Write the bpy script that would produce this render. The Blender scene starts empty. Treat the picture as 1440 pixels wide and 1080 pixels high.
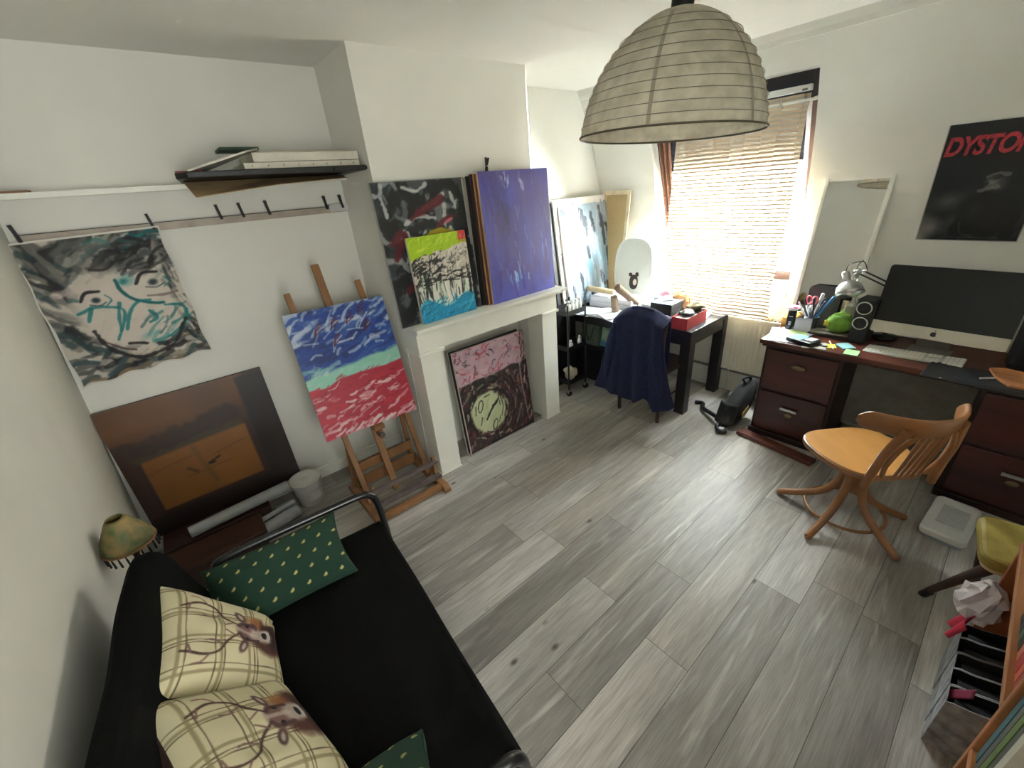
EXPOSURE = 2.1
SKY = 30.0
LANDING_FILL = 15.0  # energy of the added fill light
import bpy, bmesh, math, random
import numpy as np
from mathutils import Vector, Matrix, Euler

R = math.radians
PI = math.pi
sc = bpy.context.scene
col = sc.collection

# ------------------------------------------------------------------ materials
def lin(c):
    return tuple(((v / 255.0) / 12.92 if v <= 10.3 else (((v / 255.0) + 0.055) / 1.055) ** 2.4) for v in c)

_mats = {}
def mat(name, rgb, rough=0.6, metal=0.0, var=0.08, scale=12.0, bump=0.0, stretch=(1, 1, 1), rgb2=None, coat=0.0, detail=3.0, spec=0.5, sheen=0.0):
    """noise-varied principled material; rgb in sRGB 0-255"""
    if name in _mats:
        return _mats[name]
    m = bpy.data.materials.new(name); m.use_nodes = True
    nt = m.node_tree; b = nt.nodes['Principled BSDF']
    tc = nt.nodes.new('ShaderNodeTexCoord'); mp = nt.nodes.new('ShaderNodeMapping')
    mp.inputs['Scale'].default_value = stretch
    nz = nt.nodes.new('ShaderNodeTexNoise'); nz.inputs['Scale'].default_value = scale; nz.inputs['Detail'].default_value = detail
    rp = nt.nodes.new('ShaderNodeValToRGB')
    c = lin(rgb)
    if rgb2 is None:
        lo = tuple(max(0, v * (1 - var * 2)) for v in c); hi = tuple(min(1, v * (1 + var * 2)) for v in c)
    else:
        lo, hi = c, lin(rgb2)
    rp.color_ramp.elements[0].position = 0.3; rp.color_ramp.elements[1].position = 0.7
    rp.color_ramp.elements[0].color = (*lo, 1); rp.color_ramp.elements[1].color = (*hi, 1)
    L = nt.links.new
    L(tc.outputs['Object'], mp.inputs['Vector']); L(mp.outputs['Vector'], nz.inputs['Vector'])
    L(nz.outputs['Fac'], rp.inputs['Fac']); L(rp.outputs['Color'], b.inputs['Base Color'])
    b.inputs['Roughness'].default_value = rough; b.inputs['Metallic'].default_value = metal
    b.inputs['Specular IOR Level'].default_value = spec
    if coat: b.inputs['Coat Weight'].default_value = coat; b.inputs['Coat Roughness'].default_value = 0.15
    if sheen: b.inputs['Sheen Weight'].default_value = sheen
    if bump:
        bp = nt.nodes.new('ShaderNodeBump'); bp.inputs['Strength'].default_value = bump; bp.inputs['Distance'].default_value = 0.01
        L(nz.outputs['Fac'], bp.inputs['Height']); L(bp.outputs['Normal'], b.inputs['Normal'])
    _mats[name] = m
    return m

def painted(name, rough=0.55, bump=0.0):
    """takes its pattern from the mesh's own 'paint' colour attribute, plus a fine procedural weave"""
    if name in _mats: return _mats[name]
    m = bpy.data.materials.new(name); m.use_nodes = True
    nt = m.node_tree; b = nt.nodes['Principled BSDF']; L = nt.links.new
    a = nt.nodes.new('ShaderNodeAttribute'); a.attribute_name = 'paint'
    L(a.outputs['Color'], b.inputs['Base Color']); b.inputs['Roughness'].default_value = rough
    tc = nt.nodes.new('ShaderNodeTexCoord'); nz = nt.nodes.new('ShaderNodeTexNoise'); nz.inputs['Scale'].default_value = 160
    bp = nt.nodes.new('ShaderNodeBump'); bp.inputs['Strength'].default_value = bump if bump else 0.05; bp.inputs['Distance'].default_value = 0.004
    L(tc.outputs['Object'], nz.inputs['Vector']); L(nz.outputs['Fac'], bp.inputs['Height']); L(bp.outputs['Normal'], b.inputs['Normal'])
    _mats[name] = m
    return m

# ------------------------------------------------------------------ mesh builder
class B:
    def __init__(s): s.v = []; s.f = []; s.sm = []; s.mi = []; s.cur = 0; s.M = None
    def add(s, vs, fs, smooth=False):
        o = len(s.v)
        for p in vs:
            p = Vector(p)
            if s.M is not None: p = s.M @ p
            s.v.append(p[:])
        for f in fs:
            s.f.append([i + o for i in f]); s.sm.append(smooth); s.mi.append(s.cur)
        return s
    def box(s, x0, x1, y0, y1, z0, z1):
        return s.add([(x0, y0, z0), (x1, y0, z0), (x1, y1, z0), (x0, y1, z0), (x0, y0, z1), (x1, y0, z1), (x1, y1, z1), (x0, y1, z1)],
                     [(0, 3, 2, 1), (4, 5, 6, 7), (0, 1, 5, 4), (1, 2, 6, 5), (2, 3, 7, 6), (3, 0, 4, 7)])
    def beam(s, p, q, w, d, up=(0, 0, 1)):
        """rectangular bar from p to q, w across, d along the up-ish direction"""
        p, q = Vector(p), Vector(q); t = (q - p).normalized(); u = Vector(up); a = t.cross(u)
        if a.length < 1e-4: a = t.cross(Vector((1, 0, 0)))
        a.normalize(); b = a.cross(t).normalized()
        vs = []
        for c in (p, q):
            for i, j in ((-1, -1), (1, -1), (1, 1), (-1, 1)): vs.append(c + a * (i * w / 2) + b * (j * d / 2))
        return s.add(vs, [(0, 1, 2, 3), (7, 6, 5, 4), (0, 4, 5, 1), (1, 5, 6, 2), (2, 6, 7, 3), (3, 7, 4, 0)])
    def tube(s, pts, r, n=10, cap=True, closed=False):
        pts = [Vector(p) for p in pts]; k = len(pts)
        rs = r if isinstance(r, (list, tuple)) else [r] * k
        rings = []; prev = None
        for i, p in enumerate(pts):
            if closed: t = pts[(i + 1) % k] - pts[i - 1]
            else: t = pts[min(i + 1, k - 1)] - pts[max(i - 1, 0)]
            t.normalize()
            if prev is None:
                a = t.orthogonal().normalized()
            else:
                a = prev - t * prev.dot(t)
                a = a.normalized() if a.length > 1e-6 else t.orthogonal().normalized()
            prev = a; b = t.cross(a)
            rings.append([p + (a * math.cos(2 * PI * j / n) + b * math.sin(2 * PI * j / n)) * rs[i] for j in range(n)])
        vs = [q for rg in rings for q in rg]; fs = []
        for i in range(k if closed else k - 1):
            i2 = (i + 1) % k
            for j in range(n):
                fs.append((i * n + j, i * n + (j + 1) % n, i2 * n + (j + 1) % n, i2 * n + j))
        s.add(vs, fs, True)
        if cap and not closed:
            s.add(rings[0], [tuple(reversed(range(n)))]); s.add(rings[-1], [tuple(range(n))])
        return s
    def cyl(s, p, q, r, n=20, r2=None): return s.tube([p, q], [r, r if r2 is None else r2], n)
    def lathe(s, prof, n=32, c=(0, 0, 0), closed=False):
        """prof: (radius, z) pairs turned about z through c"""
        vs = [(c[0] + r * math.cos(2 * PI * j / n), c[1] + r * math.sin(2 * PI * j / n), c[2] + z) for r, z in prof for j in range(n)]
        k = len(prof); fs = []
        for i in range(k if closed else k - 1):
            i2 = (i + 1) % k
            for j in range(n): fs.append((i * n + j, i * n + (j + 1) % n, i2 * n + (j + 1) % n, i2 * n + j))
        return s.add(vs, fs, True)
    def prism(s, poly, z0, z1):
        n = len(poly)
        vs = [(x, y, z0) for x, y in poly] + [(x, y, z1) for x, y in poly]
        return s.add(vs, [tuple(reversed(range(n))), tuple(range(n, 2 * n))] + [(i, (i + 1) % n, n + (i + 1) % n, n + i) for i in range(n)])
    def quad(s, a, b, c, d): return s.add([a, b, c, d], [(0, 1, 2, 3)])
    def ball(s, c, rx, ry, rz, nu=20, nv=12):
        vs = []; fs = []
        for i in range(nv + 1):
            th = PI * i / nv
            for j in range(nu):
                ph = 2 * PI * j / nu
                vs.append((c[0] + rx * math.sin(th) * math.cos(ph), c[1] + ry * math.sin(th) * math.sin(ph), c[2] - rz * math.cos(th)))
        for i in range(nv):
            for j in range(nu): fs.append((i * nu + j, i * nu + (j + 1) % nu, (i + 1) * nu + (j + 1) % nu, (i + 1) * nu + j))
        return s.add(vs, fs, True)
    def surf(s, fn, nu, nv, flip=False):
        vs = [fn(i / nu, j / nv) for j in range(nv + 1) for i in range(nu + 1)]; fs = []
        for j in range(nv):
            for i in range(nu):
                a = j * (nu + 1) + i; f = (a, a + 1, a + nu + 2, a + nu + 1)
                fs.append(tuple(reversed(f)) if flip else f)
        return s.add(vs, fs, True)
    def build(s, name, m, parent=None, bev=0.0, loc=None, rot=None, solid=0.0, subd=0):
        me = bpy.data.meshes.new(name); me.from_pydata(s.v, [], s.f)
        ms = m if isinstance(m, (list, tuple)) else [m]
        for q in ms: me.materials.append(q)
        me.polygons.foreach_set('use_smooth', s.sm)
        if len(ms) > 1: me.polygons.foreach_set('material_index', s.mi)
        me.update()
        o = bpy.data.objects.new(name, me); col.objects.link(o)
        if parent is not None: o.parent = parent
        if loc is not None: o.location = loc
        if rot is not None: o.rotation_euler = rot
        if solid:
            w = o.modifiers.new('Solidify', 'SOLIDIFY'); w.thickness = solid; w.offset = 0
        if subd:
            w = o.modifiers.new('Subdivision', 'SUBSURF'); w.levels = subd; w.render_levels = subd
        if bev:
            w = o.modifiers.new('Bevel', 'BEVEL'); w.width = bev; w.segments = 2; w.limit_method = 'ANGLE'; w.angle_limit = R(40)
        return o

def bez(pts, n=8):
    """Catmull-Rom through pts"""
    P = [Vector(p) for p in pts]; P = [P[0] * 2 - P[1]] + P + [P[-1] * 2 - P[-2]]; out = []
    for i in range(1, len(P) - 2):
        for k in range(n):
            t = k / n; a, b, c, d = P[i - 1], P[i], P[i + 1], P[i + 2]
            out.append(0.5 * ((2 * b) + (c - a) * t + (2 * a - 5 * b + 4 * c - d) * t * t + (3 * b - a - 3 * c + d) * t ** 3))
    out.append(P[-2]); return out

def tag(o, label, cat, group=None, kind=None):
    o['label'] = label; o['category'] = cat
    if group: o['group'] = group
    if kind: o['kind'] = kind
    return o
def thing(name, label, cat, loc=(0, 0, 0), rz=0.0, group=None, rot=None):
    o = bpy.data.objects.new(name, None); col.objects.link(o); o.empty_display_size = 0.1
    o.location = loc; o.rotation_euler = rot if rot else (0, 0, rz)
    return tag(o, label, cat, group)
def struct(o): o['kind'] = 'structure'; return o
def dup(root, loc, label, rot=None, group=None):
    r = root.copy(); col.objects.link(r); r.location = loc; r['label'] = label
    if rot is not None: r.rotation_euler = rot
    if group: r['group'] = group
    for ch in list(root.children):
        c = ch.copy(); col.objects.link(c); c.parent = r
        for g in list(ch.children):
            d = g.copy(); col.objects.link(d); d.parent = c
    return r
def superellipse(a, b, n=40, e=4.0, cx=0, cy=0):
    out = []
    for i in range(n):
        t = 2 * PI * i / n; c, s_ = math.cos(t), math.sin(t)
        out.append((cx + a * math.copysign(abs(c) ** (2 / e), c), cy + b * math.copysign(abs(s_) ** (2 / e), s_)))
    return out

# ------------------------------------------------------------------ brush painting into mesh colours
def vnoise(nx, ny, fx, fy, seed):
    g = np.random.RandomState(seed).rand(fy + 2, fx + 2)
    x = np.linspace(0, fx, nx); y = np.linspace(0, fy, ny)
    xi = np.minimum(x.astype(int), fx); yi = np.minimum(y.astype(int), fy); xf = x - xi; yf = y - yi
    xf = xf * xf * (3 - 2 * xf); yf = (yf * yf * (3 - 2 * yf))[:, None]
    a = g[yi][:, xi] * (1 - xf) + g[yi][:, xi + 1] * xf
    b = g[yi + 1][:, xi] * (1 - xf) + g[yi + 1][:, xi + 1] * xf
    return a * (1 - yf) + b * yf
class Pt:
    def __init__(s, w, h, nx, c, seed=1):
        s.w, s.h, s.nx, s.ny = w, h, nx, max(4, int(round(nx * h / w)))
        s.U, s.V = np.meshgrid(np.linspace(0, 1, s.nx), np.linspace(0, 1, s.ny))
        s.im = np.ones((s.ny, s.nx, 3)) * np.array(c, float)
        s.rs = np.random.RandomState(seed)
        s.N = 0.6 * vnoise(s.nx, s.ny, max(6, nx // 9), max(6, s.ny // 9), seed + 7) + 0.4 * vnoise(s.nx, s.ny, max(6, nx // 4), max(6, s.ny // 4), seed + 8)
        s.seed = seed
    def noise(s, fx, fy, k=0): return vnoise(s.nx, s.ny, fx, fy, s.seed + 31 + k)
    def blend(s, a, c):
        a = np.clip(a, 0, 1)[..., None]; s.im = s.im * (1 - a) + np.array(c, float) * a
    def stroke(s, pts, wd, c, a=0.9, rag=0.5, smooth=True):
        P = [(p[0], p[1]) for p in pts]
        if smooth and len(P) > 2: P = [(q[0], q[1]) for q in bez([(x, y, 0) for x, y in P], 5)]
        us = [p[0] for p in P]; vs = [p[1] for p in P]; mu = wd * 1.6 / s.w; mv = wd * 1.6 / s.h
        i0 = max(0, int((min(us) - mu) * (s.nx - 1))); i1 = min(s.nx, int((max(us) + mu) * (s.nx - 1)) + 2)
        j0 = max(0, int((min(vs) - mv) * (s.ny - 1))); j1 = min(s.ny, int((max(vs) + mv) * (s.ny - 1)) + 2)
        if i1 <= i0 or j1 <= j0: return
        X = s.U[j0:j1, i0:i1] * s.w; Y = s.V[j0:j1, i0:i1] * s.h; d = np.full(X.shape, 9.0)
        for (a0, b0), (a1, b1) in zip(P, P[1:]):
            x0, y0, x1, y1 = a0 * s.w, b0 * s.h, a1 * s.w, b1 * s.h; dx, dy = x1 - x0, y1 - y0; L2 = dx * dx + dy * dy + 1e-12
            t = np.clip(((X - x0) * dx + (Y - y0) * dy) / L2, 0, 1)
            d = np.minimum(d, np.hypot(X - x0 - t * dx, Y - y0 - t * dy))
        n = s.N[j0:j1, i0:i1]
        al = a * np.clip((wd * (1 + 0.8 * rag * (n - 0.5) * 2) - d) / (wd * 0.45), 0, 1)
        al = al[..., None]; s.im[j0:j1, i0:i1] = s.im[j0:j1, i0:i1] * (1 - al) + np.array(c, float) * al
    def dabs(s, n, u, v, ang, ln, wd, cols, a=0.85, curve=0.3, rag=0.6, where=None):
        r = s.rs
        for _ in range(n):
            x, y = r.uniform(*u), r.uniform(*v)
            if where and not where(x, y): continue
            t = R(r.uniform(*ang)); L = r.uniform(*ln); w = r.uniform(*wd); c = cols[r.randint(len(cols))]
            dx, dy = math.cos(t) * L / 2 / s.w, math.sin(t) * L / 2 / s.h; k = r.uniform(-curve, curve)
            s.stroke([(x - dx, y - dy), (x - dy * k, y + dx * k), (x + dx, y + dy)], w, c, a * r.uniform(0.6, 1), rag)
    def ell(s, cu, cv, ru, rv, c, a=1.0, soft=0.25, ang=0.0):
        du, dv = (s.U - cu) * s.w, (s.V - cv) * s.h; t = R(ang)
        x = du * math.cos(t) + dv * math.sin(t); y = -du * math.sin(t) + dv * math.cos(t)
        q = np.hypot(x / (ru * s.w), y / (rv * s.h)); s.blend(a * np.clip((1 - q + 0.15 * (s.N - 0.5)) / soft, 0, 1), c)
    def lin(s):
        v = np.clip(s.im / 255.0, 0, 1)
        return np.where(v <= 0.04045, v / 12.92, ((v + 0.055) / 1.055) ** 2.4)

def color_mesh(name, V, F, C, m, parent=None, smooth=True):
    """mesh with a per-vertex 'paint' colour attribute"""
    me = bpy.data.meshes.new(name)
    V = np.asarray(V, np.float32); F = np.asarray(F, np.int32); nf, k = F.shape
    me.vertices.add(len(V)); me.vertices.foreach_set('co', V.ravel())
    me.loops.add(nf * k); me.loops.foreach_set('vertex_index', F.ravel())
    me.polygons.add(nf); me.polygons.foreach_set('loop_start', np.arange(nf, dtype=np.int32) * k)
    me.polygons.foreach_set('use_smooth', np.full(nf, smooth, dtype=bool))
    me.update(calc_edges=True)
    at = me.color_attributes.new('paint', 'FLOAT_COLOR', 'POINT')
    at.data.foreach_set('color', np.concatenate([C, np.ones((len(C), 1))], 1).astype(np.float32).ravel())
    me.materials.append(m); me.validate()
    o = bpy.data.objects.new(name, me); col.objects.link(o)
    if parent is not None: o.parent = parent
    return o
def grid_faces(nx, ny, off=0):
    i, j = np.meshgrid(np.arange(nx - 1), np.arange(ny - 1)); a = (j * nx + i).ravel() + off
    return np.stack([a, a + 1, a + nx + 1, a + nx], 1)

def canvas(name, label, p, t, loc, yaw=0.0, lean=0.0, roll=0.0, group=None, edge=(225, 220, 208), frame=True, cat='painting', bar='pale_wood', rough=0.5, wrap=False):
    """a stretched canvas: painted front with turned-over edges, wooden stretcher frame behind. Base point = bottom front centre."""
    root = thing(name, label, cat, loc, group=group, rot=(-lean, roll, yaw))
    w, h, nx, ny = p.w, p.h, p.nx, p.ny
    x = np.linspace(-w / 2, w / 2, nx); z = np.linspace(0, h, ny); X, Z = np.meshgrid(x, z)
    V = np.stack([X.ravel(), np.zeros(nx * ny), Z.ravel()], 1); C = p.lin().reshape(-1, 3); F = [grid_faces(nx, ny)]
    Vs, Cs = [V], [C]; off = len(V); ec = np.array([lin(edge)])
    bi = np.concatenate([np.arange(nx), (np.arange(1, ny)) * nx + nx - 1, (ny - 1) * nx + np.arange(nx - 2, -1, -1), np.arange(ny - 2, 0, -1) * nx])
    ring = V[bi]; k = len(ring); back = ring.copy(); back[:, 1] = t
    cc = C[bi] if wrap else np.repeat(ec, k, 0)
    Vs += [ring, back]; Cs += [cc, cc]
    i = np.arange(k); j = (i + 1) % k; F.append(np.stack([off + i, off + k + i, off + k + j, off + j], 1))
    color_mesh('canvas', np.concatenate(Vs), np.concatenate(F), np.concatenate(Cs), painted('canvas_paint_%d' % int(rough * 100), rough), root, smooth=False)
    if frame:
        b = B(); q = min(0.035, w * 0.12); e = 0.0015
        b.box(-w / 2 + e, -w / 2 + q, 0.003, t - 0.001, e, h - e); b.box(w / 2 - q, w / 2 - e, 0.003, t - 0.001, e, h - e)
        b.box(-w / 2 + q, w / 2 - q, 0.003, t - 0.001, e, q); b.box(-w / 2 + q, w / 2 - q, 0.003, t - 0.001, h - q, h - e)
        b.build('stretcher_frame', MAT[bar], root)
    return root
MAT = {}
# ------------------------------------------------------------------ camera
yaw, pit, roll, fpx = 0.90637851, 0.44656878, -0.08933356, 575.0
fw = Vector((math.cos(yaw) * math.cos(pit), math.sin(yaw) * math.cos(pit), -math.sin(pit)))
rt = Vector((math.sin(yaw), -math.cos(yaw), 0)); up = rt.cross(fw)
r2 = rt * math.cos(roll) + up * math.sin(roll); u2 = -rt * math.sin(roll) + up * math.cos(roll)
cam = bpy.data.cameras.new('camera'); cam.sensor_width = 36; cam.lens = fpx / 1440 * 36; cam.clip_start = 0.02
co = bpy.data.objects.new('camera', cam); col.objects.link(co)
co.matrix_world = Matrix(((r2.x, u2.x, -fw.x, 0), (r2.y, u2.y, -fw.y, 0), (r2.z, u2.z, -fw.z, 1.88), (0, 0, 0, 1)))
sc.camera = co
sc.view_settings.view_transform = 'Standard'; sc.view_settings.look = 'None'
sc.view_settings.gamma = 1.0; sc.view_settings.use_curve_mapping = False
sc.view_settings.exposure = EXPOSURE

# ------------------------------------------------------------------ shared materials
M = MAT
M['wall'] = mat('white_wall_paint', (231, 230, 222), 0.85, var=0.012, scale=3, bump=0.03)
M['ceil'] = mat('ceiling_paint', (233, 232, 225), 0.9, var=0.008, scale=2)
M['trimw'] = mat('white_gloss_paint', (236, 236, 227), 0.45, var=0.015, scale=6)
M['pale_wood'] = mat('pale_pine', (214, 188, 146), 0.6, var=0.08, scale=9, stretch=(1, 1, 0.1))
M['easel_wood'] = mat('oiled_beech', (146, 104, 66), 0.5, var=0.1, scale=14, stretch=(1, 1, 0.12))
M['easel_grey'] = mat('stained_grey_wood', (98, 86, 84), 0.6, var=0.15, scale=20)
M['mahog'] = mat('mahogany', (72, 32, 27), 0.35, var=0.2, scale=7, stretch=(1, 0.12, 1), coat=0.3)
M['mahog_top'] = mat('mahogany_top', (98, 48, 35), 0.3, var=0.2, scale=7, stretch=(1, 0.12, 1), coat=0.3)
M['mahog_dk'] = mat('dark_mahogany', (44, 23, 20), 0.45, var=0.2, scale=7, stretch=(0.3, 1, 0.15))
M['oak'] = mat('honey_oak', (144, 96, 54), 0.35, var=0.1, scale=10, stretch=(1, 0.15, 1), coat=0.25)
M['oak_seat'] = mat('honey_ply_seat', (194, 140, 76), 0.32, var=0.07, scale=8, stretch=(0.2, 1, 1), coat=0.3)
M['pine'] = mat('orange_pine', (168, 108, 62), 0.5, var=0.1, scale=9, stretch=(0.12, 1, 1))
M['blk_wood'] = mat('black_brown_wood', (34, 32, 34), 0.38, var=0.15, scale=18, stretch=(1, 0.12, 0.12))
M['blk'] = mat('black_plastic', (24, 24, 26), 0.45, var=0.1)
M['blk_metal'] = mat('black_metal_tube', (18, 19, 22), 0.28, 0.0, var=0.1, spec=0.7)
M['blk_fab'] = mat('black_cotton', (13, 13, 13), 1.0, var=0.12, scale=90, bump=0.12, spec=0.15)
M['steel'] = mat('brushed_steel', (190, 190, 188), 0.28, 1.0, var=0.05, scale=30)
M['silver'] = mat('silver_shell', (205, 203, 196), 0.35, 0.75, var=0.03)
M['whitep'] = mat('white_plastic', (226, 226, 222), 0.4, var=0.02)
M['greyp'] = mat('light_grey_plastic', (196, 196, 196), 0.5, var=0.03)
M['paper'] = mat('white_paper', (228, 230, 232), 0.8, var=0.03, scale=5)
M['card'] = mat('kraft_card', (188, 160, 118), 0.85, var=0.06, scale=20)
M['brown_dk'] = mat('dark_stained_chest', (58, 34, 28), 0.5, var=0.18, scale=6, stretch=(0.15, 1, 1))
M['red'] = mat('red_card', (176, 52, 56), 0.6, var=0.06)
M['navy'] = mat('navy_cotton', (32, 38, 72), 0.95, var=0.16, scale=60, bump=0.1)

# ------------------------------------------------------------------ floor: oak-look laminate planks along X, 20 cm wide
def make_floor():
    rs = random.Random(11); y0, y1, x0, x1 = -1.0, 3.2, -1.4, 3.95
    known = {8: [0.675, 1.50], 7: [-0.23, 1.107, 2.40], 5: [0.62, 1.945], 4: [0.5, 1.90, 3.1], 4.5: [], 3: [0.3, 1.693, 2.9], 11: [1.222, 2.4]}
    V, F, C = [], [], []
    row = -5
    while row * 0.2 < y1:
        ya, yb = row * 0.2, row * 0.2 + 0.2
        idx = row + 4
        cuts = known.get(idx + 1)
        if not cuts:
            x = x0 + rs.uniform(0.1, 1.3); cuts = []
            while x < x1: cuts.append(x); x += 1.29
        cuts = [x0] + [c for c in cuts if x0 < c < x1] + [x1]
        for a, b in zip(cuts, cuts[1:]):
            tone = rs.uniform(0.0, 1.0); off = rs.uniform(0, 40); g = 0.0012
            k = len(V); V += [(a + g, ya + g, 0), (b - g, ya + g, 0), (b - g, yb - g, 0), (a + g, yb - g, 0)]
            F.append((k, k + 1, k + 2, k + 3)); C += [(tone, off / 40, 0)] * 4
        row += 1
    m = bpy.data.materials.new('grey_oak_laminate'); m.use_nodes = True
    nt = m.node_tree; b = nt.nodes['Principled BSDF']; L = nt.links.new; N = nt.nodes.new
    at = N('ShaderNodeAttribute'); at.attribute_name = 'paint'; sp = N('ShaderNodeSeparateColor'); L(at.outputs['Color'], sp.inputs['Color'])
    tc = N('ShaderNodeTexCoord')
    off = N('ShaderNodeCombineXYZ'); mu = N('ShaderNodeMath'); mu.operation = 'MULTIPLY'; mu.inputs[1].default_value = 57.0
    L(sp.outputs['Green'], mu.inputs[0]); L(mu.outputs[0], off.inputs['X']); L(mu.outputs[0], off.inputs['Y']); L(mu.outputs[0], off.inputs['Z'])
    ad = N('ShaderNodeVectorMath'); ad.operation = 'ADD'; L(tc.outputs['Object'], ad.inputs[0]); L(off.outputs[0], ad.inputs[1])
    def noise(scale, st, det=4, dist=0.0):
        mp = N('ShaderNodeMapping'); mp.inputs['Scale'].default_value = st; L(ad.outputs[0], mp.inputs['Vector'])
        n = N('ShaderNodeTexNoise'); n.inputs['Scale'].default_value = scale; n.inputs['Detail'].default_value = det; n.inputs['Distortion'].default_value = dist
        L(mp.outputs[0], n.inputs['Vector']); return n.outputs['Fac']
    def ramp(f, stops):
        r = N('ShaderNodeValToRGB'); el = r.color_ramp.elements
        while len(el) < len(stops): el.new(0.5)
        for e, (p, c) in zip(el, stops): e.position = p; e.color = (*lin(c), 1)
        L(f, r.inputs['Fac']); return r.outputs['Color']
    def mix(f, a, c, mode='MIX'):
        x = N('ShaderNodeMix'); x.data_type = 'RGBA'; x.blend_type = mode
        if isinstance(f, float): x.inputs['Factor'].default_value = f
        else: L(f, x.inputs['Factor'])
        for s_, q in (('A', a), ('B', c)):
            k = [i for i in x.inputs if i.name == s_ and i.type == 'RGBA'][0]
            if isinstance(q, tuple): k.default_value = (*lin(q), 1)
            else: L(q, k)
        return [o for o in x.outputs if o.type == 'RGBA'][0]
    tone = ramp(sp.outputs['Red'], [(0.0, (158, 154, 149)), (0.25, (188, 184, 179)), (0.6, (200, 195, 187)), (1.0, (212, 210, 207))])
    grain = ramp(noise(5.0, (0.55, 7.0, 1), 6, 0.6), [(0.25, (176, 168, 158)), (0.5, (228, 224, 218)), (0.75, (254, 253, 250))])
    c = mix(0.55, tone, grain, 'MULTIPLY'); c = mix(0.28, c, (255, 250, 240), 'SCREEN') if False else c
    broad = ramp(noise(1.6, (0.8, 3.0, 1), 3, 0.5), [(0.3, (170, 170, 168)), (0.7, (255, 255, 255))])
    c = mix(0.6, c, broad, 'MULTIPLY')
    fine = ramp(noise(26.0, (0.35, 9.0, 1), 4), [(0.35, (205, 200, 196)), (0.65, (255, 255, 255))])
    c = mix(0.6, c, fine, 'MULTIPLY')
    pale = ramp(noise(3.2, (0.5, 6.0, 1), 5, 1.2), [(0.56, (0, 0, 0)), (0.74, (255, 255, 255))])
    c = mix(pale, c, mix(0.42, c, (228, 224, 216)))
    vo = N('ShaderNodeTexVoronoi'); vo.inputs['Scale'].default_value = 1.0; mp = N('ShaderNodeMapping'); mp.inputs['Scale'].default_value = (2.6, 4.6, 1)
    L(ad.outputs[0], mp.inputs['Vector']); L(mp.outputs[0], vo.inputs['Vector'])
    knot = ramp(vo.outputs['Distance'], [(0.02, (255, 255, 255)), (0.075, (0, 0, 0))])
    c = mix(knot, c, (86, 78, 70))
    L(c, b.inputs['Base Color'])
    rr = N('ShaderNodeMapRange'); rr.inputs['To Min'].default_value = 0.40; rr.inputs['To Max'].default_value = 0.54
    L(noise(9, (0.4, 4, 1), 3), rr.inputs['Value']); L(rr.outputs[0], b.inputs['Roughness'])
    bp = N('ShaderNodeBump'); bp.inputs['Strength'].default_value = 0.08; bp.inputs['Distance'].default_value = 0.003
    L(noise(26.0, (0.35, 9.0, 1), 3), bp.inputs['Height']); L(bp.outputs['Normal'], b.inputs['Normal'])
    o = color_mesh('floor', V, F, np.array(C), m, smooth=False); struct(o)
    u = B(); u.box(x0, x1, y0, y1, -0.06, -0.004); g = u.build('floor_joint', mat('dark_joint', (92, 86, 78), 0.8), o)
make_floor()

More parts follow.
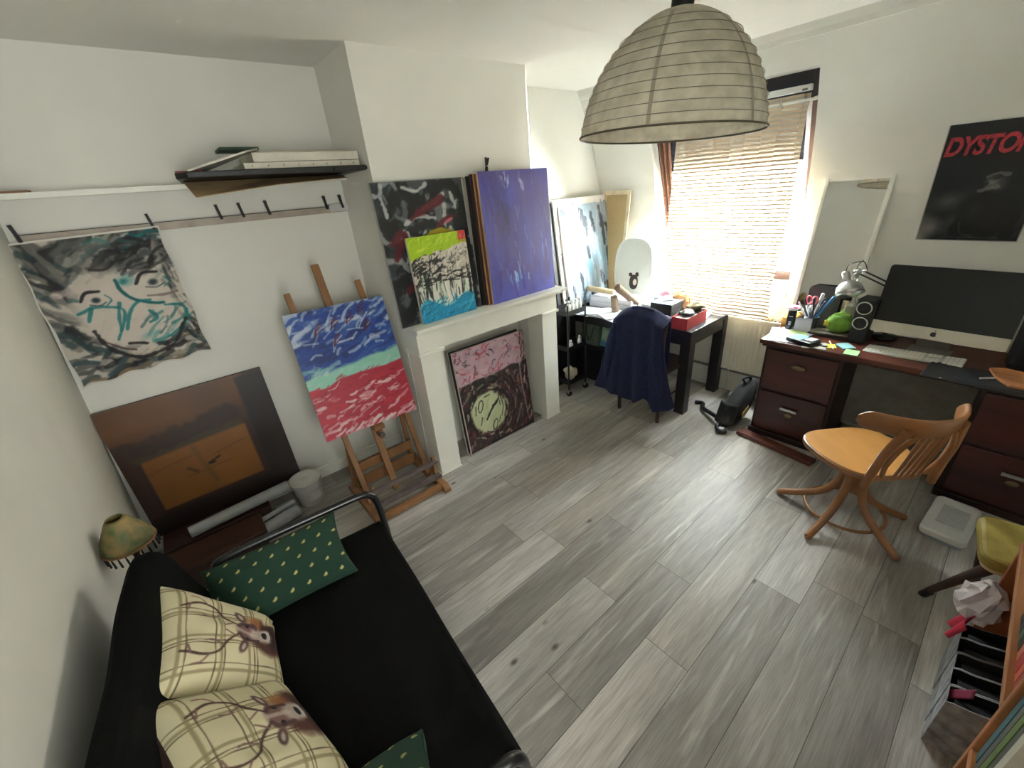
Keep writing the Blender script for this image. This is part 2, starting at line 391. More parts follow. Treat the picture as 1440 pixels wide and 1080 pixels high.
# ------------------------------------------------------------------ walls and ceiling
CZ = 2.604
CHY = 2.47
ZL = [0, 0.5, 0.965, 1.25, 1.5, 1.65, 1.8, 1.95, 2.1, 2.25, 2.40, 2.51, 2.604]
def wx(z):
    """inner face of the attic window wall: upright below, curving in towards the ceiling"""
    t = max(0.0, z - 1.4); return 3.70 - 0.25 * t * t
WY0, WY1, WZ0, WZ1 = 1.105, 2.315, 0.965, 2.40
def make_walls():
    b = B(); ys = [-0.62, WY0, WY1, 3.0]
    for za, zb in zip(ZL, ZL[1:]):
        for ya, yb in zip(ys, ys[1:]):
            if ya == WY0 and za >= WZ0 - 1e-6 and zb <= WZ1 + 1e-6: continue
            b.quad((wx(za), yb, za), (wx(za), ya, za), (wx(zb), ya, zb), (wx(zb), yb, zb))
    # reveals of the window niche
    def gx(z): return 4.12 - (z - WZ0) * (4.12 - 3.56) / (WZ1 - WZ0)
    for y in (WY0, WY1):
        for za, zb in zip(ZL, ZL[1:]):
            if za >= WZ0 - 1e-6 and zb <= WZ1 + 1e-6:
                b.quad((wx(za), y, za), (gx(za), y, za), (gx(zb), y, zb), (wx(zb), y, zb))
    b.quad((wx(WZ1), WY0, WZ1), (gx(WZ1), WY0, WZ1), (gx(WZ1), WY1, WZ1), (wx(WZ1), WY1, WZ1))
    for s in (1,):
        pass
    struct(b.build('wall_window', M['wall']))
    b = B(); lx = lambda z: -0.625 + 0.075 * z
    b.quad((lx(0), 3.0, 0), (lx(0), -0.62, 0), (lx(CZ), -0.62, CZ), (lx(CZ), 3.0, CZ)); struct(b.build('wall_left', M['wall']))
    b = B()
    b.quad((-0.7, 2.97, 0), (1.07, 2.97, 0), (1.07, 2.97, CZ), (-0.7, 2.97, CZ))
    b.quad((1.07, 2.97, 0), (1.07, CHY, 0), (1.07, CHY, CZ), (1.07, 2.97, CZ))
    h0, h1, hz, hy = 1.242, 2.160, 0.966, 2.60      # fireplace recess
    b.quad((1.07, CHY, 0), (h0, CHY, 0), (h0, CHY, hz), (1.07, CHY, hz)); b.quad((h1, CHY, 0), (2.32, CHY, 0), (2.30, CHY, hz), (h1, CHY, hz)); b.quad((1.07, CHY, hz), (2.30, CHY, hz), (2.28, CHY, CZ), (1.07, CHY, CZ))
    b.quad((h0, hy, 0), (h1, hy, 0), (h1, hy, hz), (h0, hy, hz)); b.quad((h0, CHY, 0), (h0, hy, 0), (h0, hy, hz), (h0, CHY, hz)); b.quad((h1, hy, 0), (h1, CHY, 0), (h1, CHY, hz), (h1, hy, hz)); b.quad((h0, CHY, hz), (h0, hy, hz), (h1, hy, hz), (h1, CHY, hz))
    b.quad((2.32, CHY, 0), (2.32, 2.95, 0), (2.28, 2.95, CZ), (2.28, CHY, CZ))
    b.quad((2.32, 2.95, 0), (3.8, 2.95, 0), (3.8, 2.95, CZ), (2.28, 2.95, CZ))
    struct(b.build('wall_back', M['wall']))
    b = B(); dx0, dx1, dz = -0.45, 0.50, 2.40      # added doorway behind the camera, opening on an unseen landing for fill light
    b.quad((-0.8, -0.62, 0), (dx0, -0.62, 0), (dx0, -0.62, CZ), (-0.8, -0.62, CZ)); b.quad((dx1, -0.62, 0), (3.8, -0.62, 0), (3.8, -0.62, CZ), (dx1, -0.62, CZ)); b.quad((dx0, -0.62, dz), (dx1, -0.62, dz), (dx1, -0.62, CZ), (dx0, -0.62, CZ))
    struct(b.build('wall_right', M['wall']))
    b = B(); b.quad((-0.8, -2.2, -0.001), (1.2, -2.2, -0.001), (1.2, -0.62, -0.001), (-0.8, -0.62, -0.001)); b.quad((-0.8, -2.2, 0), (1.2, -2.2, 0), (1.2, -2.2, CZ), (-0.8, -2.2, CZ)); b.quad((-0.8, -2.2, 0), (-0.8, -0.62, 0), (-0.8, -0.62, CZ), (-0.8, -2.2, CZ)); b.quad((1.2, -2.2, 0), (1.2, -0.62, 0), (1.2, -0.62, CZ), (1.2, -2.2, CZ)); b.quad((-0.8, -2.2, CZ), (1.2, -2.2, CZ), (1.2, -0.62, CZ), (-0.8, -0.62, CZ))
    struct(b.build('wall_added_landing', M['wall']))  # unseen landing shell, put in to hold the fill light
    ll = bpy.data.lights.new('landing_fill', 'AREA'); ll.shape = 'RECTANGLE'; ll.size = 1.3; ll.size_y = 1.7; ll.energy = LANDING_FILL; ll.color = (0.97, 1.0, 0.98)  # added fill light aimed through the doorway
    lo_ = bpy.data.objects.new('landing_fill', ll); col.objects.link(lo_); lo_.location = (0.1, -2.15, 1.45); lo_.rotation_euler = (R(90), 0, 0)
    b = B(); b.box(dx0 - 0.07, dx0, -0.63, -0.605, 0, dz + 0.07); b.box(dx1, dx1 + 0.07, -0.63, -0.605, 0, dz + 0.07); b.box(dx0, dx1, -0.63, -0.605, dz, dz + 0.07); struct(b.build('trim_3', M['trimw']))  # casing of the added doorway
    b = B(); b.box(-0.9, 3.8, -0.8, 3.1, CZ, CZ + 0.1); struct(b.build('ceiling', M['ceil']))
    # cornice along the window wall, skirting boards, boxed pipe
    b = B(); x = wx(2.5)
    b.add([(x + 0.03, -0.62, 2.535), (x - 0.03, -0.62, 2.535), (x - 0.035, -0.62, 2.555), (x - 0.045, -0.62, CZ), (x + 0.03, -0.62, CZ)] + [(x + 0.03, 2.95, 2.535), (x - 0.03, 2.95, 2.535), (x - 0.035, 2.95, 2.555), (x - 0.045, 2.95, CZ), (x + 0.03, 2.95, CZ)],
          [(0, 1, 6, 5), (1, 2, 7, 6), (2, 3, 8, 7), (4, 3, 2, 1, 0), (5, 6, 7, 8, 9)]); struct(b.build('trim_1', M['trimw']))
    b = B(); b.box(3.672, 3.70, -0.62, 2.95, 0, 0.19); struct(b.build('baseboard_window', M['wall'], bev=0.004))
    b = B(); b.box(-0.6, 1.07, 2.952, 2.97, 0, 0.085); struct(b.build('baseboard_back', M['trimw'], bev=0.003))
    # window sill
    b = B(); b.box(3.69, 4.15, WY0 - 0.0, WY1, WZ0 - 0.05, WZ0); struct(b.build('trim_2', mat('sill_paint', (236, 236, 232), 0.4, var=0.01)))
make_walls()

# ------------------------------------------------------------------ window: wood frame following the roof slope, glass, blind
wu = Vector((3.56 - 4.12, 0, WZ1 - WZ0)); wl = wu.length; wu.normalize(); wn = Vector((wu.z, 0, -wu.x))
WM = Matrix(((0, wn.x, wu.x, 4.12), (1, 0, 0, (WY0 + WY1) / 2), (0, wn.z, wu.z, WZ0), (0, 0, 0, 1)))   # local x = +Y, y = outwards, z = up the slope
hw = (WY1 - WY0) / 2
fr = B(); fr.M = WM
fr.box(-hw, -hw + 0.055, -0.015, 0.06, 0, wl); fr.box(hw - 0.055, hw, -0.015, 0.06, 0, wl)
fr.box(-hw + 0.055, hw - 0.055, -0.015, 0.06, 0, 0.075); fr.box(-hw + 0.055, hw - 0.055, -0.015, 0.06, wl - 0.16, wl)
win = struct(fr.build('window_1', mat('brown_stained_frame', (84, 58, 50), 0.5, var=0.12, scale=8), bev=0.004))
sa = B(); sa.M = WM
for a in (-hw + 0.055, hw - 0.1): sa.box(a, a + 0.045, 0.0, 0.05, 0.075, wl - 0.16)
sa.box(-hw + 0.1, hw - 0.1, 0.0, 0.05, 0.075, 0.125); sa.box(-hw + 0.1, hw - 0.1, 0.0, 0.05, wl - 0.21, wl - 0.16)
sa.build('sash', mat('white_sash', (228, 226, 220), 0.45), win, bev=0.003)
def glass_mat():
    m = bpy.data.materials.new('window_glass'); m.use_nodes = True; nt = m.node_tree; nt.nodes.clear(); N = nt.nodes.new; L = nt.links.new
    o = N('ShaderNodeOutputMaterial'); t = N('ShaderNodeBsdfTransparent'); t.inputs['Color'].default_value = (0.94, 0.96, 0.95, 1)
    g = N('ShaderNodeBsdfGlossy'); g.inputs['Roughness'].default_value = 0.02; x = N('ShaderNodeMixShader'); lw = N('ShaderNodeLayerWeight'); lw.inputs['Blend'].default_value = 0.12
    L(lw.outputs['Fresnel'], x.inputs['Fac']); L(t.outputs[0], x.inputs[1]); L(g.outputs[0], x.inputs[2]); L(x.outputs[0], o.inputs['Surface']); return m
gl = B(); gl.M = WM; gl.box(-hw + 0.1, hw - 0.1, 0.022, 0.03, 0.125, wl - 0.21); gl.build('pane', glass_mat(), win)

# outside the glass: building across the street
bd = thing('apartment_building', 'tan building with tall windows across the street, seen through the sheer curtain', 'building', (11.5, 0, 0))
f = B(); f.box(0, 3, -4, 11, -7, 4.4); f.build('facade', mat('brick_render', (146, 132, 114), 0.9, var=0.06), bd)
f = B(); f.box(-0.25, 3, -4.2, 11.2, 4.4, 4.7); f.build('roof_edge', mat('grey_slate', (120, 118, 118), 0.8), bd)
for zz in (-3.4, -0.4, 2.3):
    for yy in (-2.6, -0.4, 1.8, 4.0, 6.2, 8.4):
        f = B(); f.box(-0.04, 0.02, yy, yy + 1.15, zz, zz + 1.9); w_ = f.build('window', mat('facade_window_frame', (196, 190, 180), 0.6), bd)
        f = B(); f.box(-0.05, -0.045, yy + 0.1, yy + 1.05, zz + 0.1, zz + 1.8); f.build('pane', mat('facade_window_glass', (120, 128, 138), 0.2), w_)

# ------------------------------------------------------------------ daylight
w = bpy.data.worlds.new('sky'); sc.world = w; w.use_nodes = True
bg = w.node_tree.nodes['Background']; bg.inputs['Color'].default_value = (0.90, 0.96, 1.0, 1); bg.inputs['Strength'].default_value = SKY
pl = bpy.data.lights.new('window_portal', 'AREA'); pl.shape = 'RECTANGLE'; pl.size = 2 * hw; pl.size_y = wl; pl.cycles.is_portal = True
po = bpy.data.objects.new('window_portal', pl); col.objects.link(po)
zz = -wn; xx = Vector((0, 1, 0)); yy = (-zz).cross(xx)   # light shines along its local -Z: into the room
zl = wn; xl = Vector((0, 1, 0)); yl = zl.cross(xl)
c_ = WM @ Vector((0, 0.09, wl / 2))
po.matrix_world = Matrix(((xl.x, yl.x, zl.x, c_.x), (xl.y, yl.y, zl.y, c_.y), (xl.z, yl.z, zl.z, c_.z), (0, 0, 0, 1)))
# ------------------------------------------------------------------ the paintings (patterns only; shapes are built below)
def art_face():
    p = Pt(0.58, 0.75, 150, (196, 188, 176), 3)
    W = (212, 204, 192); K = (34, 34, 36); G = (96, 96, 94); T = (30, 118, 118); Tl = (92, 160, 156); PK = (214, 190, 182)
    p.dabs(60, (0, 1), (0.72, 1), (20, 50), (0.1, 0.22), (0.014, 0.03), [K, G, (60, 66, 66), (150, 148, 138), K], 0.85)
    p.dabs(30, (0, 0.24), (0.3, 0.95), (-75, -40), (0.1, 0.22), (0.012, 0.026), [K, G, (40, 62, 64), (120, 116, 108)], 0.85)
    p.dabs(25, (0.45, 1), (0.86, 1), (-20, 20), (0.06, 0.15), (0.006, 0.014), [T, (50, 90, 90), K, G], 0.7)
    p.dabs(70, (0, 1), (0, 0.2), (-15, 35), (0.06, 0.16), (0.01, 0.024), [K, G, (126, 106, 84), (170, 158, 140), (60, 84, 86), W, K], 0.85)
    p.dabs(36, (0.88, 1), (0.1, 0.85), (-90, -50), (0.06, 0.16), (0.005, 0.013), [K, G, (140, 134, 124), (64, 84, 86)], 0.85)
    p.ell(0.53, 0.47, 0.40, 0.33, (208, 198, 186), 0.95, 0.25, 12)
    p.dabs(40, (0.2, 0.88), (0.28, 0.72), (0, 60), (0.06, 0.14), (0.01, 0.024), [W, PK, (206, 194, 182), (188, 182, 172)], 0.5)
    for cx, cy, sc_ in ((0.36, 0.575, 1.0), (0.79, 0.625, 1.25)):
        p.stroke([(cx - 0.10 * sc_, cy + 0.005), (cx - 0.05 * sc_, cy + 0.055 * sc_), (cx + 0.04 * sc_, cy + 0.05 * sc_)], 0.009, (36, 34, 34), 0.9, 0.4)
        p.stroke([(cx + 0.07 * sc_, cy + 0.02), (cx + 0.10 * sc_, cy - 0.02), (cx + 0.06 * sc_, cy - 0.05)], 0.006, T, 0.7, 0.5)
        p.ell(cx, cy - 0.005, 0.04 * sc_, 0.026 * sc_, (38, 52, 56), 0.9, 0.6); p.stroke([(cx - 0.05 * sc_, cy - 0.03), (cx + 0.01, cy - 0.045), (cx + 0.06 * sc_, cy - 0.03)], 0.005, (60, 66, 66), 0.7, 0.5)
    p.stroke([(0.72, 0.53), (0.84, 0.515), (0.94, 0.52)], 0.008, (120, 96, 90), 0.7); p.stroke([(0.2, 0.60), (0.24, 0.59)], 0.012, (84, 116, 120), 0.8)
    p.dabs(12, (0.45, 0.95), (0.72, 0.84), (5, 40), (0.08, 0.16), (0.005, 0.011), [K, (48, 46, 44), G], 0.9)
    p.ell(0.60, 0.665, 0.085, 0.055, Tl, 0.75, 0.8, 0); p.ell(0.58, 0.66, 0.04, 0.03, T, 0.8, 0.7)
    p.stroke([(0.53, 0.68), (0.55, 0.60), (0.62, 0.52), (0.74, 0.47), (0.80, 0.46)], 0.011, (18, 96, 98), 0.95, 0.3)
    for a in ([(0.2, 0.50), (0.32, 0.525), (0.45, 0.50), (0.5, 0.46), (0.44, 0.36), (0.38, 0.27)], [(0.5, 0.52), (0.44, 0.42), (0.42, 0.33)], [(0.24, 0.44), (0.30, 0.52)], [(0.46, 0.33), (0.52, 0.43), (0.62, 0.50), (0.72, 0.50)],
              [(0.86, 0.43), (0.93, 0.40), (0.90, 0.28), (0.76, 0.21), (0.62, 0.19)], [(0.80, 0.44), (0.92, 0.42)], [(0.67, 0.42), (0.70, 0.36), (0.64, 0.34)]): p.stroke(a, 0.0095, T, 0.8, 0.45)
    p.dabs(20, (0.62, 0.92), (0.16, 0.4), (20, 60), (0.05, 0.12), (0.005, 0.01), [Tl, T, (60, 96, 96)], 0.65)
    p.stroke([(0.44, 0.225), (0.50, 0.215), (0.56, 0.19)], 0.010, (44, 38, 38), 0.9); p.ell(0.60, 0.245, 0.10, 0.035, Tl, 0.5, 0.8, 15)
    p.stroke([(0.24, 0.36), (0.30, 0.22), (0.42, 0.12), (0.6, 0.1), (0.78, 0.16), (0.9, 0.3)], 0.012, (34, 34, 36), 0.85, 0.9)
    p.stroke([(0.28, 0.28), (0.38, 0.2), (0.46, 0.17)], 0.006, (70, 44, 48), 0.8)
    return p
def art_sea():
    p = Pt(0.603, 0.797, 170, (176, 190, 214), 5)
    Bl = (24, 62, 150); B2 = (18, 44, 112); Wt = (190, 200, 220); Mi = (150, 206, 184); Rd = (176, 28, 52); Pk = (214, 168, 172)
    p.dabs(120, (0, 1), (0.56, 1), (5, 40), (0.06, 0.2), (0.01, 0.028), [Bl, B2, Wt, Bl, (120, 148, 200), (206, 212, 226)], 0.85)
    p.dabs(70, (0.0, 0.9), (0.54, 0.78), (8, 30), (0.12, 0.26), (0.014, 0.034), [Bl, B2, Bl, (40, 84, 168)], 0.9)
    p.dabs(16, (0.1, 0.8), (0.9, 0.96), (0, 14), (0.12, 0.24), (0.012, 0.02), [Bl], 0.8)
    p.dabs(36, (0, 1), (0.62, 1), (-10, 60), (0.04, 0.12), (0.005, 0.012), [(214, 218, 228), (180, 194, 220)], 0.75)
    lo = 0.415 + 0.06 * p.U + 0.04 * (p.noise(6, 3) - 0.5); hi = 0.50 + 0.075 * p.U + 0.05 * (p.noise(8, 3, 2) - 0.5)
    p.blend(np.clip((hi - p.V) / 0.02, 0, 1) * np.clip((p.V - lo) / 0.01 + 1, 0, 1), Mi)
    p.dabs(30, (0, 1), (0.44, 0.55), (-5, 40), (0.06, 0.14), (0.008, 0.018), [Mi, (176, 216, 198), (130, 196, 186)], 0.6)
    p.blend(np.clip((lo - p.V) / 0.012, 0, 1), (178, 34, 56))
    p.dabs(170, (0, 1), (0.0, 0.43), (-8, 30), (0.03, 0.11), (0.004, 0.012), [Pk, (226, 196, 196), Rd, (196, 40, 60), (150, 20, 40), (232, 214, 210), Rd], 0.85, where=lambda x, y: y < 0.40 + 0.06 * x)
    p.dabs(20, (0, 1), (0.37, 0.46), (5, 30), (0.03, 0.06), (0.003, 0.008), [Rd, (196, 50, 66)], 0.8)
    p.dabs(22, (0, 1), (0, 0.05), (0, 40), (0.05, 0.12), (0.006, 0.013), [(226, 216, 214), (222, 180, 182)], 0.85)
    for x, y in ((0.25, 0.83), (0.42, 0.86), (0.58, 0.87), (0.72, 0.93), (0.73, 0.79), (0.4, 0.73)):
        for k in (-0.03, 0.02, 0.05): p.stroke([(x - 0.03, y - 0.035), (x, y + k * 0.4), (x + 0.06, y + 0.03 + k * 0.6)], 0.004, (92, 26, 44), 0.85)
    return p
def art_black():
    p = Pt(0.632, 0.835, 180, (70, 72, 76), 9)
    K = (16, 18, 21); D = (34, 42, 48); Wt = (176, 178, 178); G = (116, 120, 124); Re = (92, 18, 28)
    p.dabs(90, (0, 1), (0, 1), (10, 80), (0.1, 0.24), (0.02, 0.05), [K, D, Wt, K, G, K, D, K], 0.9, 0.7)
    p.dabs(46, (0, 1), (0, 1), (-50, 60), (0.08, 0.2), (0.012, 0.026), [Wt, (196, 198, 196), G, K, K], 0.85, 0.8)
    for a in ([(0.12, 0.80), (0.28, 0.92), (0.48, 0.86)], [(0.62, 0.92), (0.8, 0.97), (0.93, 0.86), (0.9, 0.7)], [(0.3, 0.66), (0.5, 0.70), (0.70, 0.64)], [(0.9, 0.05), (0.95, 0.4), (0.90, 0.66)], [(0.40, 0.35), (0.36, 0.48), (0.46, 0.60)], [(0.1, 0.05), (0.2, 0.2), (0.14, 0.36)], [(0.05, 0.74), (0.14, 0.7)], [(0.72, 0.5), (0.84, 0.62), (0.80, 0.76)]):
        p.stroke(a, 0.04, K, 0.92, 0.6)
    for a in ([(0.3, 0.96), (0.44, 0.93), (0.56, 0.97)], [(0.46, 0.80), (0.6, 0.84), (0.74, 0.90)], [(0.26, 0.72), (0.42, 0.76), (0.6, 0.74)], [(0.56, 0.62), (0.7, 0.58), (0.76, 0.66)], [(0.2, 0.46), (0.3, 0.56), (0.27, 0.66)], [(0.08, 0.9), (0.1, 0.78)], [(0.82, 0.90), (0.86, 0.80)]):
        p.stroke(a, 0.014, (188, 190, 190), 0.85, 0.8)
    for a, wd in (([(0.42, 0.79), (0.55, 0.82), (0.70, 0.865)], 0.030), ([(0.10, 0.60), (0.20, 0.66), (0.27, 0.58)], 0.028), ([(0.10, 0.50), (0.15, 0.56), (0.20, 0.6)], 0.026), ([(0.62, 0.68), (0.72, 0.72), (0.8, 0.735)], 0.020), ([(0.16, 0.26), (0.26, 0.30)], 0.026), ([(0.34, 0.75), (0.42, 0.78)], 0.016)):
        p.stroke(a, wd, Re, 0.9, 0.5)
    p.stroke([(0.72, 0.70), (0.79, 0.72)], 0.013, (206, 110, 124), 0.9, 0.3)
    p.ell(0.60, 0.585, 0.21, 0.085, (160, 146, 12), 1.0, 0.15, 8); p.ell(0.66, 0.60, 0.09, 0.04, (190, 166, 26), 0.8, 0.5)
    e = np.minimum(np.minimum(p.U, 1 - p.U) * p.w, np.minimum(p.V, 1 - p.V) * p.h); p.blend((e < 0.006) * 0.5, (110, 110, 108))
    return p
def art_lime():
    p = Pt(0.43, 0.526, 150, (196, 188, 174), 12)
    K = (28, 26, 26); L_ = (160, 196, 14)
    p.dabs(220, (0, 1), (0.4, 0.85), (0, 60), (0.015, 0.06), (0.002, 0.006), [K, (168, 160, 150), (210, 204, 192), (120, 112, 106), (230, 226, 214), (92, 84, 80)], 0.9, 0.9)
    p.dabs(60, (0, 0.5), (0.45, 0.78), (10, 60), (0.03, 0.08), (0.004, 0.01), [K, K, (40, 38, 38)], 0.85, 0.9)
    p.blend(np.clip((p.V - 0.80 - 0.06 * (p.U < 0.2) * 0 + 0.10 * (0.45 - p.U) + 0.05 * (p.noise(12, 4) - 0.5)) / 0.02, 0, 1), L_)
    p.dabs(80, (0, 0.85), (0.83, 1), (0, 80), (0.02, 0.06), (0.003, 0.008), [(184, 214, 40), (140, 178, 10), (206, 226, 90), L_], 0.6)
    p.blend(((p.U > 0.86) & (p.V > 0.90)) * 0.95, (206, 48, 48))
    p.dabs(16, (0.85, 1), (0.88, 0.95), (60, 100), (0.02, 0.05), (0.003, 0.006), [(196, 60, 56), (214, 130, 120)], 0.7)
    p.blend(np.clip((0.46 - p.V) / 0.03, 0, 1) * np.clip((p.V - 0.1) / 0.02, 0, 1) * 0.85, (214, 216, 204))
    p.dabs(60, (0, 1), (0.24, 0.48), (80, 100), (0.04, 0.16), (0.003, 0.010), [K, K, (228, 226, 214), (168, 206, 172), (40, 44, 44)], 0.9, 0.2)
    p.dabs(18, (0.1, 1), (0.44, 0.54), (-10, 20), (0.06, 0.14), (0.003, 0.007), [K, (226, 222, 210), K], 0.9)
    p.stroke([(0.93, 0.1), (0.95, 0.35), (0.94, 0.6)], 0.012, (36, 38, 36), 0.9, 0.8)
    p.blend(np.clip((0.22 + 0.06 * np.sin(p.U * 9) + 0.06 * (p.noise(8, 3) - 0.5) - p.V) / 0.03, 0, 1), (18, 140, 182))
    p.dabs(110, (0, 1), (0, 0.24), (0, 70), (0.02, 0.08), (0.003, 0.008), [(20, 150, 196), (14, 116, 160), (70, 178, 208), (10, 104, 140)], 0.75)
    return p
def art_purple():
    p = Pt(0.634, 0.857, 160, (82, 78, 158), 15)
    p.blend(p.noise(4, 3) * 0.7, (68, 62, 146)); p.blend(np.clip(1 - p.V * 1.6, 0, 1) * 0.6, (84, 92, 200)); p.blend(np.clip(p.noise(5, 5, 3) * 1.6 - 0.6, 0, 1) * 0.6 * (p.V > 0.2), (88, 72, 124))
    p.dabs(90, (0, 1), (0, 1), (80, 105), (0.08, 0.26), (0.008, 0.03), [(70, 64, 152), (92, 88, 176), (86, 74, 132), (62, 56, 140), (78, 88, 196)], 0.5, 0.1)
    p.dabs(26, (0.05, 0.95), (0.1, 0.98), (84, 110), (0.03, 0.11), (0.002, 0.006), [(150, 156, 214), (170, 184, 226), (120, 136, 216)], 0.7, 0.2)
    p.dabs(10, (0.3, 0.6), (0.88, 0.98), (60, 120), (0.03, 0.07), (0.004, 0.010), [(160, 170, 226), (190, 198, 232)], 0.7)
    p.dabs(8, (0.24, 0.46), (0.14, 0.26), (84, 100), (0.05, 0.1), (0.005, 0.012), [(130, 168, 220), (170, 206, 228)], 0.75)
    p.dabs(20, (0.1, 0.35), (0.6, 0.9), (80, 110), (0.06, 0.14), (0.01, 0.02), [(60, 54, 100), (70, 60, 112)], 0.5)
    return p
def art_head():
    p = Pt(0.674, 0.838, 190, (60, 46, 46), 18)
    K = (24, 20, 22); Re = (122, 36, 38); Pk = (186, 156, 166); Cr = (188, 194, 152)
    p.dabs(460, (0, 1), (0, 0.68), (0, 90), (0.02, 0.05), (0.006, 0.011), [K, Re, (170, 140, 126), (84, 54, 52), (46, 36, 36), (140, 62, 56), K, (104, 86, 78), (188, 168, 154)], 0.85, 0.5)
    for k in range(11):
        r = 0.19 + 0.03 * k; a0 = -0.9 + 0.25 * (k % 3)
        for t0 in np.linspace(a0, 2.9, 7):
            t = t0 + 0.3; p.stroke([(0.36 + r * 0.95 * math.cos(q), 0.36 + r * 0.86 * math.sin(q)) for q in np.linspace(t0, t, 4)], 0.010, [K, (58, 58, 48), (120, 120, 96), (46, 34, 36), K][(k + int(t0 * 5)) % 5], 0.8, 0.7)
    p.blend(np.clip((p.V - 0.685 - 0.04 * (p.U - 0.5) - 0.03 * (p.noise(8, 3) - 0.5)) / 0.012, 0, 1), Pk)
    p.dabs(60, (0, 1), (0.72, 1), (0, 60), (0.04, 0.1), (0.012, 0.026), [(178, 148, 160), (202, 174, 180), (168, 144, 158), (190, 150, 160)], 0.6)
    p.dabs(80, (0, 1), (0.71, 1), (-60, 80), (0.02, 0.06), (0.004, 0.008), [(60, 48, 56), (186, 56, 62), (90, 76, 86), (170, 50, 66), (128, 72, 100), (206, 110, 116)], 0.85, 0.6)
    p.dabs(40, (0.55, 1), (0.35, 0.68), (60, 120), (0.03, 0.08), (0.006, 0.012), [(70, 34, 44), (96, 60, 84), K, K], 0.7)
    p.ell(0.34, 0.335, 0.255, 0.225, Cr, 1.0, 0.12, 28)
    p.dabs(40, (0.2, 0.48), (0.2, 0.48), (20, 80), (0.04, 0.1), (0.008, 0.016), [(204, 208, 170), (166, 174, 136), (192, 198, 158)], 0.5)
    def loop(cx, cy, rx, ry, ang, wd=0.006):
        t = R(ang); p.stroke([(cx + rx * math.cos(q) * math.cos(t) - ry * math.sin(q) * math.sin(t), cy + rx * math.cos(q) * math.sin(t) + ry * math.sin(q) * math.cos(t)) for q in np.linspace(0, 2 * PI, 14)], wd, K, 0.9, 0.4)
    loop(0.235, 0.425, 0.06, 0.030, 65); loop(0.40, 0.185, 0.055, 0.028, 60)
    p.stroke([(0.29, 0.27), (0.37, 0.345), (0.47, 0.415)], 0.011, K, 0.92, 0.4); p.stroke([(0.40, 0.385), (0.46, 0.39), (0.49, 0.43)], 0.009, K, 0.9, 0.4)
    for a in ([(0.15, 0.36), (0.17, 0.44)], [(0.53, 0.44), (0.55, 0.34), (0.51, 0.24)], [(0.50, 0.46), (0.51, 0.36)], [(0.30, 0.50), (0.38, 0.505)], [(0.20, 0.24), (0.23, 0.31)], [(0.27, 0.15), (0.33, 0.12)], [(0.46, 0.19), (0.49, 0.25)]): p.stroke(a, 0.006, (40, 44, 34), 0.85, 0.4)
    for a in np.linspace(0, 2 * PI, 26, endpoint=False):
        w = 0.28 + 0.02 * math.sin(a * 5); p.stroke([(0.34 + w * math.cos(a), 0.335 + w * 0.88 * math.sin(a)), (0.34 + w * math.cos(a + 0.22), 0.335 + w * 0.88 * math.sin(a + 0.22))], 0.011, K if int(a * 7) % 4 else (176, 168, 140), 0.85, 0.8)
    p.stroke([(0.93, 0.95), (0.885, 0.6), (0.9, 0.3), (0.93, 0.06)], 0.009, (190, 172, 172), 0.7, 0.9)
    p.dabs(50, (0.92, 1), (0, 1), (60, 100), (0.03, 0.07), (0.005, 0.01), [K, (200, 186, 180), K, (120, 50, 54)], 0.8)
    p.stroke([(0.3, 0.01), (0.98, 0.012)], 0.012, K, 0.9, 0.3)
    return p
def art_brown():
    p = Pt(0.82, 0.82, 120, (54, 32, 20), 21)
    p.blend(np.clip((p.V - 0.62) / 0.2, 0, 1) * np.clip((0.92 - p.U) / 0.12, 0, 1) * 0.9, (112, 70, 30)); p.blend(np.clip(p.noise(5, 4) * 1.4 - 0.5, 0, 1) * 0.5, (44, 28, 20))
    p.stroke([(0.06, 0.66), (0.3, 0.66), (0.5, 0.72), (0.72, 0.72)], 0.07, (50, 32, 22), 0.9, 0.7)
    p.stroke([(0.1, 0.60), (0.4, 0.60), (0.74, 0.64)], 0.03, (66, 58, 34), 0.7, 0.9)
    box = np.clip((p.U - 0.10) / 0.012, 0, 1) * np.clip((0.77 - p.U) / 0.012, 0, 1) * np.clip((p.V - 0.17) / 0.012, 0, 1) * np.clip((0.58 + 0.06 * p.U - p.V) / 0.02, 0, 1)
    p.blend(box, (134, 86, 30)); p.blend(box * p.noise(7, 6, 4) * 0.6, (118, 72, 24))
    for a in ([(0.12, 0.47), (0.3, 0.5), (0.5, 0.5)], [(0.5, 0.46), (0.74, 0.5)], [(0.3, 0.36), (0.6, 0.37)]): p.stroke(a, 0.004, (92, 58, 22), 0.7, 0.6)
    p.stroke([(0.41, 0.56), (0.43, 0.40), (0.46, 0.25)], 0.018, (98, 72, 34), 0.6, 0.9)
    p.stroke([(0.33, 0.42), (0.37, 0.38)], 0.012, (60, 46, 28), 0.8); p.stroke([(0.47, 0.41), (0.53, 0.43)], 0.008, (26, 18, 14), 0.95); p.stroke([(0.46, 0.405), (0.49, 0.40)], 0.010, (26, 18, 14), 0.95)
    e = np.clip((0.10 - p.U) / 0.03, 0, 1) * (p.V < 0.72); p.blend(e * 0.7, (66, 40, 30))
    p.blend(np.clip((0.15 - p.V) / 0.02, 0, 1), (34, 22, 20)); p.blend(np.clip((p.U - 0.80) / 0.02, 0, 1) * (p.V < 0.98), (32, 24, 22)); p.blend(np.clip((p.U - 0.85) / 0.1, 0, 1) * 0.3, (60, 42, 34))
    return p
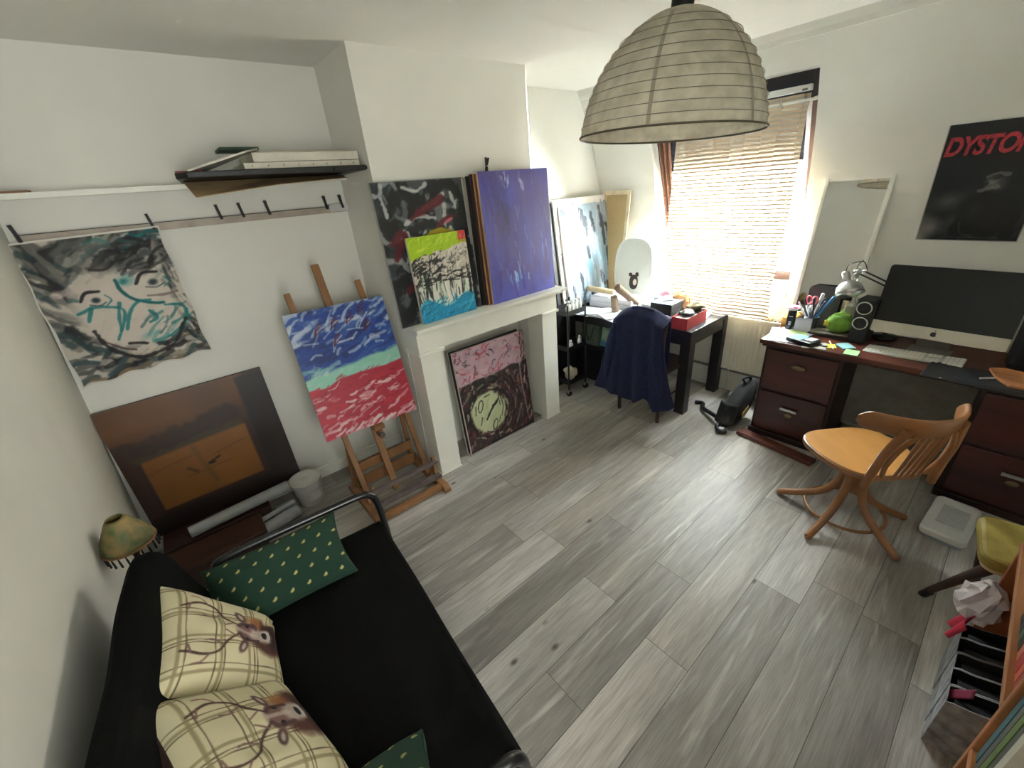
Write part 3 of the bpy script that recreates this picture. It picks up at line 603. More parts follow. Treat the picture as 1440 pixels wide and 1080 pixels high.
def art_drip():
    p = Pt(0.70, 0.93, 150, (146, 158, 168), 24)
    D = (44, 50, 58); Wt = (188, 196, 202); Cy = (96, 164, 188)
    p.blend(np.clip(1 - np.abs(p.V - 0.4) / 0.35, 0, 1) * (0.1 + 0.6 * p.noise(6, 3)) * np.clip(1.4 - 1.6 * np.abs(p.U - 0.5), 0, 1), Cy)
    p.dabs(110, (0, 1), (0, 1), (82, 100), (0.08, 0.3), (0.006, 0.018), [Wt, (160, 174, 184), (124, 164, 180), (176, 178, 192), (128, 136, 146)], 0.7, 0.15)
    for x, y, l in ((0.1, 0.80, 0.3), (0.16, 0.62, 0.2), (0.45, 0.86, 0.14), (0.5, 0.78, 0.16), (0.63, 0.85, 0.12), (0.66, 0.78, 0.1), (0.82, 0.86, 0.2), (0.86, 0.72, 0.3), (0.95, 0.74, 0.06), (0.28, 0.64, 0.1), (0.5, 0.52, 0.1), (0.92, 0.42, 0.2), (0.3, 0.24, 0.18), (0.74, 0.24, 0.1), (0.78, 0.2, 0.1), (0.86, 0.12, 0.08), (0.98, 0.1, 0.12), (0.5, 0.06, 0.04), (0.05, 0.9, 0.12), (0.12, 0.14, 0.12), (0.4, 0.9, 0.1)):
        p.stroke([(x, y + l / 2), (x + 0.012, y), (x + 0.02, y - l / 2)], 0.024, D, 0.92, 0.7)
    p.dabs(60, (0, 1), (0, 1), (82, 100), (0.06, 0.2), (0.003, 0.008), [Wt, (206, 212, 216), (166, 198, 210), (172, 160, 182)], 0.8, 0.2)
    p.ell(0.2, 0.1, 0.07, 0.06, (176, 150, 186), 0.6, 0.8)
    return p
def art_bw(w, h, seed, dark=(40, 40, 42), light=(218, 212, 204)):
    p = Pt(w, h, 90, light, seed)
    p.dabs(120, (0, 1), (0, 1), (20, 100), (0.04, 0.14), (0.006, 0.018), [dark, light, dark, (150, 144, 138), (230, 226, 220)], 0.85, 0.6)
    return p
def art_poster():
    p = Pt(0.425, 0.622, 150, (18, 21, 28), 28)
    n = p.noise(5, 6)
    p.blend(np.clip((0.52 - p.V) / 0.3, 0, 1) * np.clip(n * 1.5 - 0.25, 0, 1) * np.clip(1.1 - p.U * 1.0, 0.15, 1), (136, 132, 126))
    p.ell(0.22, 0.36, 0.22, 0.11, (98, 96, 94), 0.8, 0.9, 10); p.ell(0.12, 0.12, 0.18, 0.12, (140, 136, 130), 0.85, 0.9, 20); p.ell(0.85, 0.22, 0.16, 0.14, (96, 94, 92), 0.8, 0.8); p.ell(0.85, 0.07, 0.16, 0.07, (110, 108, 104), 0.7, 0.8)
    # anonymous dark figure in profile, head bowed
    p.ell(0.60, 0.22, 0.30, 0.26, (20, 22, 26), 1.0, 0.25); p.stroke([(0.62, 0.42), (0.55, 0.30), (0.42, 0.12), (0.36, 0.0)], 0.05, (18, 20, 24), 1.0, 0.3); p.stroke([(0.68, 0.44), (0.85, 0.30), (0.86, 0.05)], 0.04, (20, 22, 26), 1.0, 0.3)
    p.ell(0.62, 0.50, 0.115, 0.09, (60, 60, 62), 1.0, 0.5, 20); p.ell(0.57, 0.51, 0.085, 0.062, (124, 122, 118), 0.9, 0.8, 25); p.ell(0.60, 0.545, 0.06, 0.014, (34, 34, 36), 0.9, 0.6, 15); p.stroke([(0.52, 0.56), (0.60, 0.585), (0.70, 0.57)], 0.010, (120, 118, 114), 0.7, 0.8)
    p.stroke([(0.48, 0.44), (0.55, 0.46), (0.63, 0.475)], 0.014, (128, 126, 122), 0.7, 0.8); p.stroke([(0.46, 0.49), (0.53, 0.505)], 0.010, (24, 24, 26), 0.9); p.ell(0.50, 0.28, 0.09, 0.10, (52, 50, 50), 0.6, 0.9); p.stroke([(0.40, 0.16), (0.44, 0.07), (0.56, 0.05)], 0.006, (72, 70, 70), 0.6, 0.9)
    for k in range(22): p.stroke([(0.32 + k * 0.022, 0.035), (0.338 + k * 0.022, 0.034)], 0.0018, (120, 118, 116), 0.7, 0.2)
    p.dabs(14, (0.5, 0.85), (0.955, 0.975), (-2, 2), (0.01, 0.02), (0.001, 0.002), [(92, 32, 40)], 0.6)
    e = np.minimum(np.minimum(p.U, 1 - p.U) * p.w, p.V * p.h); p.blend((e < 0.0035) * 0.9, (196, 192, 182))
    return p
# ------------------------------------------------------------------ wall shelf, clip rail and what is on them
sh = thing('wall_shelf', 'long white wall shelf high in the alcove over the clip rail', 'shelf', (0, 2.97, 1.998))
b = B(); b.box(-0.47, 1.068, -0.115, -0.001, 0.012, 0.03); b.build('board', M['trimw'], sh, bev=0.002)
b = B(); b.box(-0.47, 1.068, -0.119, -0.113, 0.008, 0.032); b.build('front_lip', M['trimw'], sh)
b = B(); b.box(-0.46, -0.33, -0.10, -0.03, 0, 0.012); o = b.build('wood_strip', mat('raw_brown_strip', (140, 104, 78), 0.7), None, bev=0.002, loc=(0, 2.97, 2.0285)); tag(o, 'flat brown strip of wood at the far left end of the wall shelf', 'wood strip')
def slab(name, label, cat, x0, x1, y0, y1, z0, z1, m, rz=0.0, tilt=0.0, bev=0.002, group=None):
    b = B(); w, d = (x1 - x0) / 2, (y1 - y0) / 2; b.box(-w, w, -d, d, 0, z1 - z0)
    o = b.build(name, m, None, bev=bev, loc=((x0 + x1) / 2, (y0 + y1) / 2, z0), rot=(tilt, 0, rz)); return tag(o, label, cat, group)
b = B(); b.add([(0.23, 2.52, 1.955), (0.60, 2.56, 1.99), (0.98, 2.60, 2.006), (1.0, 2.92, 2.0295), (0.6, 2.92, 2.0295), (0.25, 2.92, 2.0295), (0.22, 2.72, 2.0295), (0.6, 2.745, 2.0295), (1.0, 2.745, 2.0295)],
                [(0, 1, 7, 6), (1, 2, 8, 7), (6, 7, 4, 5), (7, 8, 3, 4)])
o = b.build('cardboard_sheet', M['card'], None, solid=0.003); tag(o, 'bent kraft cardboard sheet sagging under the black portfolio on the shelf', 'cardboard')
pf = thing('portfolio', 'flat black art portfolio lying on the shelf and sticking out past it', 'portfolio', (0.625, 2.70, 2.034))
b = B(); b.prism([(-0.44, -0.14), (-0.40, -0.20), (0.43, -0.22), (0.43, 0.18), (-0.40, 0.20)], 0, 0.026); b.build('cover', M['blk'], pf, bev=0.004)
b = B(); b.box(0.25, 0.43, -0.23, -0.205, 0.004, 0.02); b.build('zip_edge', M['blk'], pf)
b = B(); b.prism([(-0.435, -0.13), (-0.33, -0.16), (-0.33, -0.02), (-0.42, -0.02)], 0.026, 0.034); b.build('red_corner', mat('dull_red_card', (146, 62, 66), 0.7), pf)
def bare(name, label, x0, x1, y0, y1, z0, t, rz=0.0, tilt=0.0, dots=0, ry=0.0):
    """unpainted canvas lying flat, one folded edge towards the room"""
    w, d = x1 - x0, y1 - y0
    t_ = thing(name, label, 'canvas', ((x0 + x1) / 2, y0, z0), group='bare canvases on the wall shelf', rot=(tilt, ry, rz))
    b = B(); b.box(-w / 2, w / 2, 0, d, t - 0.004, t); b.box(-w / 2, w / 2, 0, 0.004, 0, t); b.box(-w / 2, -w / 2 + 0.004, 0, d, 0, t); b.box(w / 2 - 0.004, w / 2, 0, d, 0, t); b.box(-w / 2, w / 2, d - 0.004, d, 0, t)
    b.build('canvas', mat('primed_canvas', (220, 214, 198), 0.8, var=0.02, scale=40), t_, bev=0.002)
    if dots:
        for k in range(dots):
            b = B(); b.box(-w / 2 + (k + 0.5) * w / dots - 0.002, -w / 2 + (k + 0.5) * w / dots + 0.002, -0.002, 0.001, t / 2 - 0.003, t / 2 + 0.003)
            b.build('staple', mat('staple_rust', (60, 48, 42), 0.5, 0.4), t_)
    return t_
bare('bare_canvas', 'bare white canvas with a row of staples, lowest on the black portfolio', 0.47, 1.05, 2.55, 2.88, 2.062, 0.03, 0.0, 0, 8)
bare('bare_canvas', 'deep bare white canvas lying over the stapled one on the shelf', 0.52, 1.055, 2.56, 2.9, 2.094, 0.042, 0.0)
bare('bare_canvas', 'thin bare white canvas at the top of the pile on the shelf', 0.59, 1.05, 2.72, 2.95, 2.138, 0.022, 0.0, 0)
b = B(); b.add([(0.235, 2.50, 2.064), (0.50, 2.545, 2.140), (0.585, 2.70, 2.165), (0.30, 2.68, 2.066)], [(0, 1, 2, 3)]); o = b.build('white_board', mat('board_white', (214, 208, 194), 0.8), None, solid=0.008); tag(o, 'white board slanting down to the left end of the portfolio pile', 'board')
slab('green_folder', 'dark green folder edge showing at the top left of the shelf pile', 'folder', 0.42, 0.60, 2.74, 2.90, 2.166, 2.180, mat('green_card', (52, 80, 60), 0.6))

rail = thing('clip_rail', 'slim grey and white rail for clips below the wall shelf', 'rail', (0, 2.97, 1.835))
b = B(); b.box(-0.46, 1.068, -0.022, 0, -0.008, 0.028); b.build('rail_face', mat('rail_white', (172, 160, 146), 0.5), rail, bev=0.002)
b = B(); b.box(-0.46, 1.068, -0.024, -0.001, 0.028, 0.031); b.build('rail_lip', mat('rail_dark', (70, 62, 58), 0.5), rail)
b = B(); b.box(0.95, 1.068, -0.03, 0, -0.004, 0.04); b.build('end_bracket', M['greyp'], rail)
def clip(x, z, label, lean=0.12, y=2.938):
    c = thing('peg_clip', label, 'clip', (x, y, z), group='black peg clips', rot=(0, -lean, 0))
    b = B(); b.beam((0, -0.006, -0.035), (0.0, -0.001, 0.0), 0.013, 0.007, (0, 1, 0)); b.beam((0, -0.001, 0), (0.0, -0.010, 0.042), 0.013, 0.006, (0, 1, 0)); b.build('jaw', M['blk'], c)
    b = B(); b.beam((0, 0.004, -0.035), (0, 0.002, 0), 0.013, 0.006, (0, 1, 0)); b.beam((0, 0.002, 0), (0, 0.008, 0.042), 0.013, 0.006, (0, 1, 0)); b.build('jaw', M['blk'], c)
    b = B(); b.cyl((-0.009, 0.0, 0), (0.009, 0.0, 0), 0.004, 10); b.build('spring', M['steel'], c)
    return c
for x, s in ((-0.45, 'holding the left top corner of the face painting'), (0.035, 'holding the right top corner of the face painting'), (0.345, 'on the rail, first one right of the face painting'), (0.455, 'on the rail, second one right of the face painting'), (0.593, 'on the rail, third one right of the face painting'), (0.93, 'on the rail, the last but one towards the chimney'), (1.03, 'on the rail, the last one beside the chimney')):
    clip(x, 1.885 if x > 0.1 else 1.868, 'black peg clip ' + s)
# sheet of paper with a face, pegged up, bottom corner pulled to the left
def hang_face():
    p = art_face(); t_ = thing('face_painting', 'unframed paper painting of a face in black, white and teal pegged to the rail', 'painting', (-0.23, 2.93, 1.12))
    nx, ny = p.nx, p.ny; U, V = np.meshgrid(np.linspace(0, 1, nx), np.linspace(0, 1, ny))
    BL, BR, TL, TR = [np.array(q) for q in ((-0.29, 0, 0.0), (0.292, 0, 0.04), (-0.266, 0, 0.715), (0.286, 0, 0.73))]
    q = (1 - V)[..., None] * ((1 - U)[..., None] * BL + U[..., None] * BR) + V[..., None] * ((1 - U)[..., None] * TL + U[..., None] * TR)
    q[..., 1] += 0.006 * np.sin(U * 9) * (1 - V) - 0.012 * (1 - V) * np.cos(U * 5 + 1); q[..., 2] += 0.004 * np.sin(U * 23) * (1 - V) ** 6 * 2; q[..., 0] += 0.004 * np.sin(V * 19 + U)
    V_ = q.reshape(-1, 3); bk = V_.copy(); bk[:, 1] += 0.0008
    c = p.lin().reshape(-1, 3)
    rim = np.minimum(np.minimum(U, 1 - U), np.minimum(V, 1 - V)).reshape(-1) < 0.012; c[rim] = lin((218, 214, 204))
    F = np.concatenate([grid_faces(nx, ny), grid_faces(nx, ny, nx * ny)[:, ::-1]])
    color_mesh('paper_sheet', np.concatenate([V_, bk]), F, np.concatenate([c, np.repeat([lin((206, 200, 188))], nx * ny, 0)]), painted('paper_paint', 0.8), t_)
hang_face()

# ------------------------------------------------------------------ brown painting on a plank, chest, tubes, bucket
b = B(); b.box(-0.54, 0.02, 2.665, 2.95, 0, 0.155); o = b.build('wood_crate', M['brown_dk'], None, bev=0.004); tag(o, 'low dark wooden crate carrying the brown painting and the longest tube', 'crate')
canvas('brown_painting', 'large square dark brown and ochre painting leaning against the alcove wall', art_brown(), 0.03, (-0.146, 2.862, 0.157), 0.0, R(5.0), edge=(70, 48, 36), rough=0.42)
ch = thing('low_chest', 'low dark brown wooden chest between the sofa arm and the brown painting', 'chest', (-0.30, 2.49, 0))
b = B(); b.box(-0.25, 0.24, -0.105, 0.075, 0.03, 0.18); b.build('body', M['brown_dk'], ch, bev=0.004)
b = B(); b.box(-0.262, 0.255, -0.118, 0.088, 0.18, 0.20); b.build('lid', mat('dark_chest_lid', (66, 38, 30), 0.42, var=0.15, scale=6, stretch=(0.15, 1, 1)), ch, bev=0.004)
b = B(); b.box(-0.24, 0.23, -0.095, 0.065, 0, 0.03); b.build('plinth', M['brown_dk'], ch)
def tube_roll(label, p, q, r, m):
    v = Vector(q) - Vector(p); t_ = thing('poster_tube', label, 'tube', p, group='grey tubes on the floor by the brown painting')
    t_.rotation_euler = v.to_track_quat('Z', 'Y').to_euler(); L = v.length
    b = B(); b.lathe([(r, 0), (r, L)], 24); b.lathe([(r - 0.004, L), (r - 0.004, 0)], 24); b.lathe([(r, 0), (r - 0.004, 0)], 24); b.lathe([(r, L), (r - 0.004, L)], 24); b.build('tube_body', m, t_)
    for z in (0.012, L - 0.014):
        b = B(); b.cyl((0, 0, z), (0, 0, z + 0.002), r - 0.004, 20); b.build('end_cap', M['greyp'], t_)
G1 = mat('pale_grey_tube', (176, 180, 184), 0.4, var=0.05)
tube_roll('longest pale grey tube, lying in front of the brown painting', (-0.40, 2.705, 0.192), (0.155, 2.745, 0.192), 0.035, G1)
tube_roll('grey tube on the floor next to the bucket, behind the short fat tube', (0.04, 2.74, 0.036), (0.155, 2.75, 0.036), 0.034, G1)
tube_roll('short fat grey tube on the floor by the chest corner', (-0.10, 2.60, 0.042), (0.155, 2.655, 0.042), 0.040, G1)
tube_roll('thin grey tube lying between the longest and the short fat tube', (-0.06, 2.635, 0.099), (0.15, 2.69, 0.094), 0.016, G1)
bk = thing('bucket', 'white plastic paint bucket with a lid and wire handle on the floor', 'bucket', (0.262, 2.745, 0))
b = B(); b.lathe([(0.0, 0.0), (0.078, 0.0), (0.082, 0.004), (0.098, 0.175), (0.102, 0.178), (0.102, 0.19), (0.096, 0.19), (0.0, 0.186)], 36); b.build('tub', M['whitep'], bk)
b = B(); b.lathe([(0.0, 0.187), (0.09, 0.187), (0.092, 0.194), (0.104, 0.194), (0.104, 0.182), (0.101, 0.182)], 36); b.build('lid', mat('lid_offwhite', (212, 208, 198), 0.5), bk)
b = B(); b.tube([(0.104 * math.cos(a), 0.104 * math.sin(a), 0.175 - 0.06 * math.sin((a + 2.6) / 3.4 * PI)) for a in np.linspace(-2.6, 0.8, 16)], 0.0022, 6); b.build('handle', M['steel'], bk)
b = B(); b.add([(0.0905 * math.cos(a) * (1 + 0.04 * (z - 0.06) / 0.05), 0.0905 * math.sin(a) * (1 + 0.04 * (z - 0.06) / 0.05), z) for z in (0.05, 0.12) for a in np.linspace(-1.9, -0.9, 9)], [(i, i + 1, i + 10, i + 9) for i in range(8)], True); b.build('label_patch', mat('bucket_label', (206, 202, 196), 0.6), bk)

# ------------------------------------------------------------------ mosaic lamp behind the sofa corner
lp = thing('table_lamp', 'small lamp with a mottled green shade and black bead fringe by the left wall', 'lamp', (-0.482, 2.03, 0.022))
lp.scale = (0.92, 0.92, 1.0)
b = B(); b.lathe([(0.030, 0.80), (0.042, 0.785), (0.062, 0.752), (0.084, 0.715), (0.094, 0.685), (0.096, 0.668), (0.092, 0.668), (0.080, 0.715), (0.058, 0.752), (0.028, 0.795)], 40, closed=True)
b.build('lamp_shade', mat('mosaic_shade', (84, 104, 62), 0.5, rgb2=(160, 132, 84), scale=22, detail=4, bump=0.15), lp)
b = B(); b.tube([(0.096 * math.cos(a), 0.096 * math.sin(a), 0.668) for a in np.linspace(0, 2 * PI, 40, endpoint=False)], 0.004, 6, closed=True); b.build('shade_rim', mat('amber_rim', (148, 100, 62), 0.5), lp)
for k in range(22):
    a = 2 * PI * k / 22; x, y = 0.094 * math.cos(a), 0.094 * math.sin(a); b = B(); b.tube([(x, y, 0.667), (x, y, 0.645), (x, y, 0.620)], [0.002, 0.004, 0.0045], 6); b.build('bead', M['blk'], lp)
b = B(); b.lathe([(0.0, -0.022), (0.085, -0.022), (0.085, 0.015), (0.03, 0.03), (0.012, 0.05), (0.010, 0.60), (0.018, 0.62), (0.018, 0.67), (0.0, 0.67)], 28); b.build('stand', mat('bronze_stand', (58, 48, 40), 0.4, 0.6), lp)
b = B(); b.ball((0, 0, 0.70), 0.028, 0.028, 0.034); b.build('bulb', M['whitep'], lp)
# ------------------------------------------------------------------ sofa: black cotton seat and backrest on a black tube frame, turned a little off the wall
so = thing('sofa', 'black cotton sofa on a black tube frame against the left wall', 'sofa', (0.0, 1.135, 0), rz=R(-4.6))
L2 = 0.605                                               # half length; local x = depth (out into the room), y = along the sofa
def seat_fn(u, v):
    # u across the depth (rolled front edge), v along the length
    prof = [(-0.32, 0.43), (-0.18, 0.43), (0.0, 0.43), (0.2, 0.432), (0.31, 0.43), (0.358, 0.42), (0.375, 0.395), (0.377, 0.33), (0.373, 0.24)]
    k = u * (len(prof) - 1); i = min(int(k), len(prof) - 2); t = k - i
    x = prof[i][0] * (1 - t) + prof[i + 1][0] * t; z = prof[i][1] * (1 - t) + prof[i + 1][1] * t
    y = -L2 - 0.05 + (2 * L2 + 0.05) * v
    if i < 5: z += 0.004 * math.sin(y * 11 + x * 5) + 0.005 * math.sin(x * 17 - y * 6 + math.sin(y * 5) * 2) * (1 - abs(2 * v - 1) ** 4) - 0.02 * abs(2 * v - 1) ** 14
    else: x += 0.0015 * math.sin(y * 9)
    return (x, y, z)
b = B(); b.surf(seat_fn, 48, 70)
for e in (-L2 - 0.05, L2):                                       # closed ends
    b.add([(-0.32, e, 0.43), (0.352, e, 0.415), (0.372, e, 0.24), (-0.32, e, 0.24)], [(0, 1, 2, 3)])
b.build('seat_cover', M['blk_fab'], so)
def back_fn(u, v):
    prof = [(-0.265, 0.42), (-0.295, 0.55), (-0.328, 0.68), (-0.350, 0.775), (-0.368, 0.815), (-0.39, 0.836), (-0.43, 0.835), (-0.458, 0.80), (-0.477, 0.73), (-0.482, 0.57), (-0.475, 0.3)]
    k = u * (len(prof) - 1); i = min(int(k), len(prof) - 2); t = k - i; t = t * t * (3 - 2 * t) * 0.4 + t * 0.6
    x = prof[i][0] * (1 - t) + prof[i + 1][0] * t; z = prof[i][1] * (1 - t) + prof[i + 1][1] * t
    s = 2 * v - 1; rnd = max(0.0, (abs(s) - 0.86) / 0.14)
    y = -L2 - 0.05 + (2 * L2 + 0.02) * v
    q = 1 - 0.16 * rnd ** 2.2
    z = 0.3 + (z - 0.3) * q; x = -0.36 + (x + 0.36) * (1 - 0.55 * rnd ** 3)
    x += 0.004 * math.sin(y * 13 + z * 9) - 0.03
    return (x, y, z)
b = B(); b.surf(back_fn, 44, 60)
for e in (0, 1):
    b.add([back_fn(u / 20, e) for u in range(21)], [tuple(range(21)) if e else tuple(reversed(range(21)))])
b.build('backrest', M['blk_fab'], so)
for s in (-1, 1):
    b = B(); y = 0.60 if s > 0 else -0.655
    path = bez([(-0.30, y, 0.20), (-0.30, y, 0.50), (-0.292, y, 0.575), (-0.26, y, 0.605), (-0.1, y, 0.612), (0.15, y, 0.612), (0.30, y, 0.610), (0.345, y, 0.595), (0.372, y, 0.545), (0.382, y, 0.40), (0.382, y, 0.02)], 6)
    path = [Vector((p.x * (1.0 if s > 0 else 0.9), p.y, p.z)) for p in path]; b.tube(path, 0.0165, 14); b.build('arm_tube', M['blk_metal'], so)
for s in (-1, 1):
    b = B(); b.tube([(-0.30, s * 0.60, 0.30), (-0.42, s * 0.60, 0.02)], 0.0165, 12); b.build('leg', M['blk_metal'], so)
b = B(); b.tube([(0.35, -0.60, 0.23), (0.35, 0.60, 0.23)], 0.014, 10); b.build('front_rail', M['blk_metal'], so)
b = B(); b.tube([(-0.30, -0.60, 0.28), (-0.30, 0.60, 0.28)], 0.014, 10); b.build('rear_rail', M['blk_metal'], so)

# ------------------------------------------------------------------ cushions
def cushion(name, label, p, w, h, t, M4, back, group, crease=0.0, seed=0, taper=(1.0, 1.0)):
    """pillow with painted face: local x width, z height, faces -y"""
    GUS = 0.034 if t > 0.115 else 0.006
    nx, ny = p.nx, p.ny; U, V = np.meshgrid(np.linspace(-1, 1, nx), np.linspace(-1, 1, ny))
    pin = 0.075
    X = w / 2 * U * (1 - pin * (1 - V ** 2)); Z = h / 2 * V * (1 - pin * (1 - U ** 2))
    lo = (1 - V) / 2; X = X * np.where(U > 0, 1 - lo * (1 - taper[1]), 1 - lo * (1 - taper[0]))
    th = t / 2 * np.clip((1 - U ** 4) * (1 - V ** 4), 0, 1) ** 0.55
    n = vnoise(nx, ny, 6, 6, 50 + seed) - 0.5; wr = 0.018 * n * (1 - U ** 2) * (1 - V ** 2)
    if crease: wr = wr - crease * np.exp(-((U * 0.6 + V + 0.42) / 0.10) ** 2) * np.clip((U + 0.2), 0, 1) * (1 - U ** 2)
    root = thing(name, label, 'cushion', (0, 0, 0), group=group); root.matrix_world = M4
    Vf = np.stack([X, -th - wr, Z + h / 2], -1).reshape(-1, 3); Vb = np.stack([X, th + GUS, Z + h / 2], -1).reshape(-1, 3)
    c = p.lin().reshape(-1, 3)
    color_mesh('printed_face', Vf, grid_faces(nx, ny), c, painted('fabric_print', 0.92), root)
    b = B(); k = 3; me = Vb.reshape(ny, nx, 3)[::k, ::k]; yy, xx = me.shape[:2]
    b.add([tuple(q) for q in me.reshape(-1, 3)], [tuple(int(i) for i in f[::-1]) for f in grid_faces(xx, yy)], True); b.build('back_panel', back, root)
    ring = [Vf.reshape(ny, nx, 3)[0, i] for i in range(0, nx, 6)] + [Vf.reshape(ny, nx, 3)[j, -1] for j in range(0, ny, 6)] + [Vf.reshape(ny, nx, 3)[-1, i] for i in range(nx - 1, -1, -6)] + [Vf.reshape(ny, nx, 3)[j, 0] for j in range(ny - 1, -1, -6)]
    b = B(); n_ = len(ring); b.add([tuple(q) for q in ring] + [(q[0], q[1] + GUS, q[2]) for q in ring], [(i, (i + 1) % n_, n_ + (i + 1) % n_, n_ + i) for i in range(n_)], True); b.build('gusset', back, root)
    b = B(); b.tube([tuple(q) for q in ring], 0.003, 6, closed=True); b.build('piping', back, root)
    return root
def art_stag(seed, flip=False):
    p = Pt(0.42, 0.42, 150, (212, 203, 168), seed)
    D = (92, 78, 58); Lb = (150, 138, 104)
    for q in (0.10, 0.15, 0.33, 0.355, 0.40, 0.62, 0.645, 0.69, 0.90, 0.93):
        wd = 0.0062 if q in (0.10, 0.40, 0.645, 0.93) else 0.0027
        p.stroke([(q, -0.05), (q + 0.012, 0.5), (q, 1.05)], wd, D if wd < 0.004 else Lb, 0.85, 0.1)
    for q in (0.06, 0.12, 0.30, 0.325, 0.37, 0.58, 0.605, 0.65, 0.86, 0.90):
        wd = 0.0062 if q in (0.12, 0.37, 0.605, 0.90) else 0.0027
        p.stroke([(-0.05, q), (0.5, q + 0.012), (1.05, q)], wd, D if wd < 0.004 else Lb, 0.85, 0.1)
    A = (72, 46, 42); P_ = (126, 92, 92)
    # stag's antlers, ears, head, muzzle and neck ruff
    for s in (-1, 1):
        X = lambda x: 0.5 + s * x
        p.stroke([(X(0.05), 0.46), (X(0.13), 0.56), (X(0.24), 0.64), (X(0.27), 0.76), (X(0.22), 0.90)], 0.0055, A, 0.9, 0.3)
        for a in ([(X(0.17), 0.60), (X(0.13), 0.68), (X(0.14), 0.74)], [(X(0.26), 0.70), (X(0.33), 0.76), (X(0.34), 0.82)], [(X(0.25), 0.84), (X(0.18), 0.86)], [(X(0.08), 0.50), (X(0.03), 0.58)]): p.stroke(a, 0.004, P_, 0.9, 0.3)
        p.ell(X(0.175), 0.43, 0.095, 0.042, (96, 70, 68), 1.0, 0.3, s * 25); p.ell(X(0.18), 0.43, 0.055, 0.020, (196, 178, 164), 0.9, 0.5, s * 25)
    p.ell(0.5, 0.18, 0.26, 0.21, (84, 48, 40), 0.97, 0.25); p.ell(0.64, 0.30, 0.10, 0.11, (166, 108, 64), 0.8, 0.6); p.ell(0.5, 0.10, 0.2, 0.12, (54, 28, 30), 0.9, 0.6)
    p.ell(0.5, 0.36, 0.135, 0.15, (122, 92, 88), 1.0, 0.3); p.ell(0.5, 0.24, 0.115, 0.12, (182, 168, 158), 1.0, 0.4); p.ell(0.5, 0.18, 0.09, 0.07, (206, 196, 186), 1.0, 0.4)
    p.ell(0.5, 0.205, 0.052, 0.032, (20, 16, 18), 1.0, 0.3); p.stroke([(0.45, 0.14), (0.5, 0.13), (0.55, 0.14)], 0.004, (60, 40, 42), 0.9)
    for s in (-1, 1): p.ell(0.5 + s * 0.078, 0.375, 0.026, 0.026, (18, 12, 14), 1.0, 0.3); p.stroke([(0.5 + s * 0.05, 0.46), (0.5 + s * 0.09, 0.41), (0.5 + s * 0.085, 0.28)], 0.010, (74, 48, 50), 0.8, 0.4)
    p.stroke([(0.5, 0.47), (0.5, 0.28)], 0.011, (206, 192, 180), 0.6, 0.3)
    return p
def art_dots(seed):
    p = Pt(0.50, 0.34, 170, (28, 58, 44), seed)
    p.blend(p.noise(4, 3) * 0.35, (34, 70, 52))
    for j in range(5):
        for i in range(8):
            x, y = (i + 0.3 + 0.5 * (j % 2)) / 8, (j + 0.5) / 5
            p.ell(x, y, 0.021, 0.019, (196, 178, 108), 1.0, 0.4, 25); p.ell(x + 0.008, y + 0.022, 0.010, 0.012, (212, 202, 150), 0.9, 0.5)
    return p
def frame_m(bc, right, up):
    r = Vector(right).normalized(); u = Vector(up); u = (u - r * u.dot(r)).normalized(); n = u.cross(r)   # local y = back
    return Matrix(((r.x, n.x, u.x, bc[0]), (r.y, n.y, u.y, bc[1]), (r.z, n.z, u.z, bc[2]), (0, 0, 0, 1)))
BKP = mat('dark_brown_velour', (58, 36, 30), 0.9, var=0.15, scale=50); BKG = mat('green_cloth', (30, 60, 46), 0.9, var=0.1, scale=50)
cushion('throw_cushion', 'cream plaid stag cushion next to the green pillow by the far sofa arm', art_stag(41), 0.42, 0.41, 0.12, frame_m((-0.145, 1.315, 0.447), (0.10, 1, 0.04), (-0.21, 0.02, 0.29)), BKP, 'plaid cushions printed with a stag head', 0.03, 1, (0.86, 0.66))
cushion('throw_cushion', 'cream plaid stag cushion at the near end of the sofa back, nearest the camera', art_stag(43), 0.42, 0.41, 0.12, frame_m((-0.118, 0.992, 0.447), (-0.24, 1, 0.05), (-0.235, -0.11, 0.29)), BKP, 'plaid cushions printed with a stag head', 0.0, 2)
cushion('bolster_pillow', 'dark green pillow with gold specks leaning on the far sofa arm', art_dots(45), 0.52, 0.30, 0.11, frame_m((-0.055, 1.47, 0.455), (1, -0.08, 0.0), (0.05, 0.80, 0.40)), BKG, 'dark green pillows with gold specks', 0.0, 3)
cushion('bolster_pillow', 'dark green pillow with gold specks at the near sofa arm, cut by the photo edge', art_dots(46), 0.52, 0.34, 0.12, frame_m((-0.13, 0.775, 0.455), (-1, 0.12, 0.0), (0.02, -0.75, 0.40)), BKG, 'dark green pillows with gold specks', 0.0, 4)

# ------------------------------------------------------------------ easel with the sea painting
es = thing('easel', 'tall oiled beech studio easel standing in the alcove, holding a painting', 'easel', (0.765, 2.10, 0))
W = M['easel_wood']
lean = R(16.2); dy = lambda z: z * math.tan(lean)
for x in (-0.245, 0.235):
    b = B(); b.add([(x - 0.024, 0, 0), (x + 0.024, 0, 0), (x + 0.024, 0.56, 0), (x - 0.024, 0.56, 0), (x - 0.024, 0.0, 0.03), (x + 0.024, 0.0, 0.03), (x + 0.024, 0.04, 0.052), (x - 0.024, 0.04, 0.052), (x + 0.024, 0.52, 0.052), (x - 0.024, 0.52, 0.052), (x + 0.024, 0.56, 0.03), (x - 0.024, 0.56, 0.03)],
                    [(0, 3, 2, 1), (0, 1, 5, 4), (4, 5, 6, 7), (7, 6, 8, 9), (9, 8, 10, 11), (2, 3, 11, 10), (0, 4, 7, 9, 11, 3), (1, 2, 10, 8, 6, 5)]); b.build('runner', W, es, bev=0.004)
b = B(); b.box(-0.221, 0.211, 0.045, 0.085, 0.008, 0.05); b.build('front_crossbar', W, es, bev=0.003)
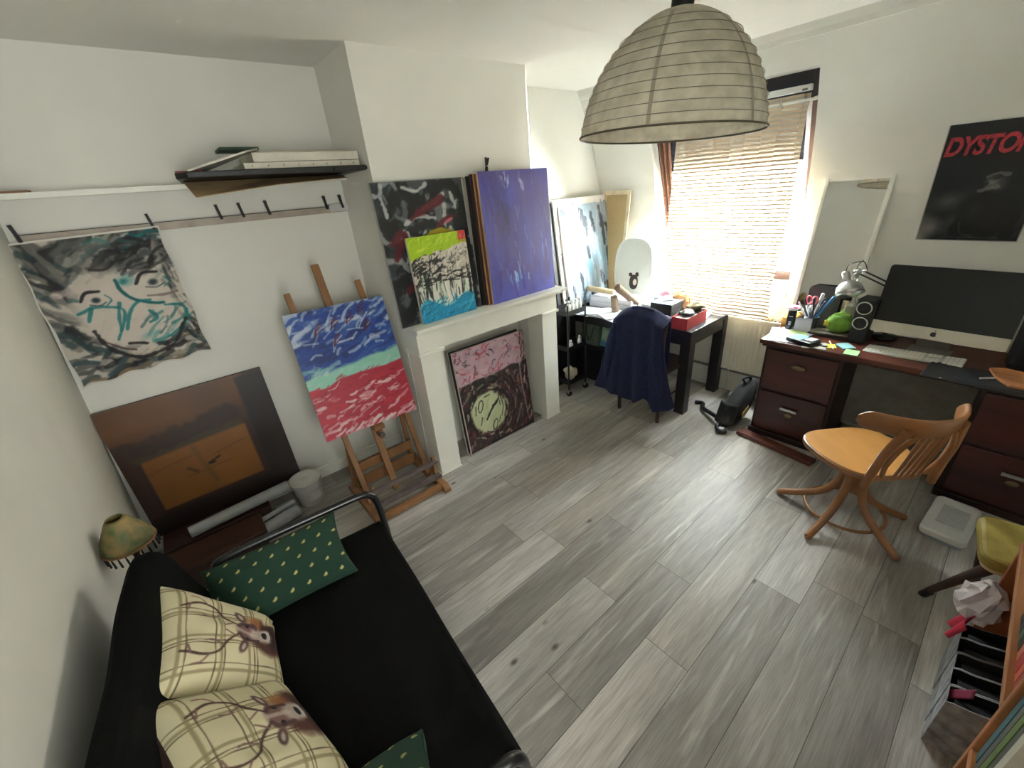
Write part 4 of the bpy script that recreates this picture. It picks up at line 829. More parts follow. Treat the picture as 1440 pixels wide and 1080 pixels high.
b = B(); b.box(-0.221, 0.211, 0.44, 0.465, 0.05, 0.13); b.build('rear_crossbar', W, es, bev=0.003)
b = B(); b.box(-0.221, 0.211, 0.415, 0.435, 0.19, 0.26); b.build('rear_board', W, es, bev=0.003)
for s, x0, x1 in ((-1, -0.225, -0.235), (1, 0.215, 0.175)):                          # the two leaning uprights
    b = B(); b.beam((x0, 0.235, 0.05), (x1 - 0.02 * (s < 0), 0.235 + dy(1.37), 1.42), 0.034, 0.026, (0, -1, 0)); b.build('upright', W, es, bev=0.003)
b = B(); b.beam((-0.03, 0.25, 0.05), (-0.045, 0.245 + dy(1.50), 1.55), 0.046, 0.030, (0, -1, 0)); b.build('mast', W, es, bev=0.006)
for x in (-0.235, 0.225):
    b = B(); b.beam((x, 0.50, 0.05), (x * 0.80, 0.44, 0.82), 0.026, 0.026, (0, -1, 0)); b.build('rear_strut', W, es, bev=0.002)
b = B(); b.box(-0.20, 0.20, 0.435, 0.455, 0.62, 0.66); b.build('upper_crossbar', W, es, bev=0.002)
b = B(); b.beam((-0.25, 0.115, 0.215), (0.245, 0.115, 0.205), 0.034, 0.020); b.build('tray_slat', M['easel_grey'], es, bev=0.002)
b = B(); b.beam((-0.235, 0.105, 0.105), (0.245, 0.105, 0.095), 0.05, 0.024); b.build('tray_slat', M['easel_grey'], es, bev=0.002)
for x in (-0.215, 0.225):
    b = B(); b.beam((x, 0.125, 0.06), (x, 0.14, 0.24), 0.02, 0.03); b.build('tray_bracket', W, es, bev=0.002)
b = B(); b.box(-0.062, 0.008, 0.285, 0.375, 0.515, 0.547); b.box(-0.040, -0.015, 0.27, 0.365, 0.455, 0.515); b.build('canvas_ledge', W, es, bev=0.003)
b = B(); b.cyl((-0.03, 0.255, 0.49), (-0.03, 0.285, 0.49), 0.018, 16); b.build('clamp_knob', M['easel_grey'], es)
canvas('sea_painting', 'painting with blue sky, mint band and red ground standing on the easel', art_sea(), 0.022, (0.7185, 2.42, 0.549), R(-4.5), R(16.2), edge=(196, 196, 196))
# ------------------------------------------------------------------ white fireplace surround
fp = thing('fireplace_surround', 'white painted wooden fireplace surround standing against the chimney breast', 'fireplace', (1.70, 2.47, 0))
TW = M['trimw']
for x0, x1 in ((-0.628, -0.462), (0.462, 0.622)):
    b = B(); b.box(x0, x1, -0.172, 0, 0.012, 0.945); b.build('pillar', TW, fp, bev=0.002)
    b = B(); b.add([(x0 - 0.006, -0.180, 0), (x1 + 0.006, -0.180, 0), (x1 + 0.006, -0.10, 0), (x0 - 0.006, -0.10, 0), (x0 - 0.006, -0.180, 0.008), (x1 + 0.006, -0.180, 0.008), (x1, -0.10, 0.016), (x0, -0.10, 0.016)], [(0, 3, 2, 1), (4, 5, 6, 7), (0, 1, 5, 4), (1, 2, 6, 5), (2, 3, 7, 6), (3, 0, 4, 7)]); b.build('base_moulding', TW, fp)
    b = B(); b.box(x0 - 0.014, x1 + 0.014, -0.190, 0, 0.945, 0.968); b.build('capital_moulding', TW, fp, bev=0.006)
b = B(); b.box(-0.630, 0.624, -0.175, 0, 0.968, 1.092); b.build('frieze', TW, fp, bev=0.002)
b = B(); b.box(-0.640, 0.714, -0.215, 0, 1.104, 1.13); b.build('mantelshelf', TW, fp, bev=0.005)
b = B(); b.box(-0.634, 0.690, -0.198, 0, 1.090, 1.104); b.build('shelf_moulding', TW, fp, bev=0.005)

# paintings on the mantelshelf and in the opening (bottom front edges from where they stand)
canvas('black_painting', 'tall black, white and dark red painting with a yellow spot on the mantelshelf', art_black(), 0.022, (1.345, 2.385, 1.132), R(1.0), R(3.6), edge=(186, 184, 178))
canvas('lime_painting', 'small lime, grey and cyan painting leaning on the black one on the mantelshelf', art_lime(), 0.02, (1.375, 2.348, 1.132), R(1.6), R(3.6), edge=(216, 210, 198))
canvas('blue_painting', 'violet blue painting at the front of the stack on the right of the mantelshelf', art_purple(), 0.018, (2.046, 2.338, 1.132), R(1.2), R(2.6), edge=(206, 186, 150))
def plain(w, h, c, seed): 
    p = Pt(w, h, 24, c, seed); p.blend(p.noise(4, 4) * 0.3, tuple(v * 0.85 for v in c)); return p
GM = 'canvases stacked behind the violet blue painting'
for k, (dx, w, h, c, e, lb) in enumerate([(-0.022, 0.63, 0.845, (120, 60, 50), (196, 160, 112), 'first canvas right behind the violet blue painting, tan edge'), (-0.040, 0.63, 0.845, (60, 40, 40), (70, 52, 48), 'second canvas behind the violet blue painting, dark edge'),
                                      (-0.060, 0.63, 0.835, (30, 26, 28), (36, 28, 30), 'third canvas behind the violet blue painting, black painted edge'), (-0.085, 0.63, 0.83, (150, 146, 140), (206, 200, 188), 'fourth canvas behind the violet blue painting, thick white edge')]):
    canvas('stacked_canvas', lb + ', on the mantelshelf', plain(w, h, c, 60 + k), 0.0165, (2.046 + dx, 2.358 + 0.0185 * k, 1.132), R(1.2), R(2.4 - 0.35 * k), group=GM, edge=e)
c = clip(1.82, 2.018, 'black peg clip standing on the top edge of the violet blue painting', 0.0, 2.385); c.rotation_euler = (R(10), 0, R(90)); c.scale = (1.15, 1.15, 1.15)
canvas('head_painting', 'pink and dark painting with a pale green head standing in the fireplace opening', art_head(), 0.02, (1.712, 2.345, 0.004), R(-0.2), R(5.3), edge=(206, 192, 186))
canvas('stacked_canvas', 'black canvas with a white edge behind the pink and dark head painting in the fireplace', plain(0.66, 0.845, (40, 36, 38), 70), 0.02, (1.694, 2.378, 0.004), R(0), R(5.6), edge=(176, 170, 164))

# ------------------------------------------------------------------ alcove right of the chimney: more canvases
GA = 'canvases stacked in the alcove beside the chimney'
canvas('drip_painting', 'white, grey and cyan drip painting at the front of the alcove stack', art_drip(), 0.02, (3.275, 2.700, 0.762), R(0.6), R(8.0), edge=(214, 204, 204))
canvas('stacked_canvas', 'black and white canvas showing its top just behind the drip painting', art_bw(0.76, 0.99, 72), 0.02, (3.255, 2.726, 0.762), R(0.6), R(7.2), group=GA, edge=(200, 196, 190))
for k, (x, y, w, h, c, e, lb) in enumerate([(3.20, 2.7500, 0.78, 0.97, (40, 40, 42), (52, 48, 48), 'black edged canvas second behind the drip painting'), (3.17, 2.7672, 0.80, 0.96, (150, 150, 150), (206, 206, 204), 'white edged canvas third behind the drip painting'),
                                      (3.10, 2.7844, 0.80, 0.955, (60, 60, 64), (180, 186, 190), 'grey edged canvas fourth behind the drip painting'), (3.06, 2.8016, 0.80, 0.95, (120, 90, 70), (190, 156, 122), 'tan edged canvas fifth behind the drip painting'), (3.02, 2.8188, 0.80, 0.945, (200, 196, 188), (222, 214, 202), 'pale edged canvas at the back of the alcove stack')]):
    canvas('stacked_canvas', lb + ' in the alcove', plain(w, h, c, 80 + k), 0.0165, (x, y, 0.762), R(0.6), R(6.9 - k * 0.07), group=GA, edge=e)
# back of a stretched canvas: bare linen and pine bars, leaning on the window wall in the corner
cb = thing('reversed_canvas', 'narrow canvas turned to the wall, pine frame and bare linen, in the corner', 'canvas', (3.52, 2.71, 0.775), rot=(R(-6.5), 0, R(-90)))
b = B(); b.box(-0.155, 0.155, 0.012, 0.016, 0, 0.995); b.build('linen', mat('bare_linen', (198, 172, 126), 0.9, var=0.05, scale=80), cb)
b = B()
for q in ((-0.16, -0.125, 0, 0.012, 0, 1.0), (0.125, 0.16, 0, 0.012, 0, 1.0)): b = B(); b.box(*q); b.build('side_bar', mat('pale_bar', (226, 210, 178), 0.6), cb, bev=0.002)
for q in ((-0.125, 0.125, 0, 0.012, 0, 0.035), (-0.125, 0.125, 0, 0.012, 0.965, 1.0)): b = B(); b.box(*q); b.build('end_bar', mat('pale_bar', (226, 210, 178), 0.6), cb, bev=0.002)
# stand that carries the canvas stack (dark, behind the table)
# ------------------------------------------------------------------ pendant lamp
pd = thing('pendant_lamp', 'large off-white paper dome lamp hanging from the ceiling', 'lamp', (1.592, 0.965, 2.010))
pd.rotation_euler = Matrix.Rotation(R(2.6), 3, Vector((fw.x, fw.y, 0)).normalized()).to_euler()
RR = 0.322
prof = [(0.062, 0.352), (0.10, 0.338), (0.155, 0.305), (0.205, 0.262), (0.245, 0.212), (0.275, 0.160), (0.297, 0.108), (0.312, 0.055), (0.320, 0.012), (0.322, 0.0)]
pm = bpy.data.materials.new('rice_paper'); pm.use_nodes = True; nt = pm.node_tree; nt.nodes.clear(); N = nt.nodes.new; L = nt.links.new
o = N('ShaderNodeOutputMaterial'); d = N('ShaderNodeBsdfDiffuse'); tr = N('ShaderNodeBsdfTranslucent'); mx = N('ShaderNodeMixShader'); mx.inputs['Fac'].default_value = 0.35
tc = N('ShaderNodeTexCoord'); nz = N('ShaderNodeTexNoise'); nz.inputs['Scale'].default_value = 22; nz.inputs['Detail'].default_value = 6; rp = N('ShaderNodeValToRGB')
rp.color_ramp.elements[0].color = (*lin((198, 191, 174)), 1); rp.color_ramp.elements[1].color = (*lin((220, 214, 198)), 1); rp.color_ramp.elements[0].position = 0.35; rp.color_ramp.elements[1].position = 0.65
L(tc.outputs['Object'], nz.inputs['Vector']); L(nz.outputs['Fac'], rp.inputs['Fac']); L(rp.outputs['Color'], d.inputs['Color']); L(rp.outputs['Color'], tr.inputs['Color'])
L(d.outputs[0], mx.inputs[1]); L(tr.outputs[0], mx.inputs[2]); L(mx.outputs[0], o.inputs['Surface'])
def dome_r(z):
    for (r0, z0), (r1, z1) in zip(prof, prof[1:]):
        if z1 <= z <= z0: t = (z - z1) / (z0 - z1 + 1e-9); return r1 + (r0 - r1) * t
    return RR
spr = bez([(r, 0, z) for r, z in prof], 5)
b = B(); zr = [0.005 + k * 0.0305 for k in range(11)]
pts = []
for p_ in spr:
    ph = (p_.z % 0.0305) / 0.0305; pts.append((p_.x - 0.0035 * math.sin(PI * ph) * (1 if p_.z < 0.31 else 0), p_.z))
b.lathe(pts, 72); b.build('lamp_shade', pm, pd)
ribm = mat('paper_wire', (136, 128, 112), 0.7, var=0.1)
b = B(); b.tube([(RR * math.cos(a), RR * math.sin(a), 0.0) for a in np.linspace(0, 2 * PI, 72, endpoint=False)], 0.0035, 6, closed=True); b.build('rim_wire', mat('rim_wire', (96, 88, 72), 0.6), pd)
for z in [0.0305 * k for k in range(1, 11)]:
    r = min(spr, key=lambda p_: abs(p_.z - z)).x + 0.0006
    b = B(); b.tube([(r * math.cos(a), r * math.sin(a), z) for a in np.linspace(0, 2 * PI, 72, endpoint=False)], 0.0010, 5, closed=True); b.build('hoop_wire', ribm, pd)
seam = mat('paper_seam', (168, 160, 142), 0.8, var=0.05)
for k in range(6):
    a0 = 2 * PI * k / 6 + 0.35; b = B(); vs = []
    for p_ in spr:
        if p_.z > 0.33: continue
        for s in (-1, 1):
            a = a0 + s * 0.006 / max(p_.x, 0.05) * 1.0; vs.append(((p_.x + 0.0008) * math.cos(a), (p_.x + 0.0008) * math.sin(a), p_.z))
    n = len(vs) // 2; b.add(vs, [(2 * i, 2 * i + 1, 2 * i + 3, 2 * i + 2) for i in range(n - 1)], True); b.build('paper_seam', seam, pd)
b = B(); b.lathe([(0.0, 0.455), (0.006, 0.452), (0.012, 0.440), (0.030, 0.415), (0.036, 0.39), (0.036, 0.352), (0.030, 0.345), (0.0, 0.345)], 28); b.build('lampholder', M['blk'], pd)
b = B(); b.lathe([(0.062, 0.352), (0.036, 0.353)], 40); b.build('top_ring', pm, pd)
b = B(); b.cyl((0, 0, 0.45), (0, 0, 2.62 - 2.055), 0.003, 8); b.build('cord', M['blk'], pd)
b = B(); b.lathe([(0.0, 0.52), (0.045, 0.525), (0.05, 0.565)], 24); b.build('ceiling_cap', M['blk'], pd)
b = B(); b.lathe([(0.0, 0.345), (0.018, 0.34), (0.02, 0.30), (0.0, 0.295)], 16); b.ball((0, 0, 0.255), 0.034, 0.034, 0.044); b.build('bulb', M['whitep'], pd)
# ------------------------------------------------------------------ roller blind, rail, curtains at the window
bl = thing('roller_blind', 'dark navy roller blind half down behind the sheer curtain', 'blind', (0, 0, 0))
def onw(y, s, out=0.0):   # point on the sloped window plane: s metres up the slope, out = towards the room
    p = WM @ Vector((0, -out, s)); return Vector((p.x, y, p.z))
b = B(); y0, y1 = WY0 + 0.03, WY1 - 0.06
b.add([onw(y0 + 0.05, 1.00, 0.02), onw(y1, 1.00, 0.02), onw(y1, wl - 0.05, 0.02), onw(y0 + 0.05, wl - 0.05, 0.02)], [(0, 1, 2, 3)]); b.build('blind_cloth', mat('navy_blind', (38, 40, 54), 0.8), bl)
b = B(); b.beam(onw(y0 + 0.05, 0.99, 0.022), onw(y1, 0.99, 0.022), 0.012, 0.03, (1, 0, 0)); b.build('bottom_bar', M['greyp'], bl)
b = B(); b.beam(onw(y0 + 0.02, wl - 0.085, 0.045), onw(y1, wl - 0.085, 0.045), 0.035, 0.034, (1, 0, 0)); b.build('cassette', M['whitep'], bl, bev=0.004)
b = B(); b.beam(onw(y0 + 0.04, wl - 0.088, 0.064), onw(y0 + 0.07, wl - 0.088, 0.064), 0.012, 0.01, (1, 0, 0)); b.build('cassette_mark', mat('mark_grey', (120, 120, 112), 0.5), bl)
b = B(); b.add([onw(WY0 + 0.002, wl - 0.17, 0.018), onw(WY1 - 0.002, wl - 0.17, 0.018), onw(WY1 - 0.002, wl - 0.002, 0.018), onw(WY0 + 0.002, wl - 0.002, 0.018)], [(0, 1, 2, 3)]); b.build('headboard', mat('black_brown_head', (30, 24, 28), 0.6), bl)
cr = thing('curtain_rod', 'slim white curtain rod across the top of the window', 'curtain rod', (3.535, 0, 2.235))
b = B(); b.cyl((0, WY0 + 0.004, 0), (0, 2.30, 0), 0.008, 12); b.build('rod', M['trimw'], cr)
for y in (WY0 + 0.02, 2.28):
    b = B(); b.beam((0, y, 0), (0.06, y, 0.01), 0.014, 0.02, (0, 0, 1)); b.build('bracket', M['trimw'], cr)
def sheer_mat():
    """open weave with thin, denser weft lines"""
    m = bpy.data.materials.new('sheer_stripe'); m.use_nodes = True; nt = m.node_tree; nt.nodes.clear(); N = nt.nodes.new; L = nt.links.new
    o = N('ShaderNodeOutputMaterial'); tp = N('ShaderNodeBsdfTransparent'); d = N('ShaderNodeBsdfDiffuse'); t = N('ShaderNodeBsdfTranslucent')
    d.inputs['Color'].default_value = (*lin((216, 204, 184)), 1); t.inputs['Color'].default_value = (*lin((238, 226, 206)), 1)
    a = N('ShaderNodeMixShader'); a.inputs['Fac'].default_value = 0.5; L(d.outputs[0], a.inputs[1]); L(t.outputs[0], a.inputs[2])
    d2 = N('ShaderNodeBsdfDiffuse'); d2.inputs['Color'].default_value = (*lin((206, 186, 158)), 1); t2 = N('ShaderNodeBsdfTranslucent'); t2.inputs['Color'].default_value = (*lin((150, 120, 88)), 1)
    a2 = N('ShaderNodeMixShader'); a2.inputs['Fac'].default_value = 0.05; L(d2.outputs[0], a2.inputs[1]); L(t2.outputs[0], a2.inputs[2])
    op = N('ShaderNodeMixShader'); op.inputs['Fac'].default_value = 0.60; L(tp.outputs[0], op.inputs[1]); L(a.outputs[0], op.inputs[2])
    tc = N('ShaderNodeTexCoord'); wv = N('ShaderNodeTexWave'); wv.bands_direction = 'Z'; wv.inputs['Scale'].default_value = 11.0; wv.inputs['Distortion'].default_value = 0.9; wv.inputs['Detail Scale'].default_value = 2
    L(tc.outputs['Object'], wv.inputs['Vector'])
    rp = N('ShaderNodeMapRange'); rp.inputs['From Min'].default_value = 0.46; rp.inputs['From Max'].default_value = 0.66; rp.inputs['To Min'].default_value = 0.0; rp.inputs['To Max'].default_value = 1.0
    L(wv.outputs['Fac'], rp.inputs['Value']); x = N('ShaderNodeMixShader'); L(rp.outputs[0], x.inputs['Fac']); L(op.outputs[0], x.inputs[1]); L(a2.outputs[0], x.inputs[2]); L(x.outputs[0], o.inputs['Surface'])
    return m
sheer = thing('sheer_curtain', 'beige sheer curtain with fine horizontal stripes hanging over the window', 'curtain', (3.555, 0, 0))
def sheer_fn(u, v):
    # u from the right edge (near) to the left edge, v from the bottom up
    z = 0.755 + (2.275 - 0.755) * v
    yr = 1.145 + 0.01 * v + 0.02 * math.sin(v * 7) * (1 - v); yl = 2.10 - 0.03 * v - 0.19 * max(0, 0.30 - v) ** 1.0
    y = yr + (yl - yr) * u
    f = 0.022 * math.sin(u * 26 + 0.6 * math.sin(v * 3)) * (0.55 + 0.45 * v) * (1.25 - 0.7 * u) + 0.012 * math.sin(u * 11 + v * 2)
    y += 0.024 * math.sin(u * 54 + 0.4 * math.sin(v * 2)) * max(0.12, 1.0 - 1.9 * abs(u - 0.22)) * (0.75 + 0.25 * v)
    return (-0.02 + f + (0.02 if v > 0.95 else 0.0), y, z + 0.004 * math.sin(u * 26) * (v > 0.97))
b = B(); b.surf(sheer_fn, 240, 60); b.build('sheer_cloth', sheer_mat(), sheer)
for k in range(8):
    u = 0.06 + k * 0.125; p_ = sheer_fn(u, 0.975); b = B(); b.tube([(p_[0] + 0.02 * math.cos(a), p_[1] + 0.004 * math.sin(a), 2.235 + 0.022 * math.sin(a)) for a in np.linspace(0, 2 * PI, 18, endpoint=False)], 0.004, 6, closed=True); b.build('eyelet', M['steel'], sheer)
bc_ = thing('brown_curtain', 'narrow gathered brown curtain at the left side of the window', 'curtain', (0, 0, 0))
def bc_fn(u, v):
    s = 0.06 + 1.36 * v; y = 2.19 - 0.045 * v + 0.10 * u + 0.02 * (1 - v) * (1 - u); p = onw(y, s, 0.075 + 0.018 * math.sin(u * 14)); return p[:]
bm = bpy.data.materials.new('brown_drape'); bm.use_nodes = True; nt = bm.node_tree; pb = nt.nodes['Principled BSDF']; nz = nt.nodes.new('ShaderNodeTexNoise'); nz.inputs['Scale'].default_value = 60; rp = nt.nodes.new('ShaderNodeValToRGB')
rp.color_ramp.elements[0].color = (*lin((96, 66, 54)), 1); rp.color_ramp.elements[1].color = (*lin((132, 96, 78)), 1); nt.links.new(nz.outputs['Fac'], rp.inputs['Fac']); nt.links.new(rp.outputs['Color'], pb.inputs['Base Color']); pb.inputs['Roughness'].default_value = 0.95
b = B(); b.surf(bc_fn, 40, 40); b.build('drape', bm, bc_, solid=0.002)
# ------------------------------------------------------------------ radiator under the window
ra = thing('radiator', 'cream panel radiator on the wall under the window', 'radiator', (3.655, 1.03, 0.225))
CR = mat('cream_enamel', (236, 231, 214), 0.4, var=0.02)
def rad_fn(u, v):
    y = -0.48 + 0.96 * u; z = 0.03 + 0.45 * v; g = 0.006 * (math.cos(u * 2 * PI * 24) > 0.2) * (0.06 < v < 0.94); return (-0.045 + g, y, z)
b = B(); b.surf(rad_fn, 288, 24); b.box(-0.038, 0.0, -0.48, 0.48, 0.03, 0.48); b.build('front_panel', CR, ra)
b = B(); b.box(-0.048, 0.012, -0.49, 0.49, 0.482, 0.505); b.build('top_grille', CR, ra, bev=0.003)
for k in range(30):
    b = B(); b.box(-0.04, -0.008, -0.462 + k * 0.032, -0.446 + k * 0.032, 0.505, 0.507); b.build('grille_slot', mat('slot_dark', (90, 84, 72), 0.7), ra)
b = B(); b.box(-0.046, 0.0, -0.49, 0.49, 0.012, 0.03); b.build('bottom_rail', CR, ra, bev=0.003)
for y in (-0.3, 0.3):
    b = B(); b.box(-0.02, 0.045, y - 0.02, y + 0.02, 0.1, 0.4); b.build('wall_bracket', CR, ra)
b = B(); b.cyl((0.01, 0.40, 0.015), (0.01, 0.40, -0.22), 0.009, 10); b.build('pipe', CR, ra)
b = B(); b.cyl((-0.02, 0.115, 0.515), (-0.02, 0.175, 0.53), 0.016, 14); b.build('valve_knob', mat('valve_cream', (232, 206, 150), 0.4), ra)

b = B(); b.cyl((3.668, -0.6, 0.205), (3.668, 2.9, 0.205), 0.012, 10); struct(b.build('trim_4', mat('ledge_shade_dust', (128, 124, 116), 0.5, var=0.08), None))  # grey bar added for the dark ledge line, shade and dust in its colour
# ------------------------------------------------------------------ black table in the window corner
TX0, TX1, TY0, TY1, TZ = 2.985, 3.63, 1.48, 2.92, 0.745
tb = thing('desk_table', 'black-brown wooden table under the window, covered in papers and boxes', 'table', (3.30, 2.20, 0))
BW = M['blk_wood']
b = B(); b.box(TX0 - 3.30, TX1 - 3.30, TY0 - 2.20, TY1 - 2.20, TZ - 0.035, TZ); b.build('tabletop', BW, tb, bev=0.003)
for x in (TX0 - 3.30, TX1 - 3.30 - 0.085):
    for y in (TY0 - 2.20, TY1 - 2.20 - 0.085):
        b = B(); b.box(x, x + 0.085, y, y + 0.085, 0, TZ - 0.035); b.build('leg', BW, tb, bev=0.003)
for q in ((TX0 - 3.30 + 0.01, TX0 - 3.30 + 0.035, -0.635, 0.635), (TX1 - 3.30 - 0.035, TX1 - 3.30 - 0.01, -0.635, 0.635)):
    b = B(); b.box(*q, TZ - 0.125, TZ - 0.035); b.build('apron', BW, tb)
for y in (TY0 - 2.20 + 0.01, TY1 - 2.20 - 0.035):
    b = B(); b.box(-0.23, 0.245, y, y + 0.025, TZ - 0.125, TZ - 0.035); b.build('apron', BW, tb)
cbn = thing('low_cabinet', 'low black cabinet under the table, behind the chair with the jacket', 'cabinet', (3.28, 2.40, 0))
b = B(); b.box(-0.24, 0.22, -0.33, 0.33, 0.0, 0.36); b.build('body', BW, cbn, bev=0.003)
b = B(); b.box(-0.256, -0.24, -0.325, -0.005, 0.015, 0.345); b.build('door', BW, cbn, bev=0.002)
b = B(); b.box(-0.256, -0.24, 0.005, 0.325, 0.015, 0.345); b.build('door', BW, cbn, bev=0.002)
bg_ = thing('tote_bag', 'grey-green cloth bag standing on the low cabinet under the table', 'bag', (3.16, 2.60, 0.362))
def bagf(u, v):
    a = 2 * PI * u; r = 1 - 0.25 * v; return (0.07 * r * math.copysign(abs(math.cos(a)) ** 0.6, math.cos(a)), 0.13 * (1 - 0.1 * v) * math.copysign(abs(math.sin(a)) ** 0.5, math.sin(a)) + 0.006 * math.sin(v * 9), 0.21 * v)
b = B(); b.surf(bagf, 40, 14); b.add([bagf(k / 30, 0) for k in range(30)], [tuple(range(30))]); b.build('bag_body', mat('grey_green_cloth', (92, 104, 92), 0.95, var=0.12, scale=40), bg_)
b = B(); b.tube(bez([(-0.055, -0.05, 0.2), (-0.08, -0.045, 0.14), (-0.082, -0.01, 0.05), (-0.08, 0.03, 0.14), (-0.055, 0.05, 0.2)]), 0.004, 6); b.build('handle', M['blk'], bg_)
fo = thing('magazine', 'green, white and blue magazine leaning beside the bag under the table', 'magazine', (3.12, 2.385, 0.362), rot=(R(0), R(8), R(-80)))
b = B(); b.box(-0.09, 0.09, 0, 0.008, 0, 0.20); b.build('cover', mat('green_cover', (88, 140, 80), 0.5, rgb2=(206, 216, 200), scale=7), fo)
b = B(); b.box(-0.09, 0.09, -0.001, 0.0, 0, 0.06); b.build('blue_band', mat('blue_band', (70, 130, 170), 0.5), fo)
bx = thing('black_box', 'black box at the dark end of the cabinet top under the table', 'box', (3.16, 2.22, 0.362))
b = B(); b.box(-0.1, 0.1, -0.09, 0.09, 0, 0.19); b.build('box_body', M['blk'], bx, bev=0.003)
b = B(); b.box(-0.103, 0.103, -0.093, 0.093, 0.17, 0.20); b.build('lid', M['blk'], bx, bev=0.002)

# canvas stack rests on this and the table
cs = thing('side_cabinet', 'tall narrow black cabinet in the alcove under the canvas stack', 'cabinet', (2.79, 2.80, 0))
b = B(); b.box(-0.19, 0.185, -0.12, 0.13, 0, 0.758); b.build('body', BW, cs, bev=0.002)
b = B(); b.box(-0.185, 0.18, -0.126, -0.12, 0.02, 0.74); b.build('door', BW, cs, bev=0.001)
tr = thing('trolley', 'black metal trolley on castors beside the fireplace', 'trolley', (2.735, 2.55, 0))
for x in (-0.12, 0.12):
    for y in (-0.10, 0.10):
        b = B(); b.cyl((x, y, 0.06), (x, y, 0.90), 0.009, 10); p_ = b.build('post', M['blk_metal'], tr)
        b = B(); b.cyl((x - 0.012, y, 0.028), (x + 0.012, y, 0.028), 0.028, 18); b.build('castor', M['blk'], tr)
        b = B(); b.box(x - 0.016, x + 0.016, y - 0.012, y + 0.012, 0.03, 0.065); b.build('castor_fork', M['steel'], tr)
for z in (0.12, 0.46, 0.80):
    b = B(); b.box(-0.125, 0.125, -0.105, 0.105, z, z + 0.006)
    for q in ((-0.125, 0.125, -0.107, -0.103), (-0.125, 0.125, 0.103, 0.107), (-0.127, -0.123, -0.105, 0.105), (0.123, 0.127, -0.105, 0.105)): b.box(*q, z, z + 0.045)
    b.build('tray', M['blk'], tr)
def bottle(label, x, y, z, h=0.10, r=0.022, c=None):
    t_ = thing('paint_bottle', label, 'bottle', (x, y, z), group='white bottles on the trolley')
    b = B(); b.lathe([(0, 0), (r, 0), (r, h * 0.62), (r * 0.5, h * 0.74), (r * 0.5, h * 0.78), (0, h * 0.78)], 20); b.build('bottle_body', c or M['whitep'], t_)
    b = B(); b.lathe([(0, h * 0.78), (r * 0.55, h * 0.78), (r * 0.5, h), (0, h)], 16); b.build('cap', M['whitep'], t_)
for k, (x, y) in enumerate(((2.65, 2.47), (2.70, 2.47), (2.755, 2.475), (2.80, 2.47), (2.83, 2.52))):
    bottle(['white bottle at the left end of the trolley top, by the fireplace', 'white bottle second from the left on the trolley top', 'white bottle in the middle of the trolley top row', 'white bottle fourth from the left on the trolley top', 'white bottle at the right end of the trolley top'][k], x, y, 0.808, 0.125, 0.021)
bottle('short white bottle on the middle tray of the trolley, left', 2.67, 2.47, 0.468, 0.09, 0.026); bottle('short white bottle on the middle tray of the trolley, right', 2.80, 2.475, 0.468, 0.10, 0.02)
t_ = thing('rag', 'crumpled pale rag on the lowest tray of the trolley', 'rag', (2.70, 2.51, 0.128))
def crumple(rx, ry, rz, seed, amp=0.35, nu=28, nv=18):
    rs = np.random.RandomState(seed); g = vnoise(nu + 1, nv + 1, 7, 6, seed); g[:, -1] = g[:, 0]
    def f(u, v):
        th = PI * v; k = 1 + amp * (g[min(nv, int(round(v * nv))), min(nu, int(round(u * nu)))] - 0.5) * 2 * math.sin(th) ** 0.5
        return (rx * k * math.sin(th) * math.cos(2 * PI * u), ry * k * math.sin(th) * math.sin(2 * PI * u), max(-rz * 0.96, -rz * k * math.cos(th)) + rz)
    return f
b = B(); b.surf(crumple(0.06, 0.06, 0.07, 5), 28, 18); b.build('cloth', mat('pale_rag', (190, 182, 164), 0.95), t_)

# ------------------------------------------------------------------ wooden chair with the navy jacket over its back
chn = thing('dining_chair', 'dark wooden chair pushed to the table, mostly hidden by a navy jacket', 'chair', (2.72, 1.76, 0))
CH = mat('dark_chair_wood', (58, 38, 32), 0.45, var=0.15, scale=9)
for y in (-0.19, 0.19):
    b = B(); b.tube([(0.02, y, 0), (0.0, y, 0.45), (0.01, y, 0.7), (0.04, y, 0.855)], [0.016, 0.02, 0.018, 0.014], 10); b.build('back_leg', CH, chn)
    b = B(); b.tube([(0.42, y, 0), (0.41, y, 0.43)], [0.014, 0.02], 10); b.build('front_leg', CH, chn)
    b = B(); b.tube([(0.01, y, 0.2), (0.42, y, 0.2)], 0.009, 8); b.build('side_stretcher', CH, chn)
b = B(); b.prism(superellipse(0.225, 0.215, 40, 4, 0.215, 0), 0.43, 0.46); b.build('seat', CH, chn, bev=0.005)
b = B(); b.tube(bez([(0.04, -0.20, 0.855), (0.02, -0.1, 0.895), (0.015, 0, 0.905), (0.02, 0.1, 0.895), (0.04, 0.20, 0.855)]), 0.02, 10); b.build('top_rail', CH, chn)
for y in (-0.1, 0, 0.1):
    b = B(); b.tube([(0.0, y, 0.46), (0.018, y, 0.89)], 0.008, 8); b.build('back_spindle', CH, chn)
jk = thing('jacket', 'navy blue jacket draped over the back of the chair at the table', 'jacket', (2.72, 1.76, 0))
hem = [(0.0, -0.385, 0.26), (0.06, -0.33, 0.20), (0.16, -0.20, 0.145), (0.30, -0.10, 0.235), (0.42, 0.0, 0.15), (0.60, 0.12, 0.17), (0.78, 0.22, 0.185), (1.0, 0.40, 0.20)]
def hem_at(u):
    for (a, y0, z0), (b_, y1, z1) in zip(hem, hem[1:]):
        if u <= b_: t = (u - a) / (b_ - a); return y0 + (y1 - y0) * t, z0 + (z1 - z0) * t
    return hem[-1][1:]
